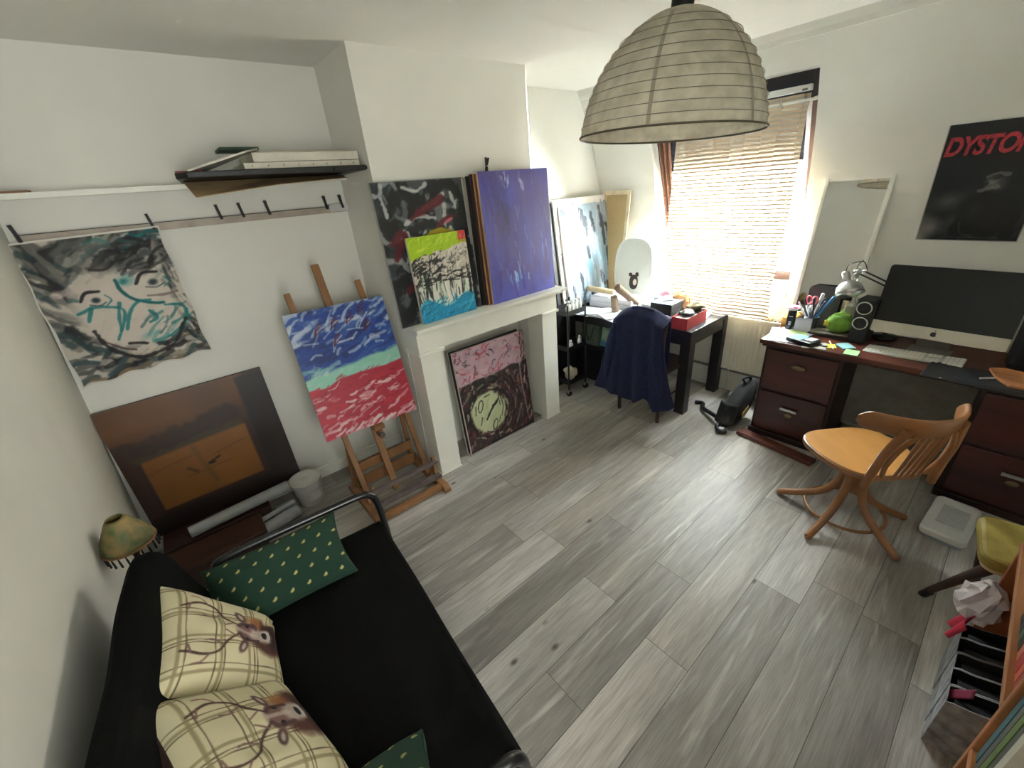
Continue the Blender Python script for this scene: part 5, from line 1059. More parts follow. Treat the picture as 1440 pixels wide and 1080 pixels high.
def jacket_fn(u, v):
    """v: 0 inner edge behind the chair back .. 0.22 over the top .. 1 outer hem"""
    s = 2 * u - 1; top = 0.955 - 0.075 * abs(s) ** 2.6; yt = 0.225 * s + 0.015
    hy, hz = hem_at(u)
    if v < 0.22:
        t = v / 0.22; z = 0.50 + (top - 0.50) * min(1, t * 1.05); x = 0.085 - 0.015 * t + 0.010 * math.sin(u * 12); y = yt * (1.0)
        if t > 0.9: x = 0.072 - 0.02 * (t - 0.9) / 0.1
    else:
        t = (v - 0.22) / 0.78; k = t ** 0.9
        z = top + (hz - top) * k; y = yt + (hy - yt) * (0.25 * k + 0.75 * k ** 1.6)
        bulge = min(1, t * 22); x = 0.052 - 0.087 * bulge - 0.03 * k
        x += -0.020 * k ** 0.6 * math.sin(u * 17 + 0.8 + 1.5 * t) - 0.012 * math.sin(u * 31 + 3 * t) * t
        x -= 0.028 * math.exp(-((u - 0.13) / 0.08) ** 2) * bulge * (1 - 0.2 * t) + 0.028 * math.exp(-((u - 0.86) / 0.08) ** 2) * bulge
        x += 0.015 * math.exp(-((u - 0.27) / 0.035) ** 2) * t + 0.012 * math.exp(-((u - 0.70) / 0.04) ** 2) * t
    return (x, y, z)
b = B(); b.surf(jacket_fn, 90, 80); b.build('jacket_body', M['navy'], jk, solid=0.004)
for s, u in ((-1, 0.10), (1, 0.90)):
    pts = bez([tuple(np.array(jacket_fn(u, v)) + np.array((-0.004 - 0.018 * math.sin(PI * (v - 0.3) / 0.55), s * 0.008, 0))) for v in (0.30, 0.42, 0.56, 0.70, 0.85)], 6)
    n_ = len(pts); b = B(); b.tube(pts, [0.012 + 0.026 * math.sin(PI * min(1, (k + 0.5) / n_)) ** 0.6 for k in range(n_)], 14); b.build('sleeve', M['navy'], jk)
b = B(); b.tube(bez([jacket_fn(u, 0.225) for u in (0.28, 0.4, 0.5, 0.6, 0.72)], 5), 0.014, 10); b.build('collar', M['navy'], jk)

# ------------------------------------------------------------------ things on the table
def sheet(label, x, y, z, w, d, rz, m=None, t=0.0012, group=None, name='paper_sheet', cat='paper'):
    b = B(); rs = random.Random(int(x * 1000 + y * 77)); 
    b.surf(lambda u, v: ((u - 0.5) * w, (v - 0.5) * d, t + 0.0015 * math.sin(u * 5 + v * 3)), 8, 8); b.box(-w / 2, w / 2, -d / 2, d / 2, 0, t * 0.5)
    o = b.build(name, m or M['paper'], None, loc=(x, y, z), rot=(0, 0, rz)); return tag(o, label, cat, group)
GP = 'loose drawing sheets on the black table'
LB = 'white drawing sheet in the loose pile on the left of the black table'
PB = mat('bluish_sheet', (214, 222, 236), 0.8, var=0.08, scale=14); PL = mat('lilac_sheet', (216, 210, 224), 0.8, rgb2=(232, 230, 236), scale=10)
for k, (x, y, w, d, rz, m) in enumerate([(3.0, 2.50, 0.30, 0.42, 0.15, PL), (2.985, 2.52, 0.21, 0.30, -0.35, None), (3.02, 2.28, 0.30, 0.42, -0.25, PB), (3.01, 2.26, 0.30, 0.40, -0.1, None), (3.02, 2.22, 0.21, 0.30, 0.3, PL), (2.995, 2.40, 0.21, 0.30, 0.5, PB), (3.0, 2.27, 0.24, 0.32, -0.45, None)]):
    sheet(LB, x, y, TZ + 0.0016 + k * 0.0035, w, d, rz, m, group=GP)
b = B(); b.box(-0.13, 0.13, -0.24, 0.24, 0, 0.055); b.box(-0.12, 0.125, -0.225, 0.235, 0.055, 0.10); o = b.build('paper_stack', mat('stacked_paper', (220, 220, 224), 0.85, var=0.06, scale=4, stretch=(1, 1, 40)), None, loc=(3.30, 2.42, TZ + 0.001), rot=(0, 0, 0.06), bev=0.002); tag(o, 'thick white stack of drawing paper in front of the drip painting', 'paper stack')
def roll(name, label, p, q, r, m, endm, group='rolls on the black table'):
    v = Vector(q) - Vector(p); t_ = thing(name, label, 'roll', p, group=group); t_.rotation_euler = v.to_track_quat('Z', 'Y').to_euler(); L = v.length
    b = B(); b.lathe([(0.0, 0), (r * 0.9, 0), (r, 0.006), (r, L - 0.006), (r * 0.9, L), (r * 0.55, L), (r * 0.5, L - 0.02), (0, L - 0.02)], 26); b.build('roll_body', m, t_)
    b = B(); b.tube([((0.2 + 0.03 * k) * r * math.cos(k * 0.7) , (0.2 + 0.03 * k) * r * math.sin(k * 0.7), L - 0.002 + 0.001 * (k % 2)) for k in range(22)], r * 0.05, 5); b.build('rolled_end', endm, t_)
RB = mat('beige_roll', (206, 184, 148), 0.8, var=0.06, scale=14); RG = mat('grey_brown_roll', (142, 122, 104), 0.9, var=0.12, scale=40, bump=0.15); RE = mat('fuzzy_end', (196, 176, 150), 0.95, var=0.15, scale=60)
roll('cardboard_roll', 'smooth beige roll lying in front of the drip painting', (3.235, 2.41, 0.892), (3.20, 2.705, 0.905), 0.026, RB, RE)
roll('canvas_roll', 'thick grey-brown roll slanting down with its pale round end showing', (3.30, 2.20, 0.80), (3.05, 2.245, 1.0), 0.034, RG, RE)
roll('canvas_roll', 'short beige roll standing upright left of the slanting roll', (3.06, 2.265, TZ + 0.027), (3.05, 2.275, 0.915), 0.032, RG, RE)
ov = thing('oval_mirror', 'white rounded table mirror with a small bear sticker, seen from behind on the table', 'mirror', (3.475, 2.395, TZ + 0.001), rot=(R(-5), 0, R(-86)))
def egg(n=48, a=0.195, b_=0.285):
    return [(a * math.copysign(abs(math.cos(t)) ** 0.62, math.cos(t)) * (1 - 0.16 * (math.sin(t) < 0) * abs(math.sin(t)) ** 1.5), 0.315 + b_ * math.copysign(abs(math.sin(t)) ** 0.7, math.sin(t))) for t in np.linspace(0, 2 * PI, n, endpoint=False)]
b = B(); E_ = egg(); b.M = Matrix.Rotation(PI / 2, 4, 'X'); b.prism(E_, -0.02, 0.0); b.build('panel', mat('white_back', (224, 224, 214), 0.35, var=0.01), ov, bev=0.004)
b = B(); b.tube([(x, -0.002, z) for x, z in E_], 0.010, 8, closed=True); b.build('rim', M['whitep'], ov)
b = B(); b.box(-0.11, 0.11, -0.04, 0.09, 0.0, 0.014); b.beam((0, 0.02, 0.01), (0, 0.015, 0.06), 0.05, 0.016); b.build('foot', M['whitep'], ov, bev=0.003)
BR_ = mat('bear_brown', (62, 46, 42), 0.7); sb = B(); sb.M = Matrix.Rotation(PI / 2, 4, 'X')
sb.prism(superellipse(0.045, 0.07, 24, 2.4, 0.02, 0.20), 0.001, 0.006); sb.prism(superellipse(0.018, 0.018, 12, 2, -0.02, 0.27), 0.001, 0.006); sb.prism(superellipse(0.018, 0.022, 12, 2, 0.05, 0.275), 0.001, 0.006); sb.build('bear_sticker', BR_, ov)
sb = B(); sb.M = Matrix.Rotation(PI / 2, 4, 'X'); sb.prism(superellipse(0.020, 0.030, 18, 2, 0.035, 0.20), 0.0065, 0.008); sb.build('sticker_patch', mat('cream_patch', (214, 206, 194), 0.7), ov)
bw = thing('bowl', 'pale blue plastic bowl on a white notebook at the back of the table', 'bowl', (3.47, 2.07, TZ + 0.042))
b = B(); b.lathe([(0, 0), (0.035, 0), (0.055, 0.03), (0.064, 0.065), (0.061, 0.065), (0.052, 0.032), (0.033, 0.005), (0, 0.005)], 28); b.build('bowl_body', mat('pale_blue_plastic', (190, 212, 222), 0.3, var=0.02), bw)
b = B(); b.lathe([(0.064, 0.062), (0.068, 0.065), (0.064, 0.069), (0.061, 0.066)], 28); b.build('bowl_rim', M['whitep'], bw)
o = B().box(-0.09, 0.09, -0.12, 0.12, 0, 0.04).build('notebook', M['whitep'], None, bev=0.003, loc=(3.45, 2.10, TZ + 0.001)); tag(o, 'thick white notebook under the pale blue bowl', 'notebook')
kb = thing('shoe_box', 'black cardboard box with a pale blue lid and pens, right of the jacket', 'box', (3.385, 1.915, TZ), rz=0.05)
b = B(); b.box(-0.155, 0.155, -0.10, 0.10, 0.0, 0.108); b.build('box_body', M['blk'], kb, bev=0.002)
b = B(); b.box(-0.155, 0.155, -0.10, 0.10, 0.108, 0.114); b.build('lid', mat('pale_blue_card', (176, 206, 218), 0.5, var=0.05), kb, bev=0.001)
for k, (a, c_) in enumerate((((3.30, 1.90, 0.863), (3.38, 1.935, 0.863)), ((3.30, 1.935, 0.863), (3.36, 1.87, 0.863)), ((3.42, 1.90, 0.863), (3.47, 1.93, 0.863)))):
    b = B(); b.cyl(a, c_, 0.004, 8); o = b.build('pen', M['blk'], None); tag(o, 'black pen lying on the pale blue lid of the black box', 'pen', 'pens on the black box')
rb = thing('red_box', 'open red cardboard box with a white inside on the table corner', 'box', (3.165, 1.605, TZ), rz=0.04)
b = B(); 
for q in ((-0.165, 0.165, -0.066, -0.063), (-0.165, 0.165, 0.063, 0.066), (-0.168, -0.165, -0.066, 0.066), (0.165, 0.168, -0.066, 0.066)): b.box(*q, 0, 0.095)
b.box(-0.165, 0.165, -0.066, 0.066, 0, 0.003); b.build('box_body', M['red'], rb)
b = B(); b.box(-0.164, 0.164, -0.062, 0.062, 0.003, 0.080); b.build('inner_tray', M['whitep'], rb)
bp_ = thing('black_pouch', 'black pouch lying on the open red box', 'pouch', (3.15, 1.615, TZ + 0.081)); b = B(); b.surf(crumple(0.065, 0.05, 0.022, 9, 0.3), 28, 18); b.build('pouch_body', M['blk'], bp_)
cp = thing('cloth_cap', 'crumpled beige and black cap on the back of the red box', 'cap', (3.285, 1.625, TZ + 0.081)); b = B(); b.surf(crumple(0.065, 0.06, 0.035, 12, 0.4), 28, 18); b.build('crown', mat('beige_cap', (178, 164, 130), 0.95, rgb2=(70, 62, 52), scale=14), cp)
b = B(); b.prism(superellipse(0.06, 0.04, 20, 2, 0, 0), 0, 0.004); b.build('peak', M['blk'], cp, loc=(-0.02, -0.03, 0.008))
bb = thing('basketball', 'small tan and black basketball behind the black box on the table', 'ball', (3.50, 1.87, TZ + 0.083))
b = B(); b.ball((0, 0, 0), 0.082, 0.082, 0.082, 32, 20); b.build('ball', mat('tan_rubber', (206, 150, 98), 0.6, var=0.05, scale=80), bb)
for k, (ax, off) in enumerate((((1, 0, 0), 0), ((0, 1, 0), 0), ((0, 0, 1), 0.0), ((0.7, 0.7, 0), 0.045))):
    q = Vector(ax).normalized().to_track_quat('Z', 'Y'); r = math.sqrt(0.0826 ** 2 - off ** 2); b = B(); b.tube([q @ Vector((r * math.cos(a), r * math.sin(a), off)) for a in np.linspace(0, 2 * PI, 40, endpoint=False)], 0.0016, 5, closed=True); b.build('seam', M['blk'], bb)
pk = thing('pink_cloth', 'crumpled pink cloth between the bowl and the ball on the table', 'cloth', (3.47, 1.995, TZ + 0.115)); pk.location = (3.56, 2.03, TZ); b = B(); b.surf(crumple(0.055, 0.09, 0.07, 21, 0.5), 28, 18); b.build('cloth', mat('pink_cloth', (226, 128, 138), 0.9, var=0.08), pk)
bo = thing('glass_bottle', 'dark glass bottle standing at the back of the table before the sheer curtain', 'bottle', (3.50, 1.985, TZ)); bo.location = (3.585, 1.80, TZ); bo.location = (3.50, 1.96, TZ + 0.0)
bo.location = (3.605, 1.985, TZ)
b = B(); b.lathe([(0, 0), (0.034, 0), (0.036, 0.01), (0.036, 0.17), (0.030, 0.205), (0.015, 0.25), (0.013, 0.30), (0.0, 0.30)], 28); b.build('bottle_body', mat('dark_bottle_glass', (46, 40, 36), 0.12, var=0.1, coat=0.4), bo)
b = B(); b.lathe([(0.0363, 0.05), (0.0366, 0.05), (0.0366, 0.15), (0.0363, 0.15)], 28); b.build('label', mat('bottle_label', (150, 140, 138), 0.6), bo)
b = B(); b.lathe([(0, 0.30), (0.015, 0.30), (0.015, 0.318), (0, 0.318)], 20); b.build('cap', mat('cap_grey', (150, 150, 150), 0.4, 0.5), bo)
sheet('white sheet lying flat on the window end of the black table', 3.45, 1.66, TZ + 0.0008, 0.21, 0.16, 0.2, PB); 
b = B(); b.tube(bez([(3.30, 2.03, 0.752), (3.40, 1.99, 0.80), (3.50, 1.96, 0.872), (3.52, 1.85, 0.915), (3.45, 1.80, 0.88), (3.36, 1.795, 0.80), (3.20, 1.76, 0.752)], 8), 0.003, 6); o = b.build('cable', M['blk'], None); tag(o, 'black cable looping over the black box and the ball', 'cable')
pc = thing('pencil_case', 'dark blue pencil case between the jacket and the red box', 'case', (3.09, 1.775, TZ)); b = B(); b.surf(crumple(0.05, 0.07, 0.03, 31, 0.2), 28, 18); b.build('case_body', mat('dark_blue_cloth', (44, 46, 70), 0.9), pc)
# ------------------------------------------------------------------ mahogany desk along the window wall
dk = thing('writing_desk', 'dark red mahogany pedestal desk along the window wall with a computer on it', 'desk', (3.34, 0.2, 0))
DX, DY, DZ = 3.34, 0.2, 0.77
MH, MD, MT = M['mahog'], M['mahog_dk'], M['mahog_top']
b = B(); b.box(3.07 - DX, 3.63 - DX, -0.60 - DY, 1.02 - DY, DZ - 0.032, DZ); b.build('desktop', MT, dk, bev=0.006)
b = B(); b.box(3.085 - DX, 3.62 - DX, -0.59 - DY, 1.005 - DY, DZ - 0.05, DZ - 0.032); b.build('top_moulding', MD, dk, bev=0.004)
for y0, y1 in ((0.525, 0.985), (-0.575, -0.075)):
    b = B(); b.box(3.115 - DX, 3.60 - DX, y0 - DY, y1 - DY, 0.045, DZ - 0.05); b.build('pedestal', MD, dk, bev=0.003)
    b = B(); b.box(3.10 - DX, 3.60 - DX, y0 - 0.012 - DY, y1 + 0.012 - DY, 0, 0.045); b.build('plinth', MD, dk, bev=0.004)
    for z0, z1 in ((0.395, 0.70), (0.065, 0.375)):
        b = B(); b.box(-0.012, 0.006, y0 + 0.02 - DY, y1 - 0.02 - DY, z0, z1); b.add([(-0.0125, y0 + 0.045 - DY, z0 + 0.03), (-0.0125, y1 - 0.045 - DY, z0 + 0.03), (-0.0125, y1 - 0.045 - DY, z1 - 0.03), (-0.0125, y0 + 0.045 - DY, z1 - 0.03)], [(0, 1, 2, 3)])
        dr = b.build('drawer', MH, dk, bev=0.003, loc=(3.11 - DX, 0, 0))
        cy, cz = (y0 + y1) / 2 - DY, (z0 + z1) / 2 + 0.055
        b = B()
        if y0 > 0 and z0 > 0.3:
            b.ball((-0.016, cy, cz), 0.014, 0.045, 0.018, 20, 10); b.build('cup_pull', mat('old_brass', (128, 112, 90), 0.35, 0.8), dr)
        else:
            b.box(-0.034, -0.024, cy - 0.052, cy + 0.052, cz - 0.008, cz + 0.010); b.cyl((-0.028, cy - 0.04, cz), (-0.01, cy - 0.04, cz), 0.006, 8); b.cyl((-0.028, cy + 0.04, cz), (-0.01, cy + 0.04, cz), 0.006, 8); b.build('handle', M['steel'], dr)
            b = B(); b.ball((-0.014, cy, cz - 0.05), 0.006, 0.026, 0.018, 16, 8); b.build('escutcheon', mat('old_brass', (128, 112, 90), 0.35, 0.8), dr)
b = B(); b.box(3.56 - DX, 3.575 - DX, -0.075 - DY, 0.525 - DY, 0.08, DZ - 0.05); b.build('modesty_panel', mat('grey_panel', (148, 145, 136), 0.7), dk)
pl_ = B().box(-0.035, 0.045, -0.26, 0.27, 0, 0.03).build('floor_plank', MT, None, bev=0.003, loc=(2.985, 0.765, 0.001), rot=(0, 0, R(-9))); tag(pl_, 'loose reddish wood plank on the floor in front of the desk drawers', 'plank')

# ------------------------------------------------------------------ computer
im = thing('desktop_computer', 'large all-in-one computer with a black screen and pale chin on the desk', 'computer', (3.345, 0.195, 0.86), rot=(R(-9), 0, R(-94.0)))
b = B(); b.M = Matrix.Rotation(PI / 2, 4, 'X')
W2, H2 = 0.299, 0.412
def rrect(x0, x1, z0, z1, r, n=6):
    out = []
    for cx, cz, a0 in ((x1 - r, z0 + r, -PI / 2), (x1 - r, z1 - r, 0), (x0 + r, z1 - r, PI / 2), (x0 + r, z0 + r, PI)):
        for k in range(n + 1): a = a0 + PI / 2 * k / n; out.append((cx + r * math.cos(a), cz + r * math.sin(a)))
    return out
b.prism(rrect(-W2, W2, 0, H2, 0.018), -0.022, -0.004); b.build('case', M['silver'], im, bev=0.003)
b = B(); b.M = Matrix.Rotation(PI / 2, 4, 'X'); sg = [p_ for p_ in rrect(-W2, W2, 0.0, H2, 0.018) if p_[1] > 0.1]; sg = [(-W2, 0.072), (W2, 0.072)] + sg; b.prism(sg, -0.004, 0.0); b.build('screen', mat('black_glass', (12, 15, 18), 0.22, var=0.02, scale=2, spec=0.35), im)
b = B(); b.M = Matrix.Rotation(PI / 2, 4, 'X'); ch_ = [p_ for p_ in rrect(-W2, W2, 0.0, 0.072 * 2, 0.018) if p_[1] < 0.07]; b.prism([(W2, 0.0715), (-W2, 0.0715)] + [p_ for p_ in ch_ if p_[0] < 0] + [p_ for p_ in ch_ if p_[0] > 0], -0.004, -0.0005); b.build('chin', mat('pale_aluminium', (212, 206, 190), 0.4, 0.25, var=0.02), im)
# fruit mark with a bite and a leaf
ap = []
for k in range(60):
    t = 2 * PI * k / 60; r = 0.0145 * (1 - 0.14 * math.exp(-((t - PI / 2) / 0.35) ** 2) - 0.09 * math.exp(-((t - 3 * PI / 2) / 0.3) ** 2)); x, z = 1.0 * r * math.cos(t), 1.03 * r * math.sin(t)
    d = math.hypot(x - 0.0165, z - 0.001)
    if d < 0.0075: x, z = 0.0165 + (x - 0.0165) * 0.0075 / d, 0.001 + (z - 0.001) * 0.0075 / d
    ap.append((x, z + 0.034))
b = B(); b.M = Matrix.Rotation(PI / 2, 4, 'X'); b.prism(ap, -0.0005, 0.0004); lf = [(0.001 + 0.0065 * t - 0.002 * math.sin(PI * t), 0.0505 + 0.008 * t + 0.002 * math.sin(PI * t)) for t in np.linspace(0, 1, 6)] + [(0.001 + 0.0065 * t + 0.002 * math.sin(PI * t), 0.0505 + 0.008 * t - 0.002 * math.sin(PI * t)) for t in np.linspace(0.8, 0.2, 4)]
b.prism(lf, -0.0005, 0.0004); b.build('logo', M['blk'], im)
st = B(); st.M = Matrix.Rotation(R(9), 4, 'X')
st.box(-0.095, 0.095, -0.055, 0.125, -0.0885, -0.083); st.beam((0, 0.115, -0.083), (0, 0.045, 0.10), 0.15, 0.008, (0, 1, 0)); st.build('stand', mat('stand_aluminium', (150, 146, 136), 0.35, 0.5, var=0.03), im)

kbd = thing('keyboard', 'slim white and silver keyboard in front of the computer', 'keyboard', (3.257, 0.25, DZ + 0.0012), rot=(0, R(-2), R(-92)))
b = B(); b.box(-0.225, 0.225, -0.064, 0.088, 0, 0.006); b.build('base_plate', mat('key_base', (196, 194, 186), 0.4, 0.2), kbd, bev=0.002)
kw = mat('white_keys', (230, 228, 218), 0.5, var=0.01)
for r in range(5):
    xs = [(-0.218 + k * 0.0198, 0.0165) for k in range(14)]
    if r == 0: xs = xs[:3] + [(-0.218 + 3 * 0.0198, 0.0165 + 4 * 0.0198)] + xs[8:]
    xs += [(0.070 + k * 0.0198, 0.0165) for k in range(3)] * (r != 2) + [(0.142 + k * 0.0198, 0.0165) for k in range(4)]
    for x, w_ in xs:
        b = B(); b.box(x, x + w_, -0.058 + r * 0.0285, -0.058 + r * 0.0285 + 0.0235, 0.006, 0.0095); b.build('key', kw, kbd)

# ------------------------------------------------------------------ loudspeakers
sp = thing('desk_speaker', 'small black desk speaker with two pale ringed cones left of the computer', 'speaker', (3.40, 0.535, DZ + 0.001), rz=R(-96))
b = B(); b.M = Matrix.Translation((0, 0, 0)); b.prism(rrect(-0.048, 0.048, -0.065, 0.075, 0.012), 0, 0.285); b.build('cabinet', mat('black_speaker', (30, 30, 32), 0.5), sp, bev=0.006)
for z in (0.232, 0.132):
    b = B(); b.M = Matrix.Translation((0, -0.066, z)) @ Matrix.Rotation(PI / 2, 4, 'X'); b.lathe([(0.042, 0), (0.042, 0.004), (0.036, 0.005), (0.036, 0.0)], 32); b.build('cone_ring', mat('pale_ring', (196, 194, 188), 0.4, 0.3), sp)
    b = B(); b.M = Matrix.Translation((0, -0.066, z)) @ Matrix.Rotation(PI / 2, 4, 'X'); b.lathe([(0.036, 0.002), (0.03, 0.001), (0.014, -0.004), (0.010, 0.001), (0.0, 0.003)], 28); b.build('cone', M['blk'], sp)
s2 = thing('black_speaker', 'tall rounded black speaker at the right end of the desk, cut by the photo edge', 'speaker', (3.36, -0.27, DZ + 0.001), rz=R(-100))
b = B(); b.prism(rrect(-0.15, 0.15, -0.12, 0.12, 0.06), 0, 0.40); b.build('cabinet', mat('black_cloth_speaker', (22, 22, 24), 0.9, var=0.1, scale=70), s2, bev=0.05)
b = B(); b.M = Matrix.Translation((0, -0.121, 0.22)) @ Matrix.Rotation(PI / 2, 4, 'X'); b.lathe([(0.09, 0), (0.09, 0.004), (0.082, 0.004), (0.06, 0.0), (0, 0.002)], 30); b.build('cone', M['blk'], s2)

# ------------------------------------------------------------------ black drawing tablet, wood board
tbm = thing('drawing_tablet', 'large flat black drawing tablet sticking out over the desk edge', 'tablet', (3.075, -0.14, DZ + 0.001), rz=R(-3))
b = B(); b.box(-0.135, 0.125, -0.32, 0.30, 0, 0.012); b.build('body', M['blk'], tbm, bev=0.004)
b = B(); b.box(-0.10, 0.10, -0.24, 0.20, 0.012, 0.0128); b.build('active_area', mat('tablet_grey', (36, 38, 42), 0.5), tbm)
b = B(); b.add([(-0.128, 0.215, 0.0125), (-0.118, 0.215, 0.0125), (-0.118, 0.228, 0.0125), (-0.128, 0.222, 0.0125)], [(0, 1, 2, 3)]); b.build('mark', M['whitep'], tbm)
b = B(); b.cyl((0.06, 0.12, 0.022), (0.12, 0.06, 0.020), 0.005, 8); o = b.build('stylus', M['greyp'], None, loc=(2.985, -0.17, DZ + 0.0)); tag(o, 'grey stylus lying on the black drawing tablet', 'stylus')
b = B(); b.prism([(0.09, 0.08), (0.13, 0.03), (0.09, -0.16), (-0.13, -0.16), (-0.12, 0.0), (-0.03, 0.05)], 0, 0.014); o = b.build('wood_board', mat('rough_pine_board', (178, 118, 72), 0.7, var=0.18, scale=16, stretch=(1, 0.2, 1)), None, bev=0.003, loc=(3.13, -0.15, DZ + 0.0145)); tag(o, 'small rough orange wood board lying on the black tablet', 'board')

# ------------------------------------------------------------------ silver desk lamp
la = thing('desk_lamp', 'silver bell-shaped desk lamp on a black jointed arm behind the speaker', 'lamp', (3.53, 0.43, DZ + 0.001))
b = B(); b.lathe([(0, 0), (0.07, 0), (0.07, 0.018), (0.015, 0.026), (0.011, 0.03), (0.011, 0.33), (0, 0.33)], 28); b.build('base', M['blk_metal'], la)
J = Vector((-0.06, 0.215, 0.432))
for dz in (-0.014, 0.014):
    b = B(); b.cyl((0, 0.02, 0.33 + dz), J + Vector((0, 0, dz)), 0.005, 8); b.build('arm_bar', M['blk_metal'], la)
b = B(); b.ball(J, 0.018, 0.018, 0.018, 14, 10); b.cyl(J + Vector((0, 0, 0)), J + Vector((-0.02, -0.045, 0.012)), 0.007, 8); b.build('joint', M['steel'], la)
Hd = Vector((-0.065, 0.275, 0.395)); ax = Vector((-0.35, -0.42, -0.84)).normalized(); q = ax.to_track_quat('Z', 'Y').to_matrix().to_4x4()
b = B(); b.cyl(J, Hd + ax * 0.02, 0.006, 8); b.build('link', M['steel'], la)
LM = Matrix.Translation(Hd) @ q
b = B(); b.M = LM; b.lathe([(0, -0.03), (0.022, -0.03), (0.024, -0.02), (0.024, 0.035), (0.020, 0.04)], 24); b.build('socket_cap', M['steel'], la)
b = B(); b.M = LM; b.lathe([(0.022, 0.035), (0.045, 0.045), (0.066, 0.068), (0.076, 0.10), (0.080, 0.13), (0.077, 0.13), (0.073, 0.10), (0.063, 0.07), (0.042, 0.049), (0.02, 0.04)], 32); b.build('lamp_shade', M['steel'], la)
b = B(); b.M = LM; b.ball((0, 0, 0.075), 0.024, 0.024, 0.034, 14, 10); b.build('bulb', M['whitep'], la)
b = B(); b.tube(bez([Hd - ax * 0.03, Hd + Vector((0.0, 0.0, 0.075)), Hd + Vector((0.0, -0.06, 0.10)), J + Vector((0, -0.02, 0.05)), J + Vector((0, -0.04, 0.01))]), 0.003, 6); b.build('cable', M['blk'], la)

# ------------------------------------------------------------------ clutter at the left end of the desk
Z = DZ + 0.001
bk_ = thing('laptop_stand', 'dark grey rounded panel standing at the back of the desk by the mirror', 'stand', (3.535, 0.82, Z), rot=(R(-4), 0, R(-90)))
b = B(); b.M = Matrix.Rotation(PI / 2, 4, 'X'); b.prism(rrect(-0.10, 0.10, 0, 0.30, 0.04), -0.012, 0); b.build('panel', mat('dark_grey_panel2', (74, 74, 76), 0.6), bk_, bev=0.004)
b = B(); b.box(-0.07, 0.07, 0.012, 0.05, 0.0, 0.006); b.build('foot', M['blk'], bk_)
GPD = 'papers at the left end of the writing desk'
for k, (x, y, w_, d, rz, m, lb) in enumerate([(3.24, 0.91, 0.30, 0.21, 0.25, PB, 'pale blue sheet at the very left corner of the writing desk'), (3.26, 0.88, 0.28, 0.20, 0.05, None, 'white sheet in the paper pile at the left desk end'), (3.25, 0.87, 0.21, 0.15, -0.2, PB, 'pale blue notepad sheet in the left desk paper pile'),
                                             (3.29, 0.86, 0.13, 0.11, 0.2, mat('pale_green_note', (186, 214, 150), 0.8), 'pale green note on the paper pile at the left desk end'), (3.12, 0.71, 0.10, 0.13, 0.3, mat('grey_card', (158, 150, 138), 0.8), 'grey-beige card at the front edge of the desk')]):
    sheet(lb, x, y, Z + 0.0035 * (k % 4), w_, d, rz, m, group=GPD)
cd = thing('card_pile', 'pile of dark and beige papers in front of the green pouch', 'paper pile', (3.40, 0.70, Z), rz=0.1)
for k, c_ in enumerate(((96, 86, 76), (52, 48, 46), (178, 168, 146), (70, 62, 56), (140, 132, 118))):
    b = B(); b.box(-0.06 + 0.008 * (k % 3), 0.06 + 0.006 * (k % 2), -0.13 + 0.014 * (k % 2), 0.12 - 0.01 * (k % 3), 0.005 * k, 0.005 * k + 0.0045); b.build('sheet', mat('pile_sheet_%d' % k, c_, 0.8), cd)
ph = thing('phone_box', 'flat black case with a teal note on it at the desk front', 'case', (3.15, 0.785, Z), rz=R(-18))
b = B(); b.box(-0.05, 0.06, -0.085, 0.085, 0, 0.028); b.build('body', M['blk'], ph, bev=0.006)
b = B(); b.box(-0.04, 0.055, -0.005, 0.08, 0.028, 0.029); b.build('sticky_note', mat('teal_note', (120, 170, 184), 0.8), ph)
b = B(); b.box(-0.02, 0.05, -0.07, -0.02, 0.028, 0.033); b.build('screen_patch', M['greyp'], ph)
kf = thing('striped_keyfob', 'small black and white striped tag beside the black case', 'tag', (3.17, 0.665, Z), rz=0.5)
b = B(); b.box(-0.03, 0.03, -0.015, 0.015, 0, 0.008); b.build('body', M['blk'], kf)
for k in range(3): b = B(); b.box(-0.022 + 0.018 * k, -0.013 + 0.018 * k, -0.015, 0.015, 0.008, 0.009); b.build('stripe', M['whitep'], kf)
b = B(); b.cyl((3.26, 0.66, Z + 0.005), (3.12, 0.60, Z + 0.005), 0.0045, 8); tag(b.build('pencil', M['pale_wood'], None), 'pale wooden pencil lying behind the yellow note', 'pencil')
NG = 'sticky notes near the keyboard'
def note(label, x, y, w_, rz, c_, n=6):
    t_ = thing('sticky_notes', label, 'note', (x, y, Z), rz=rz, group=NG); b = B(); b.box(-w_ / 2, w_ / 2, -w_ / 2, w_ / 2, 0, 0.004); b.build('pad', mat('pad_%d' % sum(c_), c_, 0.8, var=0.03), t_)
    b = B(); b.surf(lambda u, v: ((u - 0.5) * w_, (v - 0.5) * w_, 0.0042 + 0.008 * u * u), 6, 6); b.build('top_note', mat('pad_%d' % sum(c_), c_, 0.8), t_)
note('yellow sticky note under the blue one on the desk', 3.165, 0.625, 0.05, 0.5, (226, 226, 60)); note('pale blue sticky note pad by the pencil on the desk', 3.22, 0.56, 0.078, 0.8, (138, 188, 190)); note('pale green sticky note at the desk edge left of the keyboard', 3.115, 0.505, 0.072, 0.05, (160, 220, 140))
cu = thing('pen_cup', 'black mesh pen cup full of pens and scissors', 'cup', (3.44, 0.835, Z))
b = B(); b.lathe([(0, 0), (0.042, 0), (0.045, 0.10), (0.042, 0.10), (0.039, 0.005), (0, 0.005)], 28); b.build('cup_body', mat('black_mesh', (34, 36, 40), 0.5), cu)
b = B(); b.lathe([(0.045, 0.098), (0.047, 0.1), (0.045, 0.104), (0.042, 0.101)], 28); b.build('cup_rim', M['blk_metal'], cu)
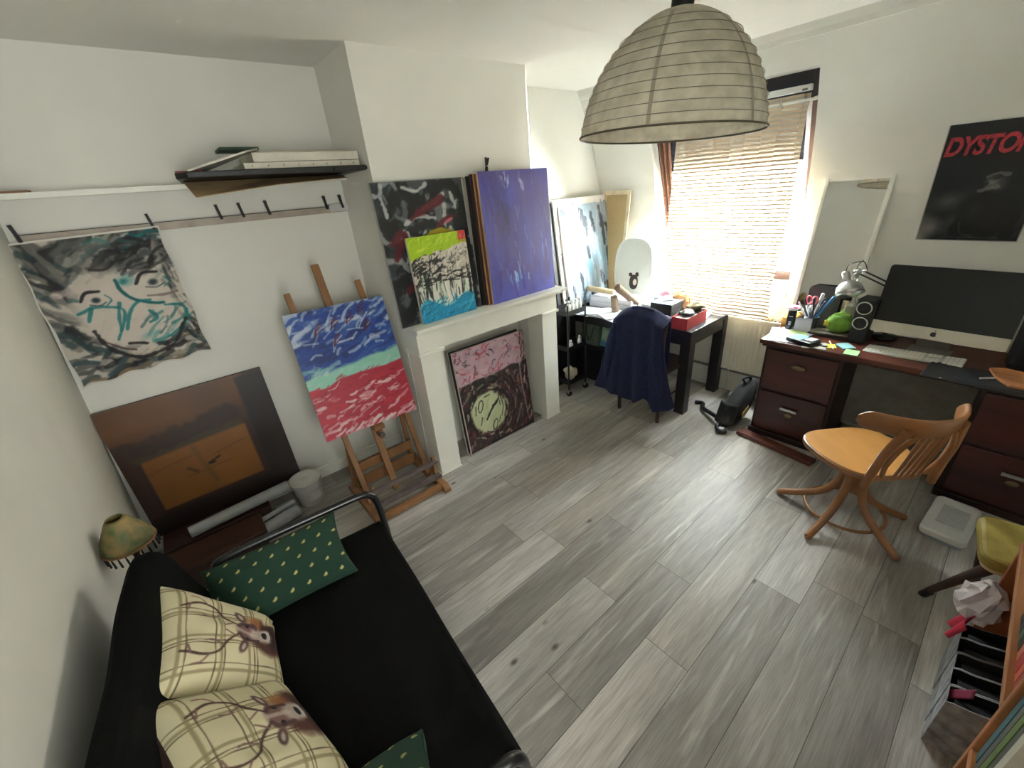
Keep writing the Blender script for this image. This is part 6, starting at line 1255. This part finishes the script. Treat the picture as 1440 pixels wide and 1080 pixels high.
def pen(label, tip, r, c_, base=None, capc=None):
    p0 = Vector(base or (cu.location.x, cu.location.y, Z + 0.01)); p1 = Vector(tip); t_ = thing('pen', label, 'pen', p0, group='pens in the mesh cup'); t_.rotation_euler = (p1 - p0).to_track_quat('Z', 'Y').to_euler(); L = (p1 - p0).length
    b = B(); b.lathe([(0, 0), (r, 0), (r, L * 0.78), (r * 0.9, L * 0.78), (0, L * 0.78)], 12); b.build('barrel', mat('pen_%d_%d' % (sum(c_), int(r * 1e4)), c_, 0.4), t_)
    cc = capc or c_; b = B(); b.lathe([(r * 1.1, L * 0.78), (r * 1.1, L * 0.97), (r * 0.7, L), (0, L)], 12); b.build('cap', mat('pen_%d_%d' % (sum(cc), int(r * 1e4)), cc, 0.4), t_)
pen('thick bright blue marker leaning right in the pen cup', (3.45, 0.735, 1.03), 0.009, (52, 120, 176), (3.43, 0.85, Z + 0.012)); pen('dark blue pen leaning right in the pen cup', (3.43, 0.775, 0.995), 0.006, (50, 62, 92), (3.45, 0.85, Z + 0.012)); pen('second dark blue pen in the pen cup, behind the first', (3.46, 0.79, 1.01), 0.006, (40, 48, 74), (3.425, 0.845, Z + 0.012))
pen('white pen leaning left out of the pen cup', (3.40, 0.925, 0.975), 0.006, (222, 222, 222), (3.455, 0.83, Z + 0.012), (210, 210, 214)); pen('white and black pen leaning far left out of the pen cup', (3.42, 0.90, 1.00), 0.006, (226, 226, 224), (3.46, 0.82, Z + 0.012), (30, 30, 32)); pen('black pen standing upright in the pen cup', (3.46, 0.855, 1.0), 0.007, (32, 32, 36), (3.445, 0.825, Z + 0.012))
pen('white figure-topped pen standing in the pen cup', (3.48, 0.81, 1.035), 0.010, (216, 216, 214), (3.455, 0.84, Z + 0.012)); pen('grey pen with a silver cap leaning towards the front of the pen cup', (3.37, 0.845, 0.955), 0.006, (86, 92, 100), (3.465, 0.835, Z + 0.012), (190, 190, 192))
sc_ = thing('scissors', 'scissors with pink handles standing in the pen cup', 'scissors', (3.465, 0.865, Z + 0.012), rot=(R(4), R(2), R(80)))
b = B(); b.beam((0, 0, 0), (0.0, 0, 0.16), 0.012, 0.003, (0, 1, 0)); b.build('blade', M['steel'], sc_)
for s in (-1, 1): b = B(); b.tube([(s * 0.018 + 0.017 * math.cos(a), 0, 0.195 + 0.028 * math.sin(a)) for a in np.linspace(0, 2 * PI, 20, endpoint=False)], 0.0055, 8, closed=True); b.build('handle', mat('pink_handle', (226, 108, 120), 0.4), sc_)
cn = thing('spray_can', 'tall black spray can with a white print at the left desk end', 'can', (3.385, 0.945, Z))
b = B(); b.lathe([(0, 0), (0.027, 0), (0.028, 0.004), (0.028, 0.135), (0.022, 0.148), (0.0, 0.15)], 24); b.build('can_body', mat('can_black', (24, 24, 26), 0.3), cn)
b = B()
for z, w_ in ((0.10, 0.9), (0.06, 0.6), (0.05, 0.6), (0.04, 0.5)): b.add([(0.0283 * math.cos(a), 0.0283 * math.sin(a), z + dz) for dz in (0, 0.006) for a in np.linspace(PI + 0.1 - w_ / 2, PI + 0.1 + w_ / 2, 8)], [(i, i + 1, i + 9, i + 8) for i in range(7)])
b.build('white_print', mat('can_print', (170, 170, 168), 0.5), cn)
dsh = thing('tape_dish', 'white and pink plastic dish on top of the black spray can', 'dish', (3.385, 0.945, Z + 0.150))
b = B(); b.lathe([(0, 0), (0.03, 0), (0.046, 0.012), (0.046, 0.02), (0.043, 0.02), (0.028, 0.006), (0, 0.006)], 28); b.build('dish_body', mat('pinkish_white', (234, 206, 214), 0.4), dsh)
b = B(); b.lathe([(0, 0.0065), (0.026, 0.0065), (0.034, 0.016), (0.0, 0.019)], 28); b.build('pink_filling', mat('hot_pink', (232, 64, 122), 0.5), dsh)
oc = thing('orange_cup', 'small orange plastic cup beside the black spray can', 'cup', (3.45, 1.0, Z))
b = B(); b.lathe([(0, 0), (0.024, 0), (0.028, 0.07), (0.025, 0.07), (0.022, 0.004), (0, 0.004)], 24); b.build('cup_body', mat('orange_plastic', (228, 168, 84), 0.4), oc)
b = B(); b.lathe([(0.028, 0.068), (0.0305, 0.07), (0.028, 0.074), (0.025, 0.071)], 24); b.build('rim', mat('orange_rim', (236, 190, 120), 0.4), oc)
nb = thing('note_block', 'lilac white note block leaning on the pen cup', 'note block', (3.345, 0.855, Z), rot=(R(-16), R(-6), R(-92)))
b = B(); b.box(-0.05, 0.05, 0, 0.016, 0, 0.105); b.build('pad', mat('lilac_pad', (196, 194, 206), 0.8, var=0.02), nb)
b = B(); b.box(-0.05, 0.05, -0.0006, 0.0165, 0.092, 0.106); b.build('glued_edge', mat('lilac_edge', (176, 174, 188), 0.8), nb)
gb = thing('green_pouch', 'bright green round pouch beside the desk lamp head', 'pouch', (3.42, 0.665, Z + 0.026))
def gp(u, v):
    th = PI * v; a = 2 * PI * u; r = 0.076 * math.sin(th) ** 0.8 * (1 + 0.06 * math.sin(3 * a)); return (r * 0.85 * math.cos(a), r * 1.05 * math.sin(a), 0.062 - 0.066 * math.cos(th))
b = B(); b.surf(gp, 32, 18); b.build('pouch_body', mat('lime_cloth', (116, 160, 58), 0.85, var=0.12, scale=30), gb)
b = B(); b.surf(lambda u, v: (-0.01 + 0.02 * v, -0.055 + 0.10 * u, 0.10 + 0.04 * v * (1 - 0.4 * abs(2 * u - 1))), 10, 6); b.build('flap', mat('lime_light', (160, 190, 84), 0.85), gb, solid=0.003)
b = B(); b.surf(lambda u, v: (-0.058 + 0.01 * v, 0.045 + 0.03 * u, 0.05 + 0.035 * v), 4, 4); b.build('yellow_tag', mat('yellow_tag', (206, 196, 60), 0.7), gb, solid=0.002)
wb = thing('carton', 'pale beige carton behind the green pouch and lamp', 'carton', (3.52, 0.60, Z), rz=0.1)
b = B(); b.box(-0.04, 0.04, -0.06, 0.07, 0, 0.19); b.build('box_body', mat('beige_carton', (196, 190, 172), 0.8, var=0.06), wb, bev=0.003)
b = B(); b.box(-0.042, 0.042, -0.062, 0.072, 0.18, 0.20); b.build('lid', mat('beige_carton_lid', (206, 202, 186), 0.8), wb, bev=0.003)
b = B(); b.cyl((3.36, 0.435, Z + 0.006), (3.37, 0.36, Z + 0.006), 0.005, 8); tag(b.build('pen', M['blk'], None), 'black pen lying behind the top edge of the keyboard', 'pen')

# ------------------------------------------------------------------ mirror and poster on the wall
mr = thing('wall_mirror', 'tall white framed mirror leaning on the wall between window and poster', 'mirror', (3.567, 0.830, DZ + 0.002), rot=(R(-5.7), R(0.7), R(-90.2)))
w_, h_ = 0.185, 1.034
mm = bpy.data.materials.new('mirror_glass'); mm.use_nodes = True; nt = mm.node_tree; pb = nt.nodes['Principled BSDF']; pb.inputs['Metallic'].default_value = 1.0; pb.inputs['Roughness'].default_value = 0.03; nz = nt.nodes.new('ShaderNodeTexNoise'); nz.inputs['Scale'].default_value = 2; rp = nt.nodes.new('ShaderNodeValToRGB'); rp.color_ramp.elements[0].color = (0.70, 0.71, 0.69, 1); rp.color_ramp.elements[1].color = (0.74, 0.75, 0.73, 1); nt.links.new(nz.outputs['Fac'], rp.inputs['Fac']); nt.links.new(rp.outputs['Color'], pb.inputs['Base Color'])
b = B(); b.box(-w_ + 0.02, w_ - 0.02, 0.006, 0.010, 0.02, h_ - 0.02); b.build('mirror_glass', mm, mr)
for q in ((-w_, -w_ + 0.024, 0, 0.018, 0, h_), (w_ - 0.024, w_, 0, 0.018, 0, h_), (-w_ + 0.024, w_ - 0.024, 0, 0.018, 0, 0.024), (-w_ + 0.024, w_ - 0.024, 0, 0.018, h_ - 0.024, h_)): b = B(); b.box(*q); b.build('frame_bar', M['trimw'], mr, bev=0.004)
po_ = thing('poster', 'dark poster with red lettering and a shadowy figure on the window wall', 'poster', (3.690, 0.241, 1.377), rot=(R(8), 0, R(-90)))
def poster():
    p = art_poster(); nx, ny = p.nx, p.ny; X, Zz = np.meshgrid(np.linspace(-p.w / 2, p.w / 2, nx), np.linspace(0, p.h, ny)); V = np.stack([X, np.zeros_like(X), Zz], -1).reshape(-1, 3); Vb = V.copy(); Vb[:, 1] = 0.0006
    color_mesh('print', np.concatenate([V, Vb]), np.concatenate([grid_faces(nx, ny), grid_faces(nx, ny, nx * ny)[:, ::-1]]), np.concatenate([p.lin().reshape(-1, 3), np.full((nx * ny, 3), 0.6)]), painted('poster_print', 0.35), po_)
poster()
tx = bpy.data.curves.new('lettering', 'FONT'); tx.body = 'DYSTOPIA'; tx.size = 0.13; tx.shear = 0.18; tx.extrude = 0.0004; tx.offset = 0.0045; tx.space_character = 0.94
to = bpy.data.objects.new('lettering_curve', tx); col.objects.link(to); bpy.context.view_layer.update()
me = bpy.data.meshes.new_from_object(to.evaluated_get(bpy.context.evaluated_depsgraph_get())); bpy.data.objects.remove(to)
me.materials.clear(); me.materials.append(mat('poster_red', (150, 34, 46), 0.6, rgb2=(196, 62, 72), scale=70))
xs = [v.co.x for v in me.vertices]; ys = [v.co.y for v in me.vertices]; sx = 0.395 / (max(xs) - min(xs)); sy = 0.098 / (max(ys) - min(ys))
for v in me.vertices: v.co = ((v.co.x - min(xs)) * sx - 0.2, -0.0008 - v.co.z * 0.5, (v.co.y - min(ys)) * sy + 0.462)
lt = bpy.data.objects.new('lettering', me); col.objects.link(lt); lt.parent = po_
# ------------------------------------------------------------------ bentwood swivel chair
swc = thing('swivel_chair', 'honey oak swivel chair with a curved spindle back facing the desk', 'chair', (2.525, 0.240, 0), rz=R(51))
OK, OS = M['oak'], M['oak_seat']
for a in (44, 116, 188, 260, 332):
    pts = bez([(r * math.cos(R(a)), r * math.sin(R(a)), z) for r, z in ((0.040, 0.36), (0.052, 0.27), (0.078, 0.19), (0.125, 0.125), (0.20, 0.075), (0.27, 0.040), (0.318, 0.018))], 5)
    n_ = len(pts); b = B(); t = Vector((math.cos(R(a)), math.sin(R(a)), 0))
    b.tube(pts, [0.021 - 0.002 * k / n_ for k in range(n_)], 12); b.build('leg', OK, swc)
    b = B(); b.ball((0.312 * math.cos(R(a)), 0.312 * math.sin(R(a)), 0.014), 0.02, 0.02, 0.014, 12, 8); b.build('foot_pad', M['oak'], swc)
b = B(); b.tube([(0.185 * math.cos(x), 0.185 * math.sin(x), 0.066) for x in np.linspace(0, 2 * PI, 48, endpoint=False)], 0.009, 8, closed=True); b.build('hoop', OK, swc)
b = B(); b.lathe([(0, 0.20), (0.03, 0.20), (0.045, 0.22), (0.052, 0.30), (0.05, 0.385), (0.04, 0.40), (0, 0.40)], 24); b.build('hub', OK, swc)
b = B(); b.cyl((0, 0, 0.39), (0, 0, 0.425), 0.02, 14); b.build('spindle_screw', M['blk_metal'], swc)
b = B(); b.box(-0.12, 0.12, -0.03, 0.03, 0.415, 0.435); b.box(-0.03, 0.03, -0.12, 0.12, 0.415, 0.435); b.build('seat_bearer', OK, swc, bev=0.004)
def seat_poly(k=1.0):
    out = []
    for i in range(60):
        t = 2 * PI * i / 60; c, s = math.cos(t), math.sin(t); x = 0.225 * math.copysign(abs(c) ** 0.62, c); y = 0.235 * math.copysign(abs(s) ** 0.62, s); y *= 1 - 0.16 * max(0, -x) / 0.225; out.append((x * k + 0.01, y * k))
    return out
b = B(); b.prism(seat_poly(1.0), 0.432, 0.462); b.build('seat_ring', OK, swc, bev=0.009)
def seat_fn2(u, v):
    x, y = seat_poly(1.0)[int(round(u * 60)) % 60]; return (0.01 + (x - 0.01) * v * 0.955, y * v * 0.955, 0.4622 + 0.0015 * v ** 6 + 0.0004)
b = B(); b.surf(seat_fn2, 60, 12); b.build('seat_panel', OS, swc)
def rail_c(s):   # s -1..1 along the curved top rail
    return Vector((-0.300 + 0.150 * abs(s) ** 2.1, 0.240 * s, 0.785))
b = B(); vs = []; n_ = 40
for i in range(n_ + 1):
    s = 2 * i / n_ - 1; c = rail_c(s); d = (rail_c(min(1, s + 0.01)) - rail_c(max(-1, s - 0.01))).normalized(); nrm = Vector((-d.y, d.x, 0)); hh = 0.052 * (1 - max(0, (abs(s) - 0.86) / 0.14) ** 2.2 * 0.72)
    for k in range(16):
        a = 2 * PI * k / 16; o_ = nrm * (0.013 * math.copysign(abs(math.cos(a)) ** 0.7, math.cos(a))) + Vector((0, 0, hh * math.copysign(abs(math.sin(a)) ** 0.7, math.sin(a)))); vs.append(c + o_ - Vector((0.22 * o_.z, 0, 0)))
b.add(vs, [(i * 16 + k, i * 16 + (k + 1) % 16, (i + 1) * 16 + (k + 1) % 16, (i + 1) * 16 + k) for i in range(n_) for k in range(16)], True); b.add(vs[:16], [tuple(range(16))]); b.add(vs[-16:], [tuple(reversed(range(16)))]); b.build('top_rail', OK, swc)
for s in (-1, 1):
    top = rail_c(s * 0.56 - 0.08); b = B(); b.tube(bez([(-0.192, s * 0.165 - 0.035, 0.395), (-0.205, s * 0.160 - 0.033, 0.50), (-0.235, s * 0.150 - 0.026, 0.64), (top.x - 0.016, top.y, 0.780)], 6), 0.0195, 12); b.build('back_post', OK, swc)
    top = rail_c(s * 0.36 - 0.08); b = B(); b.tube(bez([(-0.200, s * 0.105 - 0.035, 0.458), (-0.222, s * 0.125 - 0.033, 0.54), (-0.255, s * 0.118 - 0.026, 0.65), (top.x, top.y, 0.755)], 6), 0.012, 10); b.build('inner_post', OK, swc)
for k in range(5):
    s = -0.26 + 0.13 * k; top = rail_c(s - 0.08); b = B(); b.tube([(-0.212, s * 0.22 - 0.035, 0.458), (-0.240, s * 0.22 - 0.03, 0.56), (top.x + 0.005, top.y, 0.755)], [0.0075, 0.009, 0.0075], 10); b.build('spindle', OK, swc)

# ------------------------------------------------------------------ backpack beside the desk
bp2 = thing('backpack', 'black backpack slumped on the floor against the side of the desk', 'backpack', (3.20, 1.145, 0))
def bpf(u, v):
    th = PI * v; a = 2 * PI * u; k = math.sin(th) ** 0.75
    z = 0.160 - 0.160 * math.cos(th); lean = 0.34 * (z / 0.32) ** 1.2
    return (-0.10 + 0.145 * k * math.cos(a) * (1 - 0.35 * z / 0.32) + lean * 0.75 + 0.008 * math.sin(5 * a), 0.0 + 0.10 * k * math.sin(a) * (1 - 0.2 * z / 0.32) - lean * 0.08, max(0.002, z))
BC = mat('black_nylon', (32, 34, 36), 0.8, var=0.15, scale=30, bump=0.1)
b = B(); b.surf(bpf, 40, 26); b.build('bag_body', BC, bp2)
b = B(); b.surf(lambda u, v: (-0.195 + 0.075 * v + 0.03 * math.sin(PI * u) * -1, -0.07 + 0.14 * u, 0.05 + 0.15 * v), 16, 8); b.build('front_pocket', BC, bp2, solid=0.012)
b = B(); b.tube(bez([(-0.16, 0.06, 0.06), (-0.10, 0.16, 0.045), (-0.03, 0.25, 0.025), (0.06, 0.30, 0.018), (0.04, 0.36, 0.016)], 6), 0.017, 8); b.build('strap', M['blk'], bp2)
b = B(); b.tube(bez([(-0.20, 0.03, 0.05), (-0.26, 0.02, 0.03), (-0.28, -0.02, 0.018), (-0.25, -0.05, 0.02)], 6), 0.016, 8); b.build('strap', M['blk'], bp2)
b = B(); b.box(-0.275, -0.245, -0.03, 0.0, 0.034, 0.040); b.build('buckle', M['greyp'], bp2)
b = B(); b.tube(bez([(0.10, 0.0, 0.30), (0.085, 0.01, 0.335), (0.13, -0.02, 0.345), (0.15, -0.02, 0.31)], 6), 0.010, 8); b.build('grab_handle', BC, bp2)
b = B(); b.surf(lambda u, v: (-0.13 + 0.10 * v, -0.105 + 0.004 * u, 0.10 + 0.05 * u + 0.03 * v), 4, 4); b.build('yellow_tag', mat('ochre_tag', (176, 150, 88), 0.8), bp2, solid=0.003)
sh_ = thing('folded_cloth', 'small grey folded cloth on the floor behind the backpack', 'cloth', (3.46, 1.27, 0.0)); b = B(); b.surf(crumple(0.09, 0.05, 0.05, 44, 0.35), 28, 18); b.build('cloth', mat('grey_cloth', (96, 100, 104), 0.95, rgb2=(150, 154, 158), scale=16), sh_)

# ------------------------------------------------------------------ white bin, yellow stool
bn = thing('storage_box', 'flat white plastic box with a grey label on the floor before the right drawers', 'box', (2.84, -0.170, 0), rz=R(-4))
b = B(); b.prism(rrect(-0.19, 0.19, -0.092, 0.092, 0.035), 0.012, 0.058); b.build('box_body', mat('white_bin', (214, 214, 210), 0.45, var=0.02), bn, bev=0.012)
b = B(); b.prism(rrect(-0.185, 0.185, -0.087, 0.087, 0.03), 0.0, 0.012); b.build('foot_rim', mat('bluish_rim', (150, 160, 172), 0.4), bn)
b = B(); b.box(-0.09, 0.10, -0.06, 0.05, 0.058, 0.0592); b.build('label', mat('bin_label', (196, 196, 194), 0.6, rgb2=(178, 178, 178), scale=60), bn)
sl = thing('stool', 'mustard yellow padded stool with dark splayed legs beside the white bin', 'stool', (2.215, -0.385, 0), rz=R(6))
b = B(); b.prism(rrect(-0.155, 0.155, -0.165, 0.165, 0.05), 0.395, 0.45); b.build('padded_seat', mat('mustard_vinyl', (146, 128, 56), 0.55, var=0.08, scale=30), sl, bev=0.016)
b = B(); b.prism(rrect(-0.14, 0.14, -0.15, 0.15, 0.04), 0.375, 0.395); b.build('seat_base', mat('cream_base', (190, 172, 130), 0.6), sl, bev=0.004)
for x, y in ((-0.11, 0.12), (0.11, 0.12), (-0.11, -0.12), (0.11, -0.12)):
    fx, fy = (0.02, 0.225) if (x < 0 and y > 0) else (x * 1.15, y - 0.05)
    b = B(); b.tube([(fx, fy, 0.0), (fx * 0.9 + x * 0.1, fy * 0.9 + y * 0.1, 0.05), (x, y, 0.375)], [0.013, 0.014, 0.022], 12); lg = b.build('leg', mat('walnut_leg', (66, 46, 36), 0.5), sl)
    b = B(); b.tube([(fx, fy, 0.0), (fx * 0.87 + x * 0.13, fy * 0.87 + y * 0.13, 0.05)], 0.0165, 12); b.build('rubber_tip', M['blk'], lg)

# ------------------------------------------------------------------ marbled magazine files with a plastic bag, bookcase
MB_ = mat('marbled_card', (96, 96, 98), 0.7, rgb2=(172, 172, 172), scale=22, detail=8); IN_ = mat('file_inside', (20, 20, 22), 0.85)
def mag_file(label, x, y, rz=0.0):
    t_ = thing('magazine_file', label, 'magazine file', (x, y, 0.0), rz=rz, group='marbled magazine files by the bookcase')
    side = [(0.0, 0.0), (-0.24, 0.0), (-0.24, 0.30), (-0.20, 0.305), (-0.13, 0.285), (-0.05, 0.252), (-0.015, 0.245), (0.0, 0.235)]
    for x0, x1 in ((0.0, 0.003), (0.073, 0.076)):
        b = B(); n_ = len(side); b.add([(x0, p_[0], p_[1]) for p_ in side] + [(x1, p_[0], p_[1]) for p_ in side], [tuple(range(n_)), tuple(reversed(range(n_, 2 * n_)))] + [(i, i + n_, (i + 1) % n_ + n_, (i + 1) % n_) for i in range(n_)]); b.build('side_wall', MB_, t_)
    b = B(); b.box(0.003, 0.073, -0.003, 0.0, 0, 0.235); b.build('front_wall', MB_, t_)
    b = B(); b.box(0.003, 0.073, -0.24, -0.237, 0, 0.30); b.box(0.003, 0.073, -0.237, -0.003, 0, 0.003); b.build('back_wall', MB_, t_)
    b = B(); b.box(0.0045, 0.0715, -0.236, -0.235, 0.004, 0.295)
    for x0 in (0.0034, 0.0722): b.add([(x0, p_[0] * 0.985 - 0.002, max(0.003, p_[1] - 0.0015)) for p_ in side] + [(x0 + 0.0006, p_[0] * 0.985 - 0.002, max(0.003, p_[1] - 0.0015)) for p_ in side], [tuple(range(n_)), tuple(reversed(range(n_, 2 * n_)))] + [(i, i + n_, (i + 1) % n_ + n_, (i + 1) % n_) for i in range(n_)])
    b.build('lining', IN_, t_)
    b = B(); b.surf(lambda u, v: (0.006 + 0.064 * u, -0.23 + 0.21 * v, 0.262 - 0.05 * v + 0.012 * math.sin(PI * u)), 8, 8); b.build('black_folder', IN_, t_)
nm = ['nearest marbled grey magazine file, the one closest to the camera', 'second marbled magazine file from the near end of the row', 'middle marbled magazine file of the row of five', 'fourth marbled magazine file from the near end of the row', 'farthest marbled magazine file, beneath the white plastic bag']
for k in range(5): mag_file(nm[k], 1.492 + 0.0785 * k, -0.262 + 0.002 * (k % 2))
b = B(); b.surf(lambda u, v: (1.535 + 0.025 * u, -0.268 - 0.045 * v, 0.205 + 0.02 * u + 0.06 * v), 6, 6); o = b.build('crimson_card', mat('crimson_card', (128, 34, 66), 0.7), None, solid=0.002); tag(o, 'dark crimson card poking out of the nearest magazine file', 'card')
pb_ = thing('plastic_bag', 'crumpled white plastic bag stuffed on the far magazine files', 'bag', (1.845, -0.268, 0.30))
rs_ = np.random.RandomState(5); nu_, nv_ = 15, 9; jit = rs_.uniform(0.62, 1.2, (nv_ + 1, nu_)); jz = rs_.uniform(-0.012, 0.012, (nv_ + 1, nu_))
b = B(); vs = [(0.062 * jit[j, i] * math.sin(PI * j / nv_) * math.cos(2 * PI * (i + 0.5 * (j % 2)) / nu_), 0.062 * jit[j, i] * math.sin(PI * j / nv_) * math.sin(2 * PI * (i + 0.5 * (j % 2)) / nu_), 0.095 - 0.095 * math.cos(PI * j / nv_) + jz[j, i]) for j in range(nv_ + 1) for i in range(nu_)]
fs = []
for j in range(nv_):
    for i in range(nu_):
        i2 = (i + 1) % nu_; q = [j * nu_ + i, j * nu_ + i2, (j + 1) * nu_ + i2, (j + 1) * nu_ + i]; fs += [(q[0], q[1], q[2]), (q[0], q[2], q[3])]
b.add(vs, fs); b.build('bag_body', mat('white_film', (222, 212, 216), 0.35, var=0.06), pb_)
rp_ = thing('red_bag', 'crumpled red plastic wrapper hanging out below the white bag', 'wrapper', (1.80, -0.262, 0.235)); b = B(); b.surf(lambda u, v: (-0.05 + 0.09 * u + 0.02 * v, 0.012 * math.sin(u * 9) + 0.03 * (1 - v), 0.02 + 0.12 * v * (1 - 0.5 * abs(2 * u - 1))), 12, 8); b.build('wrapper_body', mat('red_film', (186, 40, 70), 0.4, var=0.1), rp_, solid=0.002)
bkc = thing('bookcase', 'orange pine open bookcase at the right edge of the photo', 'bookcase', (1.55, -0.45, 0))
PN = M['pine']
b = B(); b.box(-0.36, 0.35, -0.16, 0.17, 0.645, 0.665); b.build('shelf_board', PN, bkc, bev=0.003)
b = B(); b.box(0.33, 0.35, -0.16, 0.165, 0.0, 0.645); b.build('end_panel', mat('orange_pine_dark', (150, 84, 44), 0.5, var=0.1, scale=9), bkc, bev=0.002)
b = B(); b.box(-0.38, -0.36, -0.16, 0.17, 0.0, 0.92); b.build('divider', PN, bkc, bev=0.003)
b = B(); b.box(-1.0, -0.38, -0.16, 0.17, 0.47, 0.49); b.build('shelf_board', PN, bkc, bev=0.003)
b = B(); b.box(-1.0, 0.35, -0.165, -0.16, 0.0, 0.92); b.build('back_board', PN, bkc)
b = B(); b.box(-1.02, -1.0, -0.16, 0.17, 0.0, 0.92); b.build('end_panel', PN, bkc, bev=0.003)
GB_ = 'books on the pine bookcase'
def book(label, x, y, z, w_, d, h, c_, rot=(0, 0, 0), pc=(222, 214, 196)):
    t_ = thing('book', label, 'book', (x, y, z), rot=rot, group=GB_)
    m = mat('cover_%d_%d_%d' % c_, c_, 0.5, var=0.06); b = B(); b.box(0, w_, -d, 0, 0, 0.0); 
    b = B(); b.box(0, 0.0025, -d, 0, 0, h); b.box(w_ - 0.0025, w_, -d, 0, 0, h); b.box(0.0025, w_ - 0.0025, -0.0025, 0, 0, h); b.build('cover', m, t_)
    b = B(); b.box(0.0028, w_ - 0.0028, -d + 0.004, -0.003, 0.004, h - 0.004); b.build('pages', mat('pages', pc, 0.85, var=0.05), t_)
x = 1.20
for w_, h, c_, lb in ((0.03, 0.24, (40, 44, 52), 'dark slate book standing nearest the divider on the top shelf'), (0.035, 0.25, (150, 32, 36), 'dark red book, second from the divider on the top shelf'), (0.028, 0.23, (196, 92, 60), 'orange book, third from the divider on the top shelf'), (0.04, 0.26, (176, 40, 44), 'red book, fourth from the divider on the top shelf'), (0.03, 0.24, (206, 120, 90), 'salmon book in the middle of the top shelf'), (0.035, 0.25, (30, 32, 38), 'black book right past the salmon one on the top shelf'),
                      (0.03, 0.22, (74, 110, 82), 'green book towards the far end of the top shelf'), (0.03, 0.24, (52, 56, 64), 'grey book towards the far end of the top shelf'), (0.035, 0.25, (32, 30, 34), 'thick black book near the far end of the top shelf')):
    book(lb, x, -0.295, 0.6655, w_, 0.17, h, c_); x += w_ + 0.004
x = 1.135
for w_, h, c_, lb in ((0.026, 0.285, (64, 112, 122), 'teal magazine standing nearest the divider in the near bookcase bay'), (0.022, 0.27, (92, 94, 92), 'grey magazine second from the divider in the near bay'), (0.026, 0.28, (104, 130, 62), 'lime green magazine third from the divider in the near bay'), (0.022, 0.275, (78, 84, 80), 'dark grey magazine fourth from the divider in the near bay'), (0.03, 0.285, (196, 194, 180), 'pale magazine fifth from the divider in the near bay')):
    book(lb, x, -0.29, 0.4905, w_, 0.21, h, c_); x -= 0.03
